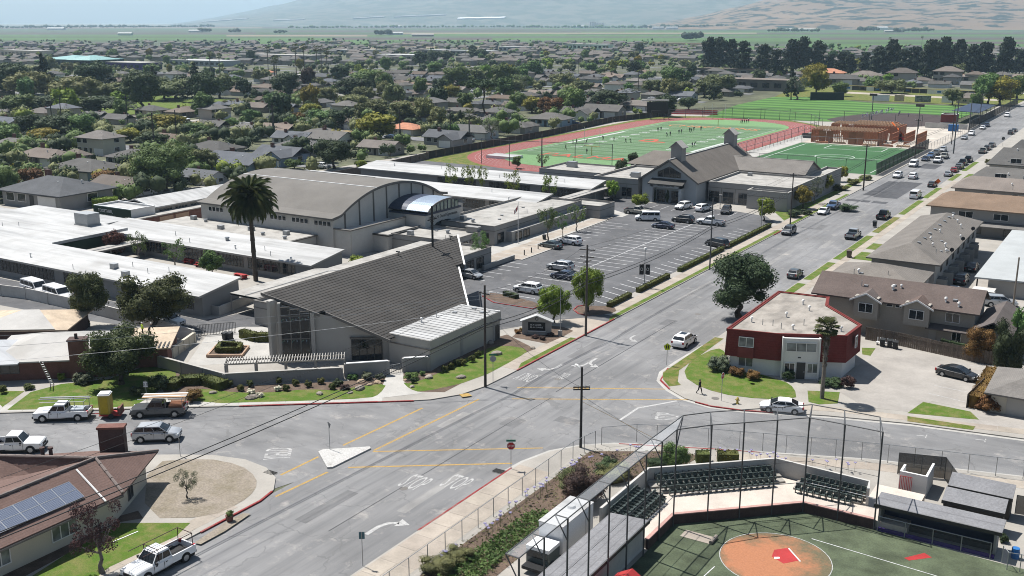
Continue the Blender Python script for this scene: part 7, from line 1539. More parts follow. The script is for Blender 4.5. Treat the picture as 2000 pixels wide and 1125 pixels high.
for s_ in(-.12, .12):q=MB(); q.tube((s_, -.03, zc_-.22), (s_, -.03, zc_+.08), .05, 6, .07); q.tube((s_, -.03, zc_+.10), (s_, -.03, zc_+.2), .06, 6); part(ysg, "figure_mark", q, BLACK)
post_sign("roadwork_sign", "orange diamond roadwork sign by the kerb up the street", 1831, 364, 350, 'dia', CF, (SIGNO, STEEL), .75, None, "sign"); post_sign("stop_sign", "small dark stop sign far up the street kerb", 1958, 285, 268, 'oct', CF+pi, (BLACK, TRIMD), .6, None, "stop sign")
# ------------------------------------------------------------------ utility poles, lamps and wires
ends={}
def upole(key, label, px, pb, ptop, arms=(), mat=POLEW, r=.16, lamp=None, xy=None, H=None):
 X, Y=xy or G(px, pb); h=H or height(px, pb, ptop); T=thing("utility_pole", label, "utility pole", (X, Y, 0)); q=MB(); q.tube((0, 0, 0), (0, 0, h), r, 8, r*.72); part(T, "pole", q, mat)
 for z, L, a in arms:
  q=MB(); q.obox((0, 0), a, L, .1, h+z-.06, h+z+.06); o=part(T, "crossarm", q, mat)
  for t in(-.46, -.2, .2, .46):q=MB(); q.tube((math.cos(a)*L*t, math.sin(a)*L*t, h+z+.06), (math.cos(a)*L*t, math.sin(a)*L*t, h+z+.24), .06, 6, .03); part(o, "insulator", q, STUCW)
 if lamp:
  z, a, L=lamp; q=MB(); e=(math.cos(a)*L, math.sin(a)*L, h+z+.5); q.path([(0, 0, h+z), (e[0]*.5, e[1]*.5, h+z+.42), e], .04, 5); o=part(T, "lamp_arm", q, STEEL); q=MB(); q.obox((e[0]*1.12, e[1]*1.12), a, .6, .22, e[2]-.06, e[2]+.06); part(o, "lamp_head", q, STUCW)
 ends[key]=(X, Y, h); return T
upole('A', "wooden utility pole with triple crossarms beside the drive apron", 1144, 656, 478, ((-.7, 2.2, .2), (-1.7, 2.0, .2), (-2.3, 1.6, 1.3)), M("pole_grey", (.10, .085, .075), .95), .18)
upole('B', "dark utility pole with a street lamp at the church corner", 948, 756, 557, ((-1.0, 1.7, -.2),), POLEW, .17, (-3.4, 0.1, 1.5)); upole('D', "utility pole with a small crossarm on the near corner", 1134, 876, 717, ((-2.1, 1.7, .6), (-2.35, 1.7, .6)), M("pole_dark", (.04, .038, .036), .9), .15, (-.6, 2.6, .9))
upole('C', "slim dark pole by the long hedge and street", 1386, 527, 388, (), DSTEEL, .14); upole('E', "wooden pole by the hall's street corner", 1543, 441, 338, ((-.5, 1.6, .1),), POLEW, .15); upole('F', "tall dark wooden pole beside the soccer fence corner", 1686, 372, 282, ((-.5, 1.6, .1),), POLEW, .2)
upole('Gp', "wooden pole between parked cars and the soccer fence", 1786, 316, 232, ((-.5, 1.8, .1),)); upole('Hp', "wooden pole near the red scorer booth", 1858, 282, 205, ((-.5, 1.8, .1),)); upole('I', "wooden pole at the blue dugout roof", 1912, 246, 182, ((-.6, 2.0, .1),)); upole('J', "wooden pole farthest up the left kerb", 1970, 224, 160, ((-.6, 2.0, .1),)); upole('K', "utility pole standing alone in the right corner trees", 1976, 620, 580, (), M("pole_pale", (.2, .17, .14), .9), .15, None, None, 9)
W0=(-66.5, 22.0, 10.0); WL=(-150, 10, 9.5)
def cable(label, pts, sag=.9, r=.02, mat=BLACK):
 V=[]
 for a, b in zip(pts, pts[1:]):
  a=Vector(a); b=Vector(b)
  for i in range(13):t=i/12; p=a.lerp(b, t); p.z-=sag*4*t*(1-t); V.append(p)
 m=MB(); m.path(V, r, 4); return solo("power_line", m, mat, label, "cable", tuple(pts[0]))
def en(k, z, dx=0, dy=0):X, Y, h=ends[k]; return(X+dx, Y+dy, h+z)
ch_=['B', 'A', 'C', 'E', 'F', 'Gp', 'Hp', 'I', 'J']
cable("thick telephone cable strung between the kerb poles, lower one", [W0[:2]+(7.0,)]+[(ends[k][0], ends[k][1], 7.3)for k in ch_], .8, .045); cable("thick telephone cable strung between the kerb poles, upper one", [W0[:2]+(7.5,)]+[(ends[k][0], ends[k][1], 7.8)for k in ch_], .8, .04)
cable("thin power line at the top of the kerb poles, street side", [(W0[0]+.8, W0[1], 11.2), en('B', -.9, .7)]+[en('A', -.6, .9)]+[(ends[k][0]+.6, ends[k][1], ends[k][2]-.3)for k in('E', 'F', 'Gp', 'Hp', 'I', 'J')], 1.0, .016); cable("thin power line at the top of the kerb poles, school side", [(W0[0]-.8, W0[1], 11.2), en('B', -.9, -.7)]+[en('A', -.6, -.9)]+[(ends[k][0]-.6, ends[k][1], ends[k][2]-.3)for k in('E', 'F', 'Gp', 'Hp', 'I', 'J')], 1.0, .016)
for i, dz in enumerate((-.9, -1.3, -2.6)):cable("pale wire crossing before the church front, "+("upper", "middle", "lower")[i], [(-128+i*3, 44-i*3, 8.5-i*.5), en('B', dz-.3, 0), (ends['A'][0], ends['A'][1], 10.5-i*.6)], 1.0, .018, STEEL)
cable("wire from the near corner pole across the street", [en('D', -2.2), (ends['B'][0], ends['B'][1], 9.4)], .8, .015); cable("guy wire from the near corner pole into the planting", [en('D', -3.0), (-40.5, 92.2, .2)], .0, .02, STEEL); cable("second guy wire from the near corner pole", [en('D', -3.6), (-40.0, 92.6, .2)], .0, .02, PAINTY)
# car park mast with two banners, flag masts
LP=thing("banner_lamp", "tall car park lamp mast carrying two black banners", "lamp post", (*G(1258, 563), Zb)); lh=height(1258, 563, 487); q=MB(); q.tube((0, 0, 0), (0, 0, lh), .08, 8, .05); q.tube((0, 0, 0), (0, 0, .8), .25, 10); part(LP, "mast", q, STEEL); q=MB(); q.tube((0, 0, lh-.1), (0, 0, lh+.15), .28, 10, .2); part(LP, "lamp_head", q, TRIMW)
for s_ in(-1, 1):
 q=MB(); q.box(min(s_*.12, s_*.85), max(s_*.12, s_*.85), -.015, .015, lh-4.3, lh-2.6); b=part(LP, "banner", q, BLACK); b.rotation_euler=(0, 0, .5); q=MB(); q.path([(s_*.48+.18*math.cos(t), -.03, lh-3.4+.24*math.sin(t))for t in np.linspace(0, 2*pi, 13)], .035, 4); part(b, "emblem", q, TRIMW)
FM=thing("flag_mast", "white flag mast before the school office with a red and white flag", "flagpole", (*G(1012, 478), Zb)); fh=height(1012, 478, 395); q=MB(); q.tube((0, 0, 0), (0, 0, fh), .07, 8, .045); part(FM, "mast", q, TRIMW); q=MB()
for i in range(6):a=i/6; b=(i+1)/6; f=lambda t:(-.05-.9*t, .1*math.sin(t*6), fh-.6-1.4*t); p=f(a); c=f(b); q.add([p, c, (c[0], c[1], c[2]-.75), (p[0], p[1], p[2]-.9)], [(0, 1, 2, 3)], i%2)
part(FM, "flag", q, [REDPL, WHITEP]); FM2=thing("flag_mast", "thin pale mast in front of the bright round trees", "flagpole", (*G(1094, 658), Zb)); q=MB(); fh=height(1094, 658, 561); q.tube((0, 0, 0), (0, 0, fh), .06, 8, .04); part(FM2, "mast", q, STEEL); q=MB(); q.box(-.22, .22, -.22, .22, 0, .8); part(FM2, "base", q, STUC)
for px, pb, ptp, l in((1486, 448, 392, "grey car park lamp by the exit hedge"), (1406, 410, 383, "leaning dark lamp before the hall")):X, Y=G(px, pb); h=height(px, pb, ptp); T=thing("lamp_post", l, "lamp post", (X, Y, Zb)); q=MB(); q.tube((0, 0, 0), (0, 0, h), .08, 8, .06); part(T, "mast", q, STEEL); q=MB(); q.box(-.35, .35, -.2, .2, h, h+.2); part(T, "lamp_head", q, STUC)
# ------------------------------------------------------------------ people
def person(label, X, Y, z, ang, h=1.7, pose='walk', top=CLOTHD, legs=CLOTHD, q_='mid', group=None, hat=None):
 key=('body', pose, top.name, legs.name)
 if key not in _cache:
  st=.30 if pose=='walk' else(.13 if pose=='stand' else .22); by=.0 if pose!='bend' else .3
  J={'pel':(0, 0, .92), 'che':(by*.6, 0, 1.25), 'nec':(by, 0, 1.47), 'hea':(by+.03, 0, 1.63), 'hl':(0, .1, .9), 'kl':(st*.6, .11, .50), 'fl':(st*.9, .11, .08), 'tl':(st*.9+.16, .11, .05), 'hr':(0, -.1, .9), 'kr':(-st*.3, -.11, .48), 'fr':(-st*1.3, -.11, .10), 'tr':(-st*1.3+.15, -.11, .05), 'sl':(by*.9, .2, 1.40), 'el':(by-st*.4, .25, 1.14), 'wl':(by+.02-st*.3, .24, .90), 'sr':(by*.9, -.2, 1.40), 'er':(by+st*.4, -.25, 1.14), 'wr':(by+st*.9, -.23, .93)}
  m=MB(); T_=lambda a, b, r1, r2, mi:m.tube(J[a], J[b], r1, 8, r2, mi)
  for s_ in 'lr':T_('h'+s_, 'k'+s_, .095, .068, 1); T_('k'+s_, 'f'+s_, .066, .045, 1); T_('f'+s_, 't'+s_, .05, .035, 1); T_('s'+s_, 'e'+s_, .06, .048, 0); T_('e'+s_, 'w'+s_, .047, .034, 0); m.tube(J['w'+s_], (J['w'+s_][0]+.05, J['w'+s_][1], J['w'+s_][2]-.13), .038, 6, .025, 2)
  def oval(z0, rx, ry, cx):return[(cx+rx*math.cos(t), ry*math.sin(t), z0)for t in np.linspace(0, 2*pi, 11)[:-1]]
  loft(m, [oval(.84, .12, .17, 0), oval(.98, .13, .17, 0), oval(1.15, .12, .16, by*.4), oval(1.36, .13, .21, by*.85), oval(1.46, .08, .12, by)], 0); m.tube(J['nec'], J['hea'], .055, 7, .05, 2)
  loft(m, [oval(1.50, .06, .05, by+.04), oval(1.56, .09, .07, by+.04), oval(1.64, .105, .08, by+.03), oval(1.71, .09, .07, by+.02), oval(1.745, .03, .03, by+.02)], 2)
  b=m.mesh("person", [top, legs, SKIN], smooth=True); hm=MB(); loft(hm, [oval(1.61, .115, .09, by+.005), oval(1.69, .11, .088, by+.005), oval(1.76, .06, .05, by+.01)], 0); _cache[key]=(b, hm.mesh("hair", hat or BLACK, smooth=True))
 o=tag(ob("person", _cache[key][0], None, (X, Y, z), ang), label, "person", group); o.scale=(h/1.75,)*3; ob("hair", _cache[key][1], o); return o
X, Y=G(1366, 771); person("person in dark clothes and cap walking on the corner pavement", X, Y, Zb+.012, math.radians(-15), 1.75)
for(px, py, l, tp)in((279, 655, "roof worker in a hi-vis vest, nearer the chimney side", CLOTHH), (292, 657, "roof worker in dark clothes stooping on the bare boards", CLOTHD)):X, Y=G(px, py, 3.0); person(l, X, Y, 3.02, 1.2, 1.75, 'bend' if px>285 else 'stand', tp, CLOTHD, hat=WHITEP)
# ------------------------------------------------------------------ stadium
SZ=Zb+.01; scx, sy0, sy1=-154.5, 293.5, 410.5
def oval_pts(hw, n=24):return circle_arc((scx, sy1), hw, 0, pi, n)+circle_arc((scx, sy0), hw, pi, 2*pi, n)
sheet("running_track", oval_pts(38.2), TRACK, SZ); sheet("end_turf", oval_pts(27.2), TURFE, SZ+.03); sheet("football_field", [(-180, 288), (-129.5, 288), (-129.5, 416), (-180, 416)], TURFF, SZ+.05)
for i in range(1, 8):m=MB(); P=oval_pts(27.2+i*1.22); m.strip(P+[P[0]], .07, SZ+.008, SZ+.012); struct("lane_line", m, FIELDW)
FY0, FY1=306.3, 397.7; fl=lambda a, b, w=.2:line([a, b], w, FIELDW, SZ+.062, "yard_line")
for i in range(21):
 y=FY0+(FY1-FY0)*i/20; fl((-178.9, y), (-130.1, y), .14)
for x in(-178.9, -130.1):fl((x, 297.2), (x, 406.8), .25)
for y in(297.2, 406.8):fl((-178.9, y), (-130.1, y), .25)
fl((-178.2, 322), (-178.2, 369), 1.5); fl((-130.8, 322), (-130.8, 369), 1.5)
for i in range(1, 10):
 for x in(-170, -139):
  o=words(str(min(i, 10-i)*10), (x, FY0+(FY1-FY0)*i/10), pi/2 if x<-150 else-pi/2, 3.2, 4.2, FIELDW, SZ+.07, "field_number"); o["kind"]="structure"
for t, c, h, w, mt, a in(("CHIEFTAINS", (-154.5, 402.2), 6.5, 38, FIELDO, 0), ("PALMA", (-154.5, 292.4), 6.5, 30, FIELDR, 0), ("P", (-154.5, 346), 10, 9, FIELDR, pi/2)):o=words(t, c, a, h, w, mt, SZ+.072, "field_lettering"); o["kind"]="structure"
sheet("soccer_turf", [(-108.5, 300), (-66.8, 300), (-66.8, 369), (-108.5, 369)], TURFS, SZ)
for a, b in(((-106, 303), (-106, 366)), ((-106, 366), (-69, 366)), ((-69, 303), (-69, 366)), ((-106, 334.5), (-69, 334.5)), ((-97, 366), (-97, 356)), ((-97, 356), (-78, 356)), ((-78, 356), (-78, 366))):line([a, b], .3, FIELDW, SZ+.01, "pitch_line")
m=MB(); m.strip(circle_arc((-87.5, 334.5), 6, 0, 2*pi, 30), .3, SZ+.008, SZ+.011); struct("pitch_line", m, FIELDW)
sheet("concrete_terrace", [(-116, 300), (-109, 300), (-109, 372), (-107, 420), (-113, 426), (-116, 412)], CONCW, SZ-.003); sheet("building_site", [(-108.8, 369.3), (-64.6, 369.3), (-64.6, 446), (-84, 452), (-108, 432)], M("site_dirt", (.42, .38, .33), .95, .2, .2), SZ)
sheet("ball_field", GG((1375, 230), (1440, 205), (1510, 190), (1590, 190), (1720, 203), (1870, 207), (1900, 222), (1850, 240), (1610, 238)), TURFB, SZ); sheet("outfield_grass", [(-190, 588), (-78, 582), (-66, 600), (-66, 690), (-210, 700)], LAWN2, SZ-.004)
sheet("dark_infield", smooth(GG((1606, 236), (1640, 228), (1700, 222), (1780, 221), (1850, 227), (1850, 234), (1810, 250), (1700, 246)), 1), DARKDIRT, SZ+.01); sheet("sand_path", [(-170, 640), (-78, 620), (-78, 632), (-170, 655)], CONCB, SZ+.002)
fence("tall black ball fence round the track's far bend", [(-190, 420), (-176, 444), (-150, 452), (-126, 440), (-115, 418)], 4.0, 9, NETTING, DSTEEL, .10); fence("black fence along the track's street side", [(-115.6, 300), (-115.6, 412)], 3.4, 8, NETTING, DSTEEL, .09, mid=True); fence("low railing beside the track terrace", [(-113, 300), (-113, 415)], 1.1, 4, CHAIN, DSTEEL, .05)
fence("tall black net posts at the near end of the track", [(-174, 262), (-164, 262), (-154, 264), (-144, 266), (-134, 270)], 7.5, 9, NETTING, DSTEEL, .10); fence("black fence between hall and soccer pitch", [(-108.6, 299.6), (-66.6, 299.6)], 4.0, 8, NETTING, DSTEEL, .08); fence("black screened fence between soccer pitch and street", [(-66.4, 299.6), (-66.4, 372)], 3.4, 5, SCREEN, DSTEEL, .08)
fence("black screened street fence along the ball field", [(-65.6, 448), (-65.6, 600)], 3.2, 6, SCREEN, DSTEEL, .08); fence("long net fence along the ball field's foul side", [(-84, 452), (-127, 456), (-176, 446)], 4.5, 12, NETTING, DSTEEL, .1); fence("chain link fence round the building site", [(-108.8, 369.6), (-65.0, 369.6), (-65.0, 446)], 2.4, 5, CHAIN, STEEL, .05)
# dark board fence on the town side of the track
wall_line("dark board fence between running track and town gardens", [(-194.5, 262), (-195.5, 340), (-200, 402), (-192, 446)], 2.4, .12, M("dark_board_fence", (.045, .038, .034), .95, .3, .3), "fence", "wooden_fence", None, 5, WOODF)
wall_line("weathered board fence behind the farthest classroom wing", [(-190, 200), (-191, 236), (-194, 262)], 2.2, .12, WOODF, "fence", "wooden_fence", None, 5, WOODF)
def goal_post(X, Y, lab):T=thing("goal_post", lab, "goal post", (X, Y, SZ)); q=MB(); q.tube((0, 0, 0), (0, 0, 3.0), .12, 8); q.tube((-2.8, 0, 3.0), (2.8, 0, 3.0), .09, 8); part(T, "stand", q, YELLOWP); [part(T, "upright", MB().tube((s*2.8, 0, 3.0), (s*2.8, 0, 9.0), .07, 6), TRIMW)for s in(-1, 1)]
goal_post(-154.5, 296.6, "yellow football goal post at the near end zone"); goal_post(-154.5, 407.4, "yellow football goal post at the far end zone")
PM=thing("vault_mat", "white covered pole vault mat beside the track bend", "mat", (*G(985, 309), SZ)); q=MB(); q.box(-5, 5, -3, 3, 0, .8); part(PM, "mat", q, WHITEP); q=MB(); q.box(-5.1, 5.1, -3.1, 3.1, .8, .86); part(PM, "cover", q, WROOF)
SB=thing("scoreboard", "black scoreboard at the far corner of the track", "scoreboard", (-189, 424, 0), .5)
for x in(-3, 3):part(SB, "post", MB().box(x-.15, x+.15, -.15, .15, 0, 8), DSTEEL)
part(SB, "board", MB().box(-4.6, 4.6, -.4, .4, 3.0, 7.6), BLACK); part(SB, "header", MB().box(-7, 5, -.2, .2, 8.0, 8.7), STUCW)
BL=thing("bleachers", "grey and red bleachers beyond the track's far bend", "bleachers", (-186, 455, 0), .35)
for i in range(5):part(BL, "bench_row", MB().box(-12, 12, i*.8, i*.8+.5, 0, .5+i*.35), STEEL if i%2 else REDPL)
gpl="players training on the football field"
for i, (px, py)in enumerate(((1119, 283), (1126, 282), (1178, 275), (1199, 277), (1222, 280), (1232, 280), (1285, 258), (1291, 257), (1303, 268), (1309, 267), (1326, 263), (1331, 262), (1347, 259), (1350, 260), (1355, 257), (1369, 256), (1447, 242), (1450, 242), (1454, 242), (1458, 242), (1462, 241), (1146, 302), (1105, 294), (1145, 281), (1335, 290), (1352, 289), (1356, 287), (1120, 325), (1200, 240))):
 X, Y=G(px, py); person("player in dark kit standing on the football field", X, Y, SZ+.07, R.uniform(0, 6), 1.85, ('stand', 'walk', 'bend')[i%3], CLOTHD, CLOTHD, group=gpl)
for i in range(24):
 t=i/23; X, Y=G(1682+62*t, 231-13*t); person("ball player in white and purple lined up on the dark infield", X+R.uniform(-.5, .5), Y+R.uniform(-1, 1), SZ+.02, R.uniform(0, 6), 1.85, ('stand', 'walk')[i%2], CLOTHW if i%3 else CLOTHP, CLOTHW, group="ball players lined up on the infield")
for px, py in((1755, 227), (1757, 224), (1774, 229), (1735, 217)):X, Y=G(px, py); person("ball player apart from the line on the dark infield", X, Y, SZ+.02, 1, 1.85, 'walk', CLOTHP, CLOTHD, group="ball players apart from the line")
# blue roofed dugout, booth, practice roof and light masts
def canopy(name, label, x0, x1, y0, y1, z, mat, wallm=TRIMD, cat="shelter"):
 T=thing(name, label, cat, ((x0+x1)/2, (y0+y1)/2, 0)); m=MB(); m.slab([(x0, y0, z), (x1, y0, z-.4), (x1, y1, z-.4), (x0, y1, z)], .25); wpart(T, "roof", m, mat)
 for x in(x0+.4, x1-.4):
  for y in np.linspace(y0+.5, y1-.5, 5):wpart(T, "post", MB().tube((x, y, 0), (x, y, z-.5), .09, 6), DSTEEL)
 wpart(T, "back_wall", MB().box(x1-.3, x1-.1, y0, y1, 0, 2.6), wallm); return T
canopy("batting_cage", "navy roofed batting shelter beside the street fence", -77, -66.2, 476, 524, 5.2, NAVY); BO=flat_block("scorer_booth", "dark red scorer booth above the pale block wall", -77, -71.2, 452, 458, 5.4, REDP, WROOF2, trim=WHITEP, cat="booth", band=False); wpart(BO, "base_block", MB().box(-77.2, -71.0, 451.8, 458.2, 0, 2.2), BLOCKW); wpart(BO, "roof_rail", MB().path([(-77, 452, 6.4), (-71.2, 452, 6.4), (-71.2, 458, 6.4), (-77, 458, 6.4)], .06, 5), STEEL)
wall_line("pale block wall below the red scorer booth", [(-82, 448), (-66, 448)], 2.2, .25, BLOCKW); solo("portable_toilet", MB().box(-71.5, -68, 438, 440, 0, 2.4).box(-71.6, -67.9, 437.9, 440.1, 2.4, 2.6), BLUEP, "pair of blue site toilets by the block wall", "portable toilet", (-70, 439, 0))
GD=solo("batters_eye", MB().box(-9, 9, -.3, .3, 0, 4.2).box(-9.1, 9.1, -.35, .35, 4.2, 4.35), M("dark_panel", (.012, .022, .026), .7), "dark green panel wall at the ball field's back corner", "wall"); GD.location=(*G(1615, 196), 0); GD.rotation_euler=(0, 0, math.radians(28))
for px, pb, ptp, l in((1702, 234, 185, "black floodlight mast behind the infield"), (1793, 253, 206, "black floodlight mast at the building site"), (1862, 300, 195, "black net mast by the street and site"), (1892, 258, 195, "black net mast beside the blue roof"), (1058, 338, 262, "black net mast at the near track end")):
 X, Y=G(px, pb); h=height(px, pb, ptp); T=thing("light_mast", l, "mast", (X, Y, 0)); part(T, "mast", MB().tube((0, 0, 0), (0, 0, h), .22, 8, .15), DSTEEL); part(T, "lamp_frame", MB().box(-1.6, 1.6, -.2, .2, h-.5, h+.5), TRIMD)if px<1800 and px>1100 else None
OB=thing("outfield_boards", "row of white and black sponsor boards along the outfield", "boards", (-125, 640, 0))
for i in range(22):
 x=-176+i*4.6; y=668-i*.9; wpart(OB, "board", MB().box(x, x+4.3, y-.1, y, .4, 3.0), WHITEP if R.random()<.6 else TRIMD)
 if i%2:wpart(OB, "board_mark", MB().box(x+1, x+3.2, y-.13, y-.11, 1.2, 2.2), BLUEP if i%4==1 else BLACK)
wpart(OB, "rail", MB().path([(-176, 668, 3.1), (-75, 648, 3.1)], .1, 5), YELLOWP)
for x, y, w, lab, c in((-131, 585, 9, "white sponsor board standing by the ball field fence", WHITEP), (-122, 588, 5, "low cream board beside the field gate", UNDER), (-110, 588, 8, "grey and white sponsor board near the snack hut", GLASSB), (-98, 590, 6, "white board next to the snack hut", WHITEP)):solo("sponsor_board", MB().box(x-w/2, x+w/2, y, y+.3, .3, 3.4).box(x-w/2-.1, x+w/2+.1, y-.05, y+.35, 3.4, 3.6), c, lab, "board", (x, y, 0))
SN=rot_house("small tan hut with a hip roof behind the ball field", (-88, 596), 0, 12, 8, 3, 5.5, SH_BROWN, STUCC, "hut", "snack_hut"); window(SN, -90, 592, 1, 2, 1.2, 'S', 2, 1, TRIMW)
# ---- timber framing on the building site
FR=thing("framed_building", "half built wooden framed building on the site", "building", (-95, 388, 0))
def stud_wall(a, b, h, z=0, sheath=.0):
 a=Vector(a); b=Vector(b); L=(b-a).length; k=max(2, int(L/.75)); m=MB(); d=(b-a)/k; ang=math.atan2(d.y, d.x)
 for i in range(k+1):p=a+d*i; m.obox((p.x, p.y), ang, .12, .2, z, z+h)
 for zz in(z, z+h-.15, z+h*.55):c=(a+b)/2; m.obox((c.x, c.y), ang, L, .22, zz, zz+.16)
 o=wpart(FR, "stud_wall", m, TIMBER); o["kind"]="stuff"
 if sheath:
  for i in range(int(L/2.6)):
   if R.random()<sheath:p=a+(b-a)*((i+.5)*2.6/L); q=MB(); q.obox((p.x, p.y), ang, 2.4, .26, z+.2, z+h-.2); wpart(FR, "sheathing_panel", q, TIMBER)
for x0, x1, y0, y1, h in((-106, -83, 372, 386, 4.6), (-104, -80, 390, 402, 5.2), (-100, -86, 406, 418, 4.4)):
 for a, b, s_ in(((x0, y0), (x1, y0), .72), ((x1, y0), (x1, y1), .7), ((x1, y1), (x0, y1), .5), ((x0, y1), (x0, y0), .6)):stud_wall(a, b, h, 0, s_)
 for i in range(int((x1-x0)/1.0)):wpart(FR, "roof_joist", MB().box(x0+i*1.0, x0+i*1.0+.14, y0+.2, y1-.2, h, h+.3), TIMBERL)
for x in(-80, -76, -72):stud_wall((x, 380), (x, 398), 3.8)
for i in range(7):solo("lumber_stack", MB().box(0, 4.5, 0, 1.2, 0, .35).box(.2, 4.3, .1, 1.1, .35, .6), TIMBERL if i%2 else TIMBER, "bundle of lumber lying about the building site", "lumber", group="lumber bundles on the building site").location=(-104+i*5.4, 370.6+(i%3)*1.1, SZ)
LF=thing("telehandler", "orange telescopic lifter with raised boom on the site", "lift truck", (-80, 392, SZ), 2.6); part(LF, "chassis", MB().box(-2.4, 2.4, -1, 1, .6, 1.5), REDPL); part(LF, "cab", MB().box(-1, .6, .1, 1, 1.5, 2.7), GLASS); part(LF, "boom", MB().tube((-2, -.4, 1.8), (4.5, -.4, 6.2), .28, 8), SIGNO)
for x in(-1.6, 1.6):
 for s_ in(-1, 1):part(LF, "wheel", MB().tube((x, s_*1.0-.2, .6), (x, s_*1.0+.2, .6), .6, 14), RUBBER)
for px, py, l, c in((1625, 270, "white site skip by the framed building", WHITEP), (1672, 282, "dark waste bin on the site edge", TRIMD), (1580, 270, "grey machinery stack beside the terrace", DSTEEL)):X, Y=G(px, py); solo("waste_skip", MB().add([(X-2, Y-1, SZ), (X+2, Y-1, SZ), (X+2, Y+1, SZ), (X-2, Y+1, SZ), (X-2.4, Y-1.2, 1.7), (X+2.4, Y-1.2, 1.7), (X+2.4, Y+1.2, 1.7), (X-2.4, Y+1.2, 1.7)], [(0, 1, 5, 4), (1, 2, 6, 5), (2, 3, 7, 6), (3, 0, 4, 7), (0, 3, 2, 1)]), c, l, "skip", (X, Y, 0))
# ------------------------------------------------------------------ the town: houses in rows, trees between them
_hp={}
def house_meshes(kind, far):
 """shared meshes for one house type: length along X about 14 m, front to -Y"""
 key=(kind, far)
 if key in _hp:return _hp[key]
 m=MB(); r=MB(); P=[]
 if kind=='gable':m.box(-7, 7, -4.5, 4.5, 0, 2.7); m.add([(-7, -4.5, 2.7), (-7, 4.5, 2.7), (-7, 0, 4.4)], [(1, 0, 2)]); m.add([(7, -4.5, 2.7), (7, 4.5, 2.7), (7, 0, 4.4)], [(0, 1, 2)]); r.gable(-7.6, 7.6, -5.2, 5.2, 2.55, 4.65, 'x', .18)
 elif kind=='hip':m.box(-7, 7, -5, 5, 0, 2.7); r.hip(-7.7, 7.7, -5.7, 5.7, 2.6, 4.6, .18)
 elif kind=='ell':
  m.box(-7, 7, -2, 5, 0, 2.7); m.box(1.5, 7, -6.5, -2.01, 0, 2.68); m.add([(1.5, -6.5, 2.68), (7, -6.5, 2.68), (4.25, -6.5, 4.1)], [(0, 1, 2)]); r.gable(-7.6, 7.6, -2.6, 5.6, 2.55, 4.7, 'x', .18); r.gable(.9, 7.6, -7.1, 1.5, 2.53, 4.35, 'y', .17)
 elif kind=='two':m.box(-6, 6, -4.5, 4.5, 0, 5.3); r.hip(-6.7, 6.7, -5.2, 5.2, 5.2, 7.2, .18)
 else:m.box(-8, 8, -3.5, 3.5, 0, 2.6); m.box(2, 8, 3.51, 7, 0, 2.6); r.hip(-8.6, 8.6, -4.2, 4.2, 2.5, 4.3, .18); r.hip(1.4, 8.6, 2.6, 7.6, 2.48, 3.9, .17)
 P.append(("wall", m.mesh("wall", HOUSEW), None)); P.append(("roof", r.mesh("roof", SH_GREY), None))
 fy={'gable':-4.5, 'hip':-5, 'ell':-2, 'two':-4.5}.get(kind, -3.5)
 def unit(nm, mat, w, h, d=.08):q=MB(); q.box(-w/2, w/2, -d, .01, 0, h); return q.mesh(nm, mat)
 wn=unit("window", GLASS, 1.8, 1.2); wf=MB(); wf.box(-1.0, 1.0, -.06, .01, -.1, 0); wf.box(-1.0, 1.0, -.06, .01, 1.2, 1.3); wf.box(-1.0, -.9, -.06, .01, 0, 1.2); wf.box(.9, 1.0, -.06, .01, 0, 1.2); wfm=wf.mesh("window_frame", TRIMW)
 zs=(1.0, 3.7)if kind=='two' else(1.0,)
 for z in zs:
  for x in(-5, -2.2):P.append(("window", wn, (x, fy, z), None if far else wfm))
  P.append(("window", wn, (6.0 if kind=='two' else(7.0 if kind!='yard' else 8.0), 1.0, z), None if far else wfm, pi/2))
 gx, gyy=(4.25, -6.5)if kind=='ell' else(3.8, fy)
 P.append(("garage_door", unit("garage_door", TRIMW, 4.2, 2.15), (gx, gyy, .03)))
 if not far:P.append(("door", unit("door", TRIMD, .95, 2.1), (0.2, fy, .03)))
 c=MB(); c.box(-.45, .45, -.35, .35, 0, 2.1); cc=MB(); cc.box(-.5, .5, -.4, .4, 2.1, 2.2); P.append(("chimney", c.mesh("chimney", BRICK), (-3.0, .9, 5.2-.6 if kind=='two' else 3.2), None if far else cc.mesh("chimney_cap", BRICKD)))
 if not far:
  v=MB(); v.tube((0, 0, 0), (0, 0, .5), .1, 6); v.tube((0, 0, .45), (0, 0, .6), .16, 6); vm=v.mesh("roof_vent", TRIMW)
  for x, y in((2.5, -1.6), (-.8, 1.8), (4.6, 1.2)):P.append(("roof_vent", vm, (x, y, 3.55 if kind!='two' else 6.1)))
 _hp[key]=P; return P
ROOFM=dict(grey=SH_GREY, brown=SH_BROWN, slate=SH_BLUE, tan=SH_TAN, orange=ORANGE_T, white=WROOF2)
KN=dict(gable="gabled", hip="hip roofed", ell="L shaped", two="two storey", yard="low rambling")
def house(kind, roof, X, Y, ang, label, far=False, wall=None, s=1.0, group="houses in the town behind the school", z=Zg):
 P=house_meshes(kind, far); T=thing("town_house", label, "house", (X, Y, z), ang, group); T.scale=(s, s, s*R.uniform(.95, 1.08))
 for it in P:
  nm, me, lc=it[:3]; o=ob(nm, me, T, lc, it[4]if len(it)>4 else None)
  if nm=="roof":o.material_slots[0].link='OBJECT'; o.material_slots[0].material=ROOFM[roof]
  if nm=="wall" and wall:o.material_slots[0].link='OBJECT'; o.material_slots[0].material=wall
  if len(it)>3 and it[3]is not None:ob({"window":"window_frame", "chimney":"chimney_cap"}[nm], it[3], o)
 return T
HX=[]
def hp(px, py, kind, roof, ang, label, wall=None, s=1.0):
 X, Y=G(px, py); HX.append((X, Y, 12*s)); house(kind, roof, X, Y, ang, label, False, wall, s, "nearest town houses behind the school", Zb if X>-200 else Zg)
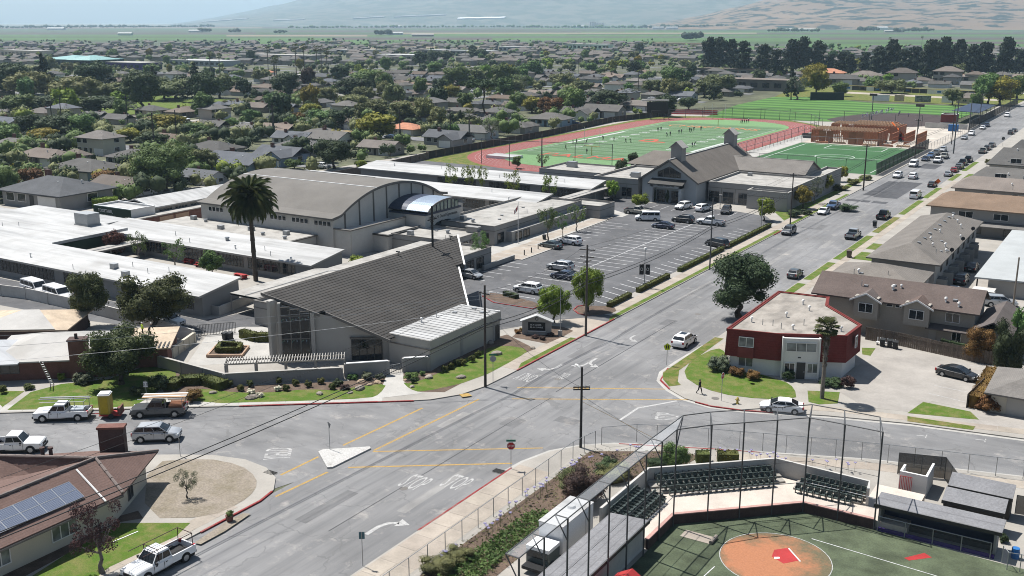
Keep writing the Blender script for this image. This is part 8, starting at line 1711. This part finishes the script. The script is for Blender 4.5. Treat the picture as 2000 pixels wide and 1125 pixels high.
for a in((115, 398, 'hip', 'slate', 0.05, "dark hip roofed house with pale vents left of the white school roof", STUC, 1.45), (243, 378, 'gable', 'brown', .05, "white house with brown gable roof beside the dense tree", STUCW, 1.0), (170, 348, 'hip', 'grey', .1, "pale blue house with garage and old grey roof", HOUSEB, 1.2), (95, 322, 'yard', 'brown', 0, "low brown roofed ranch house behind the pale blue house", None, 1.15),
 (40, 297, 'yard', 'grey', .1, "low grey roofed ranch with blue garage at the left edge", HOUSEB, 1.1), (200, 300, 'two', 'brown', 0.05, "pinkish two storey house among ranch houses", STUCC, 1.0), (268, 322, 'hip', 'grey', .0, "grey hip roofed house just left of the dense green tree", STUC, 1.05), (398, 358, 'gable', 'slate', .0, "slate roofed house peeking behind the school's long cream block", STUCB, .8), (470, 335, 'gable', 'slate', .05, "slate roofed blue walled house above the barrel roof", HOUSEB, 1.25),
 (545, 318, 'ell', 'slate', .0, "slate roofed house with cross gable behind the gymnasium", HOUSEB, 1.1), (590, 300, 'hip', 'grey', .05, "weathered grey hip roofed house by the big dark tree", None, 1.1), (745, 300, 'gable', 'brown', .1, "small brown roofed house behind the wing's end", None, .9), (420, 305, 'hip', 'grey', 0, "grey hip roofed house right of the rust tree row", None, 1.1), (330, 285, 'yard', 'brown', 0, "brown rambling house beyond the dense green tree", None, 1.0),
 (570, 283, 'ell', 'slate', .1, "white cottage with slate roof and white gable", STUCW, 1.0), (645, 285, 'gable', 'grey', .0, "grey roofed house with white wall before the yellow tree", STUCW, 1.1), (795, 262, 'hip', 'orange', .0, "house with terracotta tiled roof beside the yellow tree", STUCC, .9), (870, 283, 'ell', 'slate', 0, "slate roofed house by the track's board fence", STUC, 1.1), (930, 270, 'gable', 'grey', .1, "grey gabled house by the track fence, next to the palm trunk", STUCB, 1.0), (1000, 258, 'yard', 'grey', 0, "low grey house with red door by the track fence", STUC, 1.0),
 (1075, 245, 'hip', 'grey', .1, "grey hip roofed house along the track fence", HOUSEB, 1.1), (1130, 232, 'ell', 'grey', 0, "grey house with two white gables along the track fence", STUCW, 1.1), (1180, 228, 'gable', 'grey', .1, "pale house with long grey roof behind the track fence", STUC, 1.2), (1245, 215, 'hip', 'brown', 0, "brown roofed house near the scoreboard", None, 1.1), (1330, 196, 'gable', 'slate', 0, "slate roofed house near the far bleachers", STUCB, 1.1)):hp(*a)
# streets
TW=NT("town_street"); TOWNST=asphalt("town_asphalt", (0.20, 0.20, 0.205), (.4, .4, 1), False)
YS=[232+74*k for k in range(11)]
def free(X, Y):
 if X>-206 and Y<470:return False
 if X>-128 and 470<=Y<478:return False
 if X>-206 and 440<Y<705 and X<-40:return False
 if-500<X<-400 and 312<Y<415:return False
 if-45<X:return Y>620
 return True
for ys in YS:
 for xa, xb in(((-640, -208)if ys<470 else(-800, -208)),)+(((-208, 180),)if ys>715 else()):
  sheet("town_street", [(xa, ys-4.5), (xb, ys-4.5), (xb, ys+4.5), (xa, ys+4.5)], TOWNST, Zg+.16)
for xs in(-330, -560, -700):sheet("town_street", [(xs-4, 232), (xs+4, 232), (xs+4, 980), (xs-4, 980)], TOWNST, Zg+.155)
sheet("park_lawn", [(-495, 316), (-405, 316), (-405, 410), (-495, 410)], LAWN, Zg+.17)
rr=random.Random(21); nh=0; cnt={}
cand=[]
for ys in YS:
 for sgn in(-1, 1):
  x=-800
  while x<180:
   x+=rr.uniform(16.5, 20.5); X=x; Y=ys+sgn*(17+rr.uniform(-1.5, 2))
   v=inview(X, Y, 3)
   if not v or not free(X, Y)or any(abs(X-s)<13 for s in(-330, -560, -700))or any((X-a)**2+(Y-b)**2<(c+7)**2 for a, b, c in HX):continue
   cand.append((math.hypot(X, Y), X, Y, sgn, v))
cand.sort(); cand=[c for c in cand if rr.random()<.93 or c[0]<500][:240]
def zone(v):
 x, y=v
 col=("far left", "left of the gymnasium", "above the gymnasium", "behind the track", "behind the ball field", "at far right")[min(5, int(max(0, x)//350))]
 return("near rows " if y>215 else "mid town " if y>150 else "far rows ")+col
for d, X, Y, sgn, v in cand:
 kind=rr.choice(('gable', 'hip', 'ell', 'yard', 'hip', 'ell', 'two')if d>420 else('gable', 'hip', 'ell', 'yard', 'hip')); roof=rr.choices(('grey', 'brown', 'slate', 'tan', 'white', 'orange'), (5, 4, 2, .6, .3, .15))[0]
 house(kind, roof, X, Y, (pi if sgn<0 else 0)+rr.choice((0, 0, 0, pi/2))+rr.uniform(-.05, .05), "%s house with %s roof, %s"%(KN[kind], roof, zone(v)), d>430, rr.choice((None, None, None, None, STUC, STUCB, STUCW, STUCC)), rr.uniform(.85, 1.05))
 if d<520 and rr.random()<.6:
  c=(X+rr.uniform(-3, 3), Y-sgn*12); sheet("house_driveway", [(c[0]-2.4, c[1]-4), (c[0]+2.4, c[1]-4), (c[0]+2.4, c[1]+5), (c[0]-2.4, c[1]+5)], CONCD, Zg+.17); sheet("house_lawn", [(c[0]+3, c[1]-3), (c[0]+9, c[1]-3), (c[0]+9, c[1]+4), (c[0]+3, c[1]+4)], rr.choice((LAWN, LAWN2, DRYG)), Zg+.168)
# parked cars in town streets
nc=0
for ys in YS[:6]:
 for x in np.arange(-480, -205, 15):
  v=inview(x, ys, 1)
  if v and rr.random()<.5 and nc<46:nc+=1; kd=rr.choice(('sedan', 'suv', 'suv', 'pickup')); cl=rr.choice(('white', 'silver', 'grey', 'black', 'blue', 'white')); car(kd, cl, (x+rr.uniform(-3, 3), ys+rr.choice((-3.4, 3.4))), rr.choice((0, pi)), "%s %s parked on a town street, %s"%(cl, {'sedan':'car', 'suv':'tall car', 'pickup':'pickup truck'}[kd], zone(v)), group="cars parked on the town streets", z=Zg+.17)
# larger roofs of the commercial strip behind the town
def shed_block(label, px, py, L, Dp, h, roofm, wallm, ang=0.0):
 X, Y=G(px, py); T=thing("commercial_building", label, "building", (X, Y, Zg), ang); m=MB(); m.box(-L/2, L/2, -Dp/2, Dp/2, 0, h); part(T, "wall", m, wallm); m=MB(); m.box(-L/2-.3, L/2+.3, -Dp/2-.3, Dp/2+.3, h, h+.35); part(T, "roof", m, roofm)
 k=max(2, int(L/7))
 for i in range(k):part(T, "window", MB().box(-L/2+L*(i+.2)/k, -L/2+L*(i+.8)/k, -Dp/2-.06, -Dp/2+.02, h*.3, h*.75), GLASS)
 return T
TL=shed_block("large building with a teal metal roof beyond the park trees", 165, 130, 62, 40, 7, TEAL, TEALW, .1); m=MB(); m.hip(-34, 12, -22, 22, 7.3, 10.5, .25); part(TL, "main_roof", m, TEAL); m=MB(); m.hip(6, 36, -26, 10, 7.2, 11, .25); part(TL, "entrance_roof", m, TEAL)
for a in(("long beige block at the far left before the fields", 50, 112, 80, 20, 8, WROOF2, STUCC), ("white flat roofed store with purple sign band", 262, 135, 46, 24, 6, WROOF2, PURPLE), ("white flat roofed store left of the tall palms", 400, 128, 70, 26, 5, WROOF, STUCB), ("long pale roofed shop block among the palms", 560, 118, 90, 22, 6, WROOF2, STUC), ("bright white flat roofed store above the town", 800, 118, 70, 30, 6, WROOF, STUCL), ("long grey roofed block behind the clipped trees", 900, 108, 100, 22, 6, GREYFLAT, STUC), ("white shed with domed annex near the field edge", 1150, 97, 70, 24, 8, WROOF, STUCW), ("long low shed at the edge of the fields", 1330, 93, 90, 26, 7, SH_TAN, STUCC), ("grey row building behind the tall pines", 1400, 146, 70, 14, 5, SH_BROWN, TRIM), ("dark two storey block beside the ball field pines", 1470, 175, 60, 18, 6.5, SH_BROWN, TRIM), ("low tan roofed school block at the ball field corner", 1420, 130, 40, 14, 4, UNDER, STUC), ("pale low store near the palms", 700, 105, 60, 20, 5, WROOF2, STUCB), ("long low white shed beyond the far rooftops", 1010, 100, 50, 20, 6, WROOF, STUCB), ("pale warehouse right of the tall pines", 1900, 112, 60, 22, 6, WROOF2, STUCC)):shed_block(*a)
# two rows of terraces at the ball field's back
for i, (px, py, l)in enumerate(((1690, 158, "brown hip roofed house behind the outfield boards, leftmost"), (1760, 165, "brown two storey house behind the outfield boards, centre"), (1850, 162, "brown roofed house behind the outfield boards, right"), (1620, 152, "house with terracotta roof among the dark pines"), (1640, 165, "low grey roofed house at the outfield corner"), (1910, 160, "tan roofed house beside the right hand pines"))):X, Y=G(px, py); house(('hip', 'two', 'two', 'hip', 'yard', 'hip')[i], ('brown', 'brown', 'brown', 'orange', 'grey', 'tan')[i], X, Y, .1, l, True, None, 1.5)
# ---- named and numbered trees of the town
KT=dict(D=('round', L_DARK, "dark green"), G=('round', L_GREEN, "green"), B=('round', L_BRIGHT, "bright green"), Y=('round', L_YELLOW, "yellow green"), O=('wide', L_OLIVE, "olive green"), P=('pine', L_PINE, "tall dark pine"), C=('cedar', L_PINE, "dark conical"), R=('wide', L_RUST, "rust coloured"), U=('umbrella', L_DARK, "tall umbrella topped"), S=('sparse', L_GREYG, "loose grey green"), K=('column', L_DARK, "dark columnar"), V=('round', L_PURPLE, "dark purple"))
TL_="""D20,190,125,60 O60,195,140,60 C90,190,110,50 B60,185,152,55 D112,190,150,60 O150,205,150,70 D190,185,125,60 C215,190,145,50 O203,195,160,60 O255,197,160,60 D278,213,140,60 C300,180,130,40 O322,197,160,60 B235,203,180,36 O345,192,150,55 C385,200,128,55 D405,200,140,50 O430,192,140,45 G40,228,185,52 D85,218,188,60 D130,222,185,70 D190,226,188,70 S240,228,198,62 D62,268,222,58 D112,268,222,72 G166,268,222,56 Y85,288,248,66 Y330,262,220,62 Y255,277,248,52 G382,272,238,62 D300,288,255,60 O468,213,191,44 G490,243,213,36 G455,252,228,26 G20,282,240,50 O510,250,225,30
G540,218,178,46 Y558,238,204,36 Y605,238,200,50 R582,243,215,32 G622,252,213,62 D655,252,213,42 O515,163,130,32 D560,195,138,52 V605,182,128,30 D690,195,148,68 G720,178,133,62 G752,192,138,32 O712,208,165,42 O690,224,178,68 O740,234,190,52 O790,236,190,62 O830,240,185,44 B850,208,184,30 O857,255,204,38 Y735,275,220,80 Y880,195,165,38 G895,175,128,62 U945,240,152,68 S960,275,232,38 B950,168,124,26 G985,175,124,54 K900,244,215,16 G885,278,240,26 O1000,185,150,40 O640,200,165,40 O770,205,170,40 D665,160,125,35 G850,150,120,30 D820,130,98,30 D845,125,96,26 D870,122,97,26 D925,120,95,26 D940,118,94,24
G1020,178,143,38 B1070,132,112,22 G1045,152,114,32 S1015,185,145,32 O1045,175,153,34 O1100,175,138,48 B1112,127,115,20 G1155,142,122,28 O1140,185,153,38 B1216,134,115,24 G1245,140,116,26 B1183,168,148,16 G1320,175,129,52 D1350,158,124,22 O1330,185,154,38 O1400,185,138,58 B1290,184,165,32 G1120,224,174,48 R1080,226,184,48 Y1040,220,188,42 D1190,215,173,66 D1300,228,183,42 D1345,214,188,32 O1270,185,150,34 S1230,200,170,30 O1375,190,150,45 G1015,215,180,36
P1385,142,70,36 P1405,138,70,36 P1427,137,74,36 P1447,147,77,36 P1490,147,84,36 P1515,152,94,32 P1545,142,74,36 P1566,142,69,38 P1596,142,77,36 P1621,142,104,24 P1640,147,99,28 P1715,152,88,42 P1740,153,74,42 P1762,157,94,38 P1787,152,88,40 P1815,158,74,44 P1842,153,69,40 P1870,148,74,40 P1896,152,84,36 P1921,152,79,38 P1960,152,69,38 P1990,148,94,34 P1690,148,100,30 P1660,148,104,26
Y1593,190,119,54 C1545,195,124,28 S1556,195,149,42 O1740,183,151,52 G1640,188,159,32 B1795,153,134,20 G1930,205,138,52 Y1952,206,149,62 G1985,195,143,52 D1480,170,135,30 G1700,175,150,30 O1860,205,170,30 G1905,215,180,26"""
WHERE=lambda px, pb:zone((px, pb))
nt_=0
for tok in TL_.split():
 k=tok[0]; px, pb, tp, w=[float(v)for v in tok[1:].split(',')]; kind, mt, nm=KT[k]; X, Y=G(px, pb); HX.append((X, Y, 0)); big=1.22 if px<470 and pb<232 else 1.0
 plant(kind, mt, X, Y, height(px, pb, tp)*(1.1 if big>1 else 1), w*mpp(px, pb)*1.26*big, "%s tree, %s"%(nm, WHERE(px, pb)), group="trees standing through the town", q='mid' if pb>165 else 'lo', z=Zg)
for px, pb, tp in((525, 155, 97), (541, 158, 114), (580, 166, 92), (596, 162, 91), (620, 155, 94), (629, 152, 94), (538, 172, 118), (602, 108, 82), (612, 106, 78), (412, 150, 105), (430, 150, 110), (1737, 96, 75), (1800, 90, 72), (917, 278, 224), (640, 160, 100)):X, Y=G(px, pb); fan_palm(X, Y, height(px, pb, tp), "slender fan palm over the roofs, "+WHERE(px, pb), 0, 2.6, 16, Zg, "slender fan palms over the town", .3)
# filler trees to about 300 in all, then the far mass
far_pts=[]; g=random.Random(5)
while len(far_pts)<110:
 px=g.uniform(0, 2000); py=g.choice((g.uniform(96, 150), g.uniform(120, 250))); X, Y=G(px, py)
 if not free(X, Y)or any(abs(Y-s)<7 for s in YS)or(X>-206 and Y<720 and X<-40):continue
 if any((X-a)**2+(Y-b)**2<100 for a, b in far_pts):continue
 far_pts.append((X, Y)); k=g.choice('DGOOGDDYBG'); kind, mt, nm=KT[k]; h=g.uniform(7, 14); plant(kind, mt, X, Y, h, h*g.uniform(.8, 1.15), "%s garden tree, %s"%(nm, WHERE(px, py)), group="garden trees between the town houses", q='lo', z=Zg)
for i in range(26):
 X, Y=G(g.uniform(20, 1980), g.uniform(105, 300))
 if free(X, Y):T=thing("utility_pole", "thin wooden utility pole over the town roofs, "+zone(inview(X, Y)or(0, 0)), "utility pole", (X, Y, Zg), 0, "utility poles in the town"); part(T, "pole", MB().tube((0, 0, 0), (0, 0, 12.5), .22, 6, .16), POLEW); part(T, "crossarm", MB().box(-1.3, 1.3, -.08, .08, 11.4, 11.6), POLEW)
# uncountable garden planting between the houses
for mt, n_, sd in((L_DARK, 1300, 1), (L_OLIVE, 1100, 2), (L_GREEN, 1300, 3), (L_YELLOW, 240, 4), (L_BRIGHT, 180, 5)):
 gq=np.random.default_rng(sd); CL=[]
 while len(CL)<n_:
  X, Y=G(gq.uniform(-40, 2040), gq.choice((gq.uniform(96, 150), gq.uniform(130, 300), gq.uniform(240, 400))))
  if not free(X, Y)or any(abs(Y-s_)<7 for s_ in YS)or any((X-a)**2+(Y-b)**2<(c*.8)**2 for a, b, c in HX)or any((X-c[1])**2+(Y-c[2])**2<60 for c in cand):continue
  h=gq.uniform(2.0, 6.8)*(1.15 if mt is not L_YELLOW else .8); CL+=[(X+gq.normal()*h*.3, Y+gq.normal()*h*.3, h*gq.uniform(.35, .6), h*gq.uniform(.28, .46))for _ in range(3)]
 tag(ob("garden_shrubbery", foliage("garden_shrubbery", CL, 14, .62, mt, sd, .85)), "shrubs and small crowns filling the town gardens", None, None, "stuff")
# far mass: roofs and crowns too small to tell apart
V=[]; Q=[]; T3=[]; nv=0; gg=np.random.default_rng(4)
m=MB()
for i in range(900):
 py=gg.uniform(84, 128)if i%3 else gg.uniform(84, 105); px=gg.uniform(-60, 2060)
 if px>1250 and py<96:continue
 X, Y=G(px, py)
 if not free(X, Y):continue
 a=gg.uniform(10, 18)/2; b=gg.uniform(8, 11)/2; h=gg.uniform(2.6, 5)
 m.box(X-a, X+a, Y-b, Y+b, Zg, h, 2); (m.gable if i%2 else m.hip)(X-a-.6, X+a+.6, Y-b-.6, Y+b+.6, h, h+1.9, *(('x', .1)if i%2 else(.1,)), mi=int(gg.integers(0, 2)))
o=ob("distant_houses", m.mesh("distant_houses", [SH_GREY, SH_BROWN, HOUSEW])); tag(o, "far rooftops at the edge of town merging into one mass", None, None, "stuff")
C=[]
for i in range(1500):
 py=gg.uniform(80, 130)if i%3 else gg.uniform(80, 100); px=gg.uniform(-60, 2060); X, Y=G(px, py)
 if(px>1300 and py<92)or not free(X, Y):continue
 h=gg.uniform(3, 7.5); r=h*gg.uniform(.38, .6); C.append((X, Y, h*.55, r, h*.45))
for part_, mt, nm in((C[0::3], L_DARK, "dark"), (C[1::3], L_GREEN, "green"), (C[2::3], L_OLIVE, "olive")):
 gq=np.random.default_rng(6); VV=[]; TT=[]; k=0
 for x, y, z, r, rz in part_:
  for j in range(3):iv=ICO_V*np.array([r, r, rz])*gq.uniform(.5, .85)*gq.uniform(.75, 1.15, (len(ICO_V), 1))+np.array([x+gq.uniform(-.5, .5)*r, y+gq.uniform(-.5, .5)*r, z+gq.uniform(-.2, .3)*rz]); VV.append(iv); TT.append(ICO_F+k); k+=len(iv)
 tag(ob("distant_trees", np_mesh("distant_trees", np.concatenate(VV), None, np.concatenate(TT), mt)), "far %s tree crowns at the edge of town merging into one mass"%nm, None, None, "stuff")
# ------------------------------------------------------------------ valley fields, farms, hills, air
FG=[M("crop_green", (0.050, 0.080, 0.030), .95, .12, .01, .2, .1), M("crop_bright_green", (0.062, 0.115, 0.032), .95, .1, .01, .2, .1), M("ploughed_soil", (0.075, 0.058, 0.052), .95, .12, .01, .2, .1), M("crop_grey_green", (0.066, 0.082, 0.052), .95, .12, .01, .2, .1), M("dry_field", (0.20, 0.165, 0.115), .95, .1, .01)]
g=random.Random(11)
def strip_field(px0, px1, y0, y1, mt, tilt=0):
 P=[G(px0, y0), G(px1, y0+tilt), G(px1, y1+tilt), G(px0, y1)]; m=MB(); m.poly(P, -.2+g.uniform(0, .1)); return struct("crop_field", m, FG[mt])
ycur=112.0; ed=[112, 103, 96, 90, 85.5, 81, 77.5, 74, 71, 68.2, 65.8, 63.6, 61.6, 59.8, 58, 56.4, 55, 53.6, 52.4, 51.3, 50.3]
for r_, (a, b)in enumerate(zip(ed, ed[1:])):
 px=-200
 while px<2200:
  w=g.uniform(250, 900); k=g.choices((0, 1, 2, 3, 4), (3, 2.6 if r_<9 else 1.2, 3.4, 3, .6))[0]
  strip_field(px, px+w, a, b, k); px+=w
# farm clusters and tree belts on the plain
def farm_block(label, px, py, L, Dp, h, mt, wl, name="farm_shed"):
 X, Y=G(px, py); T=thing(name, label, "farm building", (X, Y, -.1), AZ); part(T, "wall", MB().box(-L/2, L/2, -Dp/2, Dp/2, 0, h), wl); part(T, "roof", MB().gable(-L/2-1, L/2+1, -Dp/2-1, Dp/2+1, h, h+Dp*.18, 'x', .3), mt)
for a in(("white farm shed left of the tree clump on the plain", 383, 63, 50, 20, 6, WROOF, STUCW), ("small white barn on the plain at left", 245, 69, 40, 16, 6, WROOF, STUCW), ("white shed on the plain beside the square tree belt", 772, 68, 46, 16, 6, WROOF, STUCW), ("pale shed right of the square tree belt", 826, 71, 60, 14, 5, WROOF2, STUC), ("white barn at the foot of the blue mountain", 777, 54, 50, 30, 9, WROOF, STUCW), ("white farm shed by the silos", 1130, 55, 70, 30, 10, WROOF, STUCW), ("white farm shed before the tan hills", 1285, 57, 60, 22, 9, WROOF, STUCW), ("white long shed before the tan hills", 1312, 57, 60, 22, 9, WROOF, STUCW), ("long pale sheds of the farm right of centre", 1565, 61, 130, 26, 8, WROOF2, STUCW), ("white tall barn with gable on the right plain", 1722, 58, 50, 30, 10, WROOF, STUCW), ("low pale shed on the right plain", 1745, 63, 70, 16, 5, WROOF2, STUC), ("long pale greenhouse row at the left foot of the mountain", 110, 58, 80, 30, 6, WROOF, STUCW)):farm_block(*a)
sil=thing("silo_group", "pale concrete silos rising at the foot of the tan hills", "silo", (*G(1165, 54.5), 0), AZ)
for i in range(6):part(sil, "silo", MB().tube((i*15-38, 0, 0), (i*15-38, 0, 36 if i<3 else 28), 6.5, 12), STUCW)
def belt(label, pts, n, h, mat, seed, wid=30):
 gq=np.random.default_rng(seed); VV=[]; TT=[]; k=0
 for i in range(n):
  px, py=pts[0]if len(pts)==1 else[a+(b-a)*((i+.5)/n)for a, b in zip(pts[0], pts[1])]
  X, Y=G(px+gq.uniform(-1.5, 1.5), py+gq.uniform(-.15, .15)); hh_=h*gq.uniform(.6, 1.15); r=hh_*.55
  for j in range(3):iv=ICO_V*np.array([r, r, hh_*.42])*gq.uniform(.6, .95)*gq.uniform(.75, 1.15, (len(ICO_V), 1))+np.array([X+gq.uniform(-.6, .6)*r, Y+gq.uniform(-.6, .6)*r, hh_*.5]); VV.append(iv); TT.append(ICO_F+k); k+=len(iv)
 return tag(ob("tree_belt", np_mesh("tree_belt", np.concatenate(VV), None, np.concatenate(TT), mat)), label, None, None, "stuff")
belt("dark wind break of trees before the tan hills", ((1250, 56), (1995, 55.4)), 130, 28, L_DARK, 1); belt("bluish tree line along the far left plain", ((0, 56), (420, 53.5)), 90, 22, L_DARK, 2); belt("tree line under the silos", ((1000, 55), (1250, 56)), 40, 22, L_GREEN, 3); belt("tree clump by the white farm shed at left", ((385, 63), (408, 63)), 7, 18, L_DARK, 4); belt("tree clump beside the left farm", ((448, 64), (468, 64)), 6, 18, L_DARK, 5); belt("three rounded trees on the plain", ((538, 66), (562, 65)), 5, 16, L_DARK, 6); belt("square dark tree belt on the plain", ((738, 69), (765, 69)), 12, 20, L_PINE, 7); belt("trees of the farm right of centre", ((1500, 62.5), (1600, 63)), 16, 18, L_DARK, 8); belt("dark tree clump on the right plain", ((1678, 62), (1715, 61)), 10, 26, L_DARK, 9); belt("trees of the right plain farm", ((1745, 64), (1825, 62)), 12, 22, L_DARK, 10); belt("hazy trees along the plain's centre", ((560, 56), (1000, 54)), 60, 20, L_GREEN, 12); belt("pines at the field edge above the centre", ((1335, 80), (1365, 78)), 7, 20, L_PINE, 13); belt("scattered trees at the field edge", ((800, 82), (1000, 84)), 22, 6, L_OLIVE, 14)
# hills: tan rolling ranges with oak patches, and a far blue mountain
def hillmat(name, grass, oak, sc_, lo, hi):
 n=NT(name); p=n.pos(); a=n.noise(p, sc_, 5, .6, (1, 1, 5)); f=n.ramp(a, lo, hi); b=n.ramp(n.noise(p, sc_*.3, 3), .3, .7)
 return n.done(n.mix(f, n.mix(b, sc(grass, .85), sc(grass, 1.12)), c4(oak)), .95, .1)
def hill(name, mat, d0, d1, az0, az1, hfun, na=150, nd=26, z0=-2):
 V=[]; F=[]
 for j in range(nd):
  for i in range(na):
   a=az0+(az1-az0)*i/(na-1); d=d0+(d1-d0)*j/(nd-1); X, Y=d*math.sin(a), d*math.cos(a); V.append((X*_ca-Y*_sa, X*_sa+Y*_ca, z0+hfun(a, j/(nd-1), X, Y)))
 for j in range(nd-1):
  for i in range(na-1):F.append((j*na+i, j*na+i+1, (j+1)*na+i+1, (j+1)*na+i))
 m=MB(); m.v=V; m.f=F; m.m=[0]*len(F); o=struct(name, m, mat); o.data.polygons.foreach_set("use_smooth", [True]*len(F)); return o
def pxa(px):return math.atan((px-1000)/FPX/1.03)
def tanh_(a, t, X, Y):
 k=max(0, min(1, (a-pxa(1260))/(pxa(1560)-pxa(1260)))); k2=max(0, min(1, (a-pxa(1500))/.25))
 nz=noise.fractal(Vector((X/1100, Y/1100, 3.1)), 1.0, 2.0, 5); rid=abs(noise.noise(Vector((X/700+5, Y/1500, 1.0))))
 return(k**.8)*(230*t**.75+240*k2*t)*(.72+.42*nz)+70*(1-rid*1.6)*k*t**.6
hill("hills", hillmat("golden_hills", (.175, .122, .082), (.022, .03, .024), .0085, .51, .56), 5600, 8800, pxa(1235), pxa(2600), tanh_)
def bigm(a, t, X, Y):
 k=max(0, min(1, (a-pxa(330))/(pxa(900)-pxa(330)))); nz=noise.fractal(Vector((X/2600, Y/2600, 8.7)), 1.0, 2.0, 5); return(k**1.15)*1000*t**.85*(.85+.28*nz)
hill("mountain", hillmat("blue_mountain", (.13, .125, .10), (.075, .085, .065), .006, .44, .56), 9200, 14500, pxa(300), pxa(2600), bigm)
def slope_at(px, py):
 a=pxa(px)
 for k in range(400):
  t=k/400; d=9200+5300*t; X, Y=d*math.sin(a), d*math.cos(a); z=bigm(a, t, X, Y)-2
  if 40.5-(z-CAM_H)/d*FPX<py:break
 return Vector((X*_ca-Y*_sa, X*_sa+Y*_ca, z))
for i, (px0, px1, y0, y1)in enumerate(((395, 485, 44, 38), (535, 595, 41.5, 39.5), (690, 750, 38, 35), (770, 870, 35, 31), (893, 985, 38.5, 37))):
 n=9; m=MB()
 for k in range(n):
  p=slope_at(px0+(px1-px0)*k/n, y0+(y1-y0)*k/n); q=slope_at(px0+(px1-px0)*(k+1)/n, y0+(y1-y0)*(k+1)/n); e=Vector((-.35, .93, .16))*(60 if i==4 else 28); u=Vector((0, 0, 9)); v=[p+u, q+u, q+e+u, p+e+u]; m.add([tuple(x)for x in v]+[tuple(x-u*2.5)for x in v], [(0, 1, 2, 3), (0, 4, 5, 1), (2, 6, 7, 3), (1, 5, 6, 2), (3, 7, 4, 0)])
 p=slope_at(px0, y0); solo("greenhouse_row", m, STUCW if i==4 else STUC, "pale greenhouse strip on the blue mountain foot, "+("far left", "second from left", "thin one left of centre", "highest one", "broadest one")[i], "greenhouse", tuple(p))
# ---- the air itself
m=MB(); m.box(-15500, 9500, -480, 15600, -3.0, 1250)
HZ=bpy.data.materials.new("hazy_air"); HZ.use_nodes=True; t=HZ.node_tree; t.nodes.clear(); pv=t.nodes.new("ShaderNodeVolumePrincipled"); mo=t.nodes.new("ShaderNodeOutputMaterial"); t.links.new(pv.outputs[0], mo.inputs["Volume"])
pv.inputs["Color"].default_value=(.58, .80, 1.0, 1); pv.inputs["Density"].default_value=0.000065; pv.inputs["Anisotropy"].default_value=0.25
o=ob("haze", m.mesh("haze", HZ)); tag(o, "thin blue summer haze filling the valley", None, None, "stuff")
# things that only their place tells apart: say which, counted from the left
_by={}
for o in COL.objects:
 if o.parent is None and "category" in o.keys()and "label" in o.keys():_by.setdefault(o["label"], []).append(o)
ORD=["leftmost"]+[w+" from left" for w in "second third fourth fifth sixth seventh eighth ninth tenth eleventh twelfth thirteenth fourteenth fifteenth sixteenth seventeenth eighteenth nineteenth twentieth".split()]; ORD+=["twenty-"+w for w in "first from left|second from left|third from left|fourth from left|fifth from left|sixth from left|seventh from left|eighth from left|ninth from left".split("|")]
def pxof(o):x=o.location.x*_ca+o.location.y*_sa; y=-o.location.x*_sa+o.location.y*_ca; return x/max(y, 1)
for l, os_ in _by.items():
 if len(os_)>1:
  os_.sort(key=pxof); n=len(os_)
  for i, o in enumerate(os_):o["label"]=l+", "+("rightmost" if i==n-1 else ORD[min(i, len(ORD)-1)])
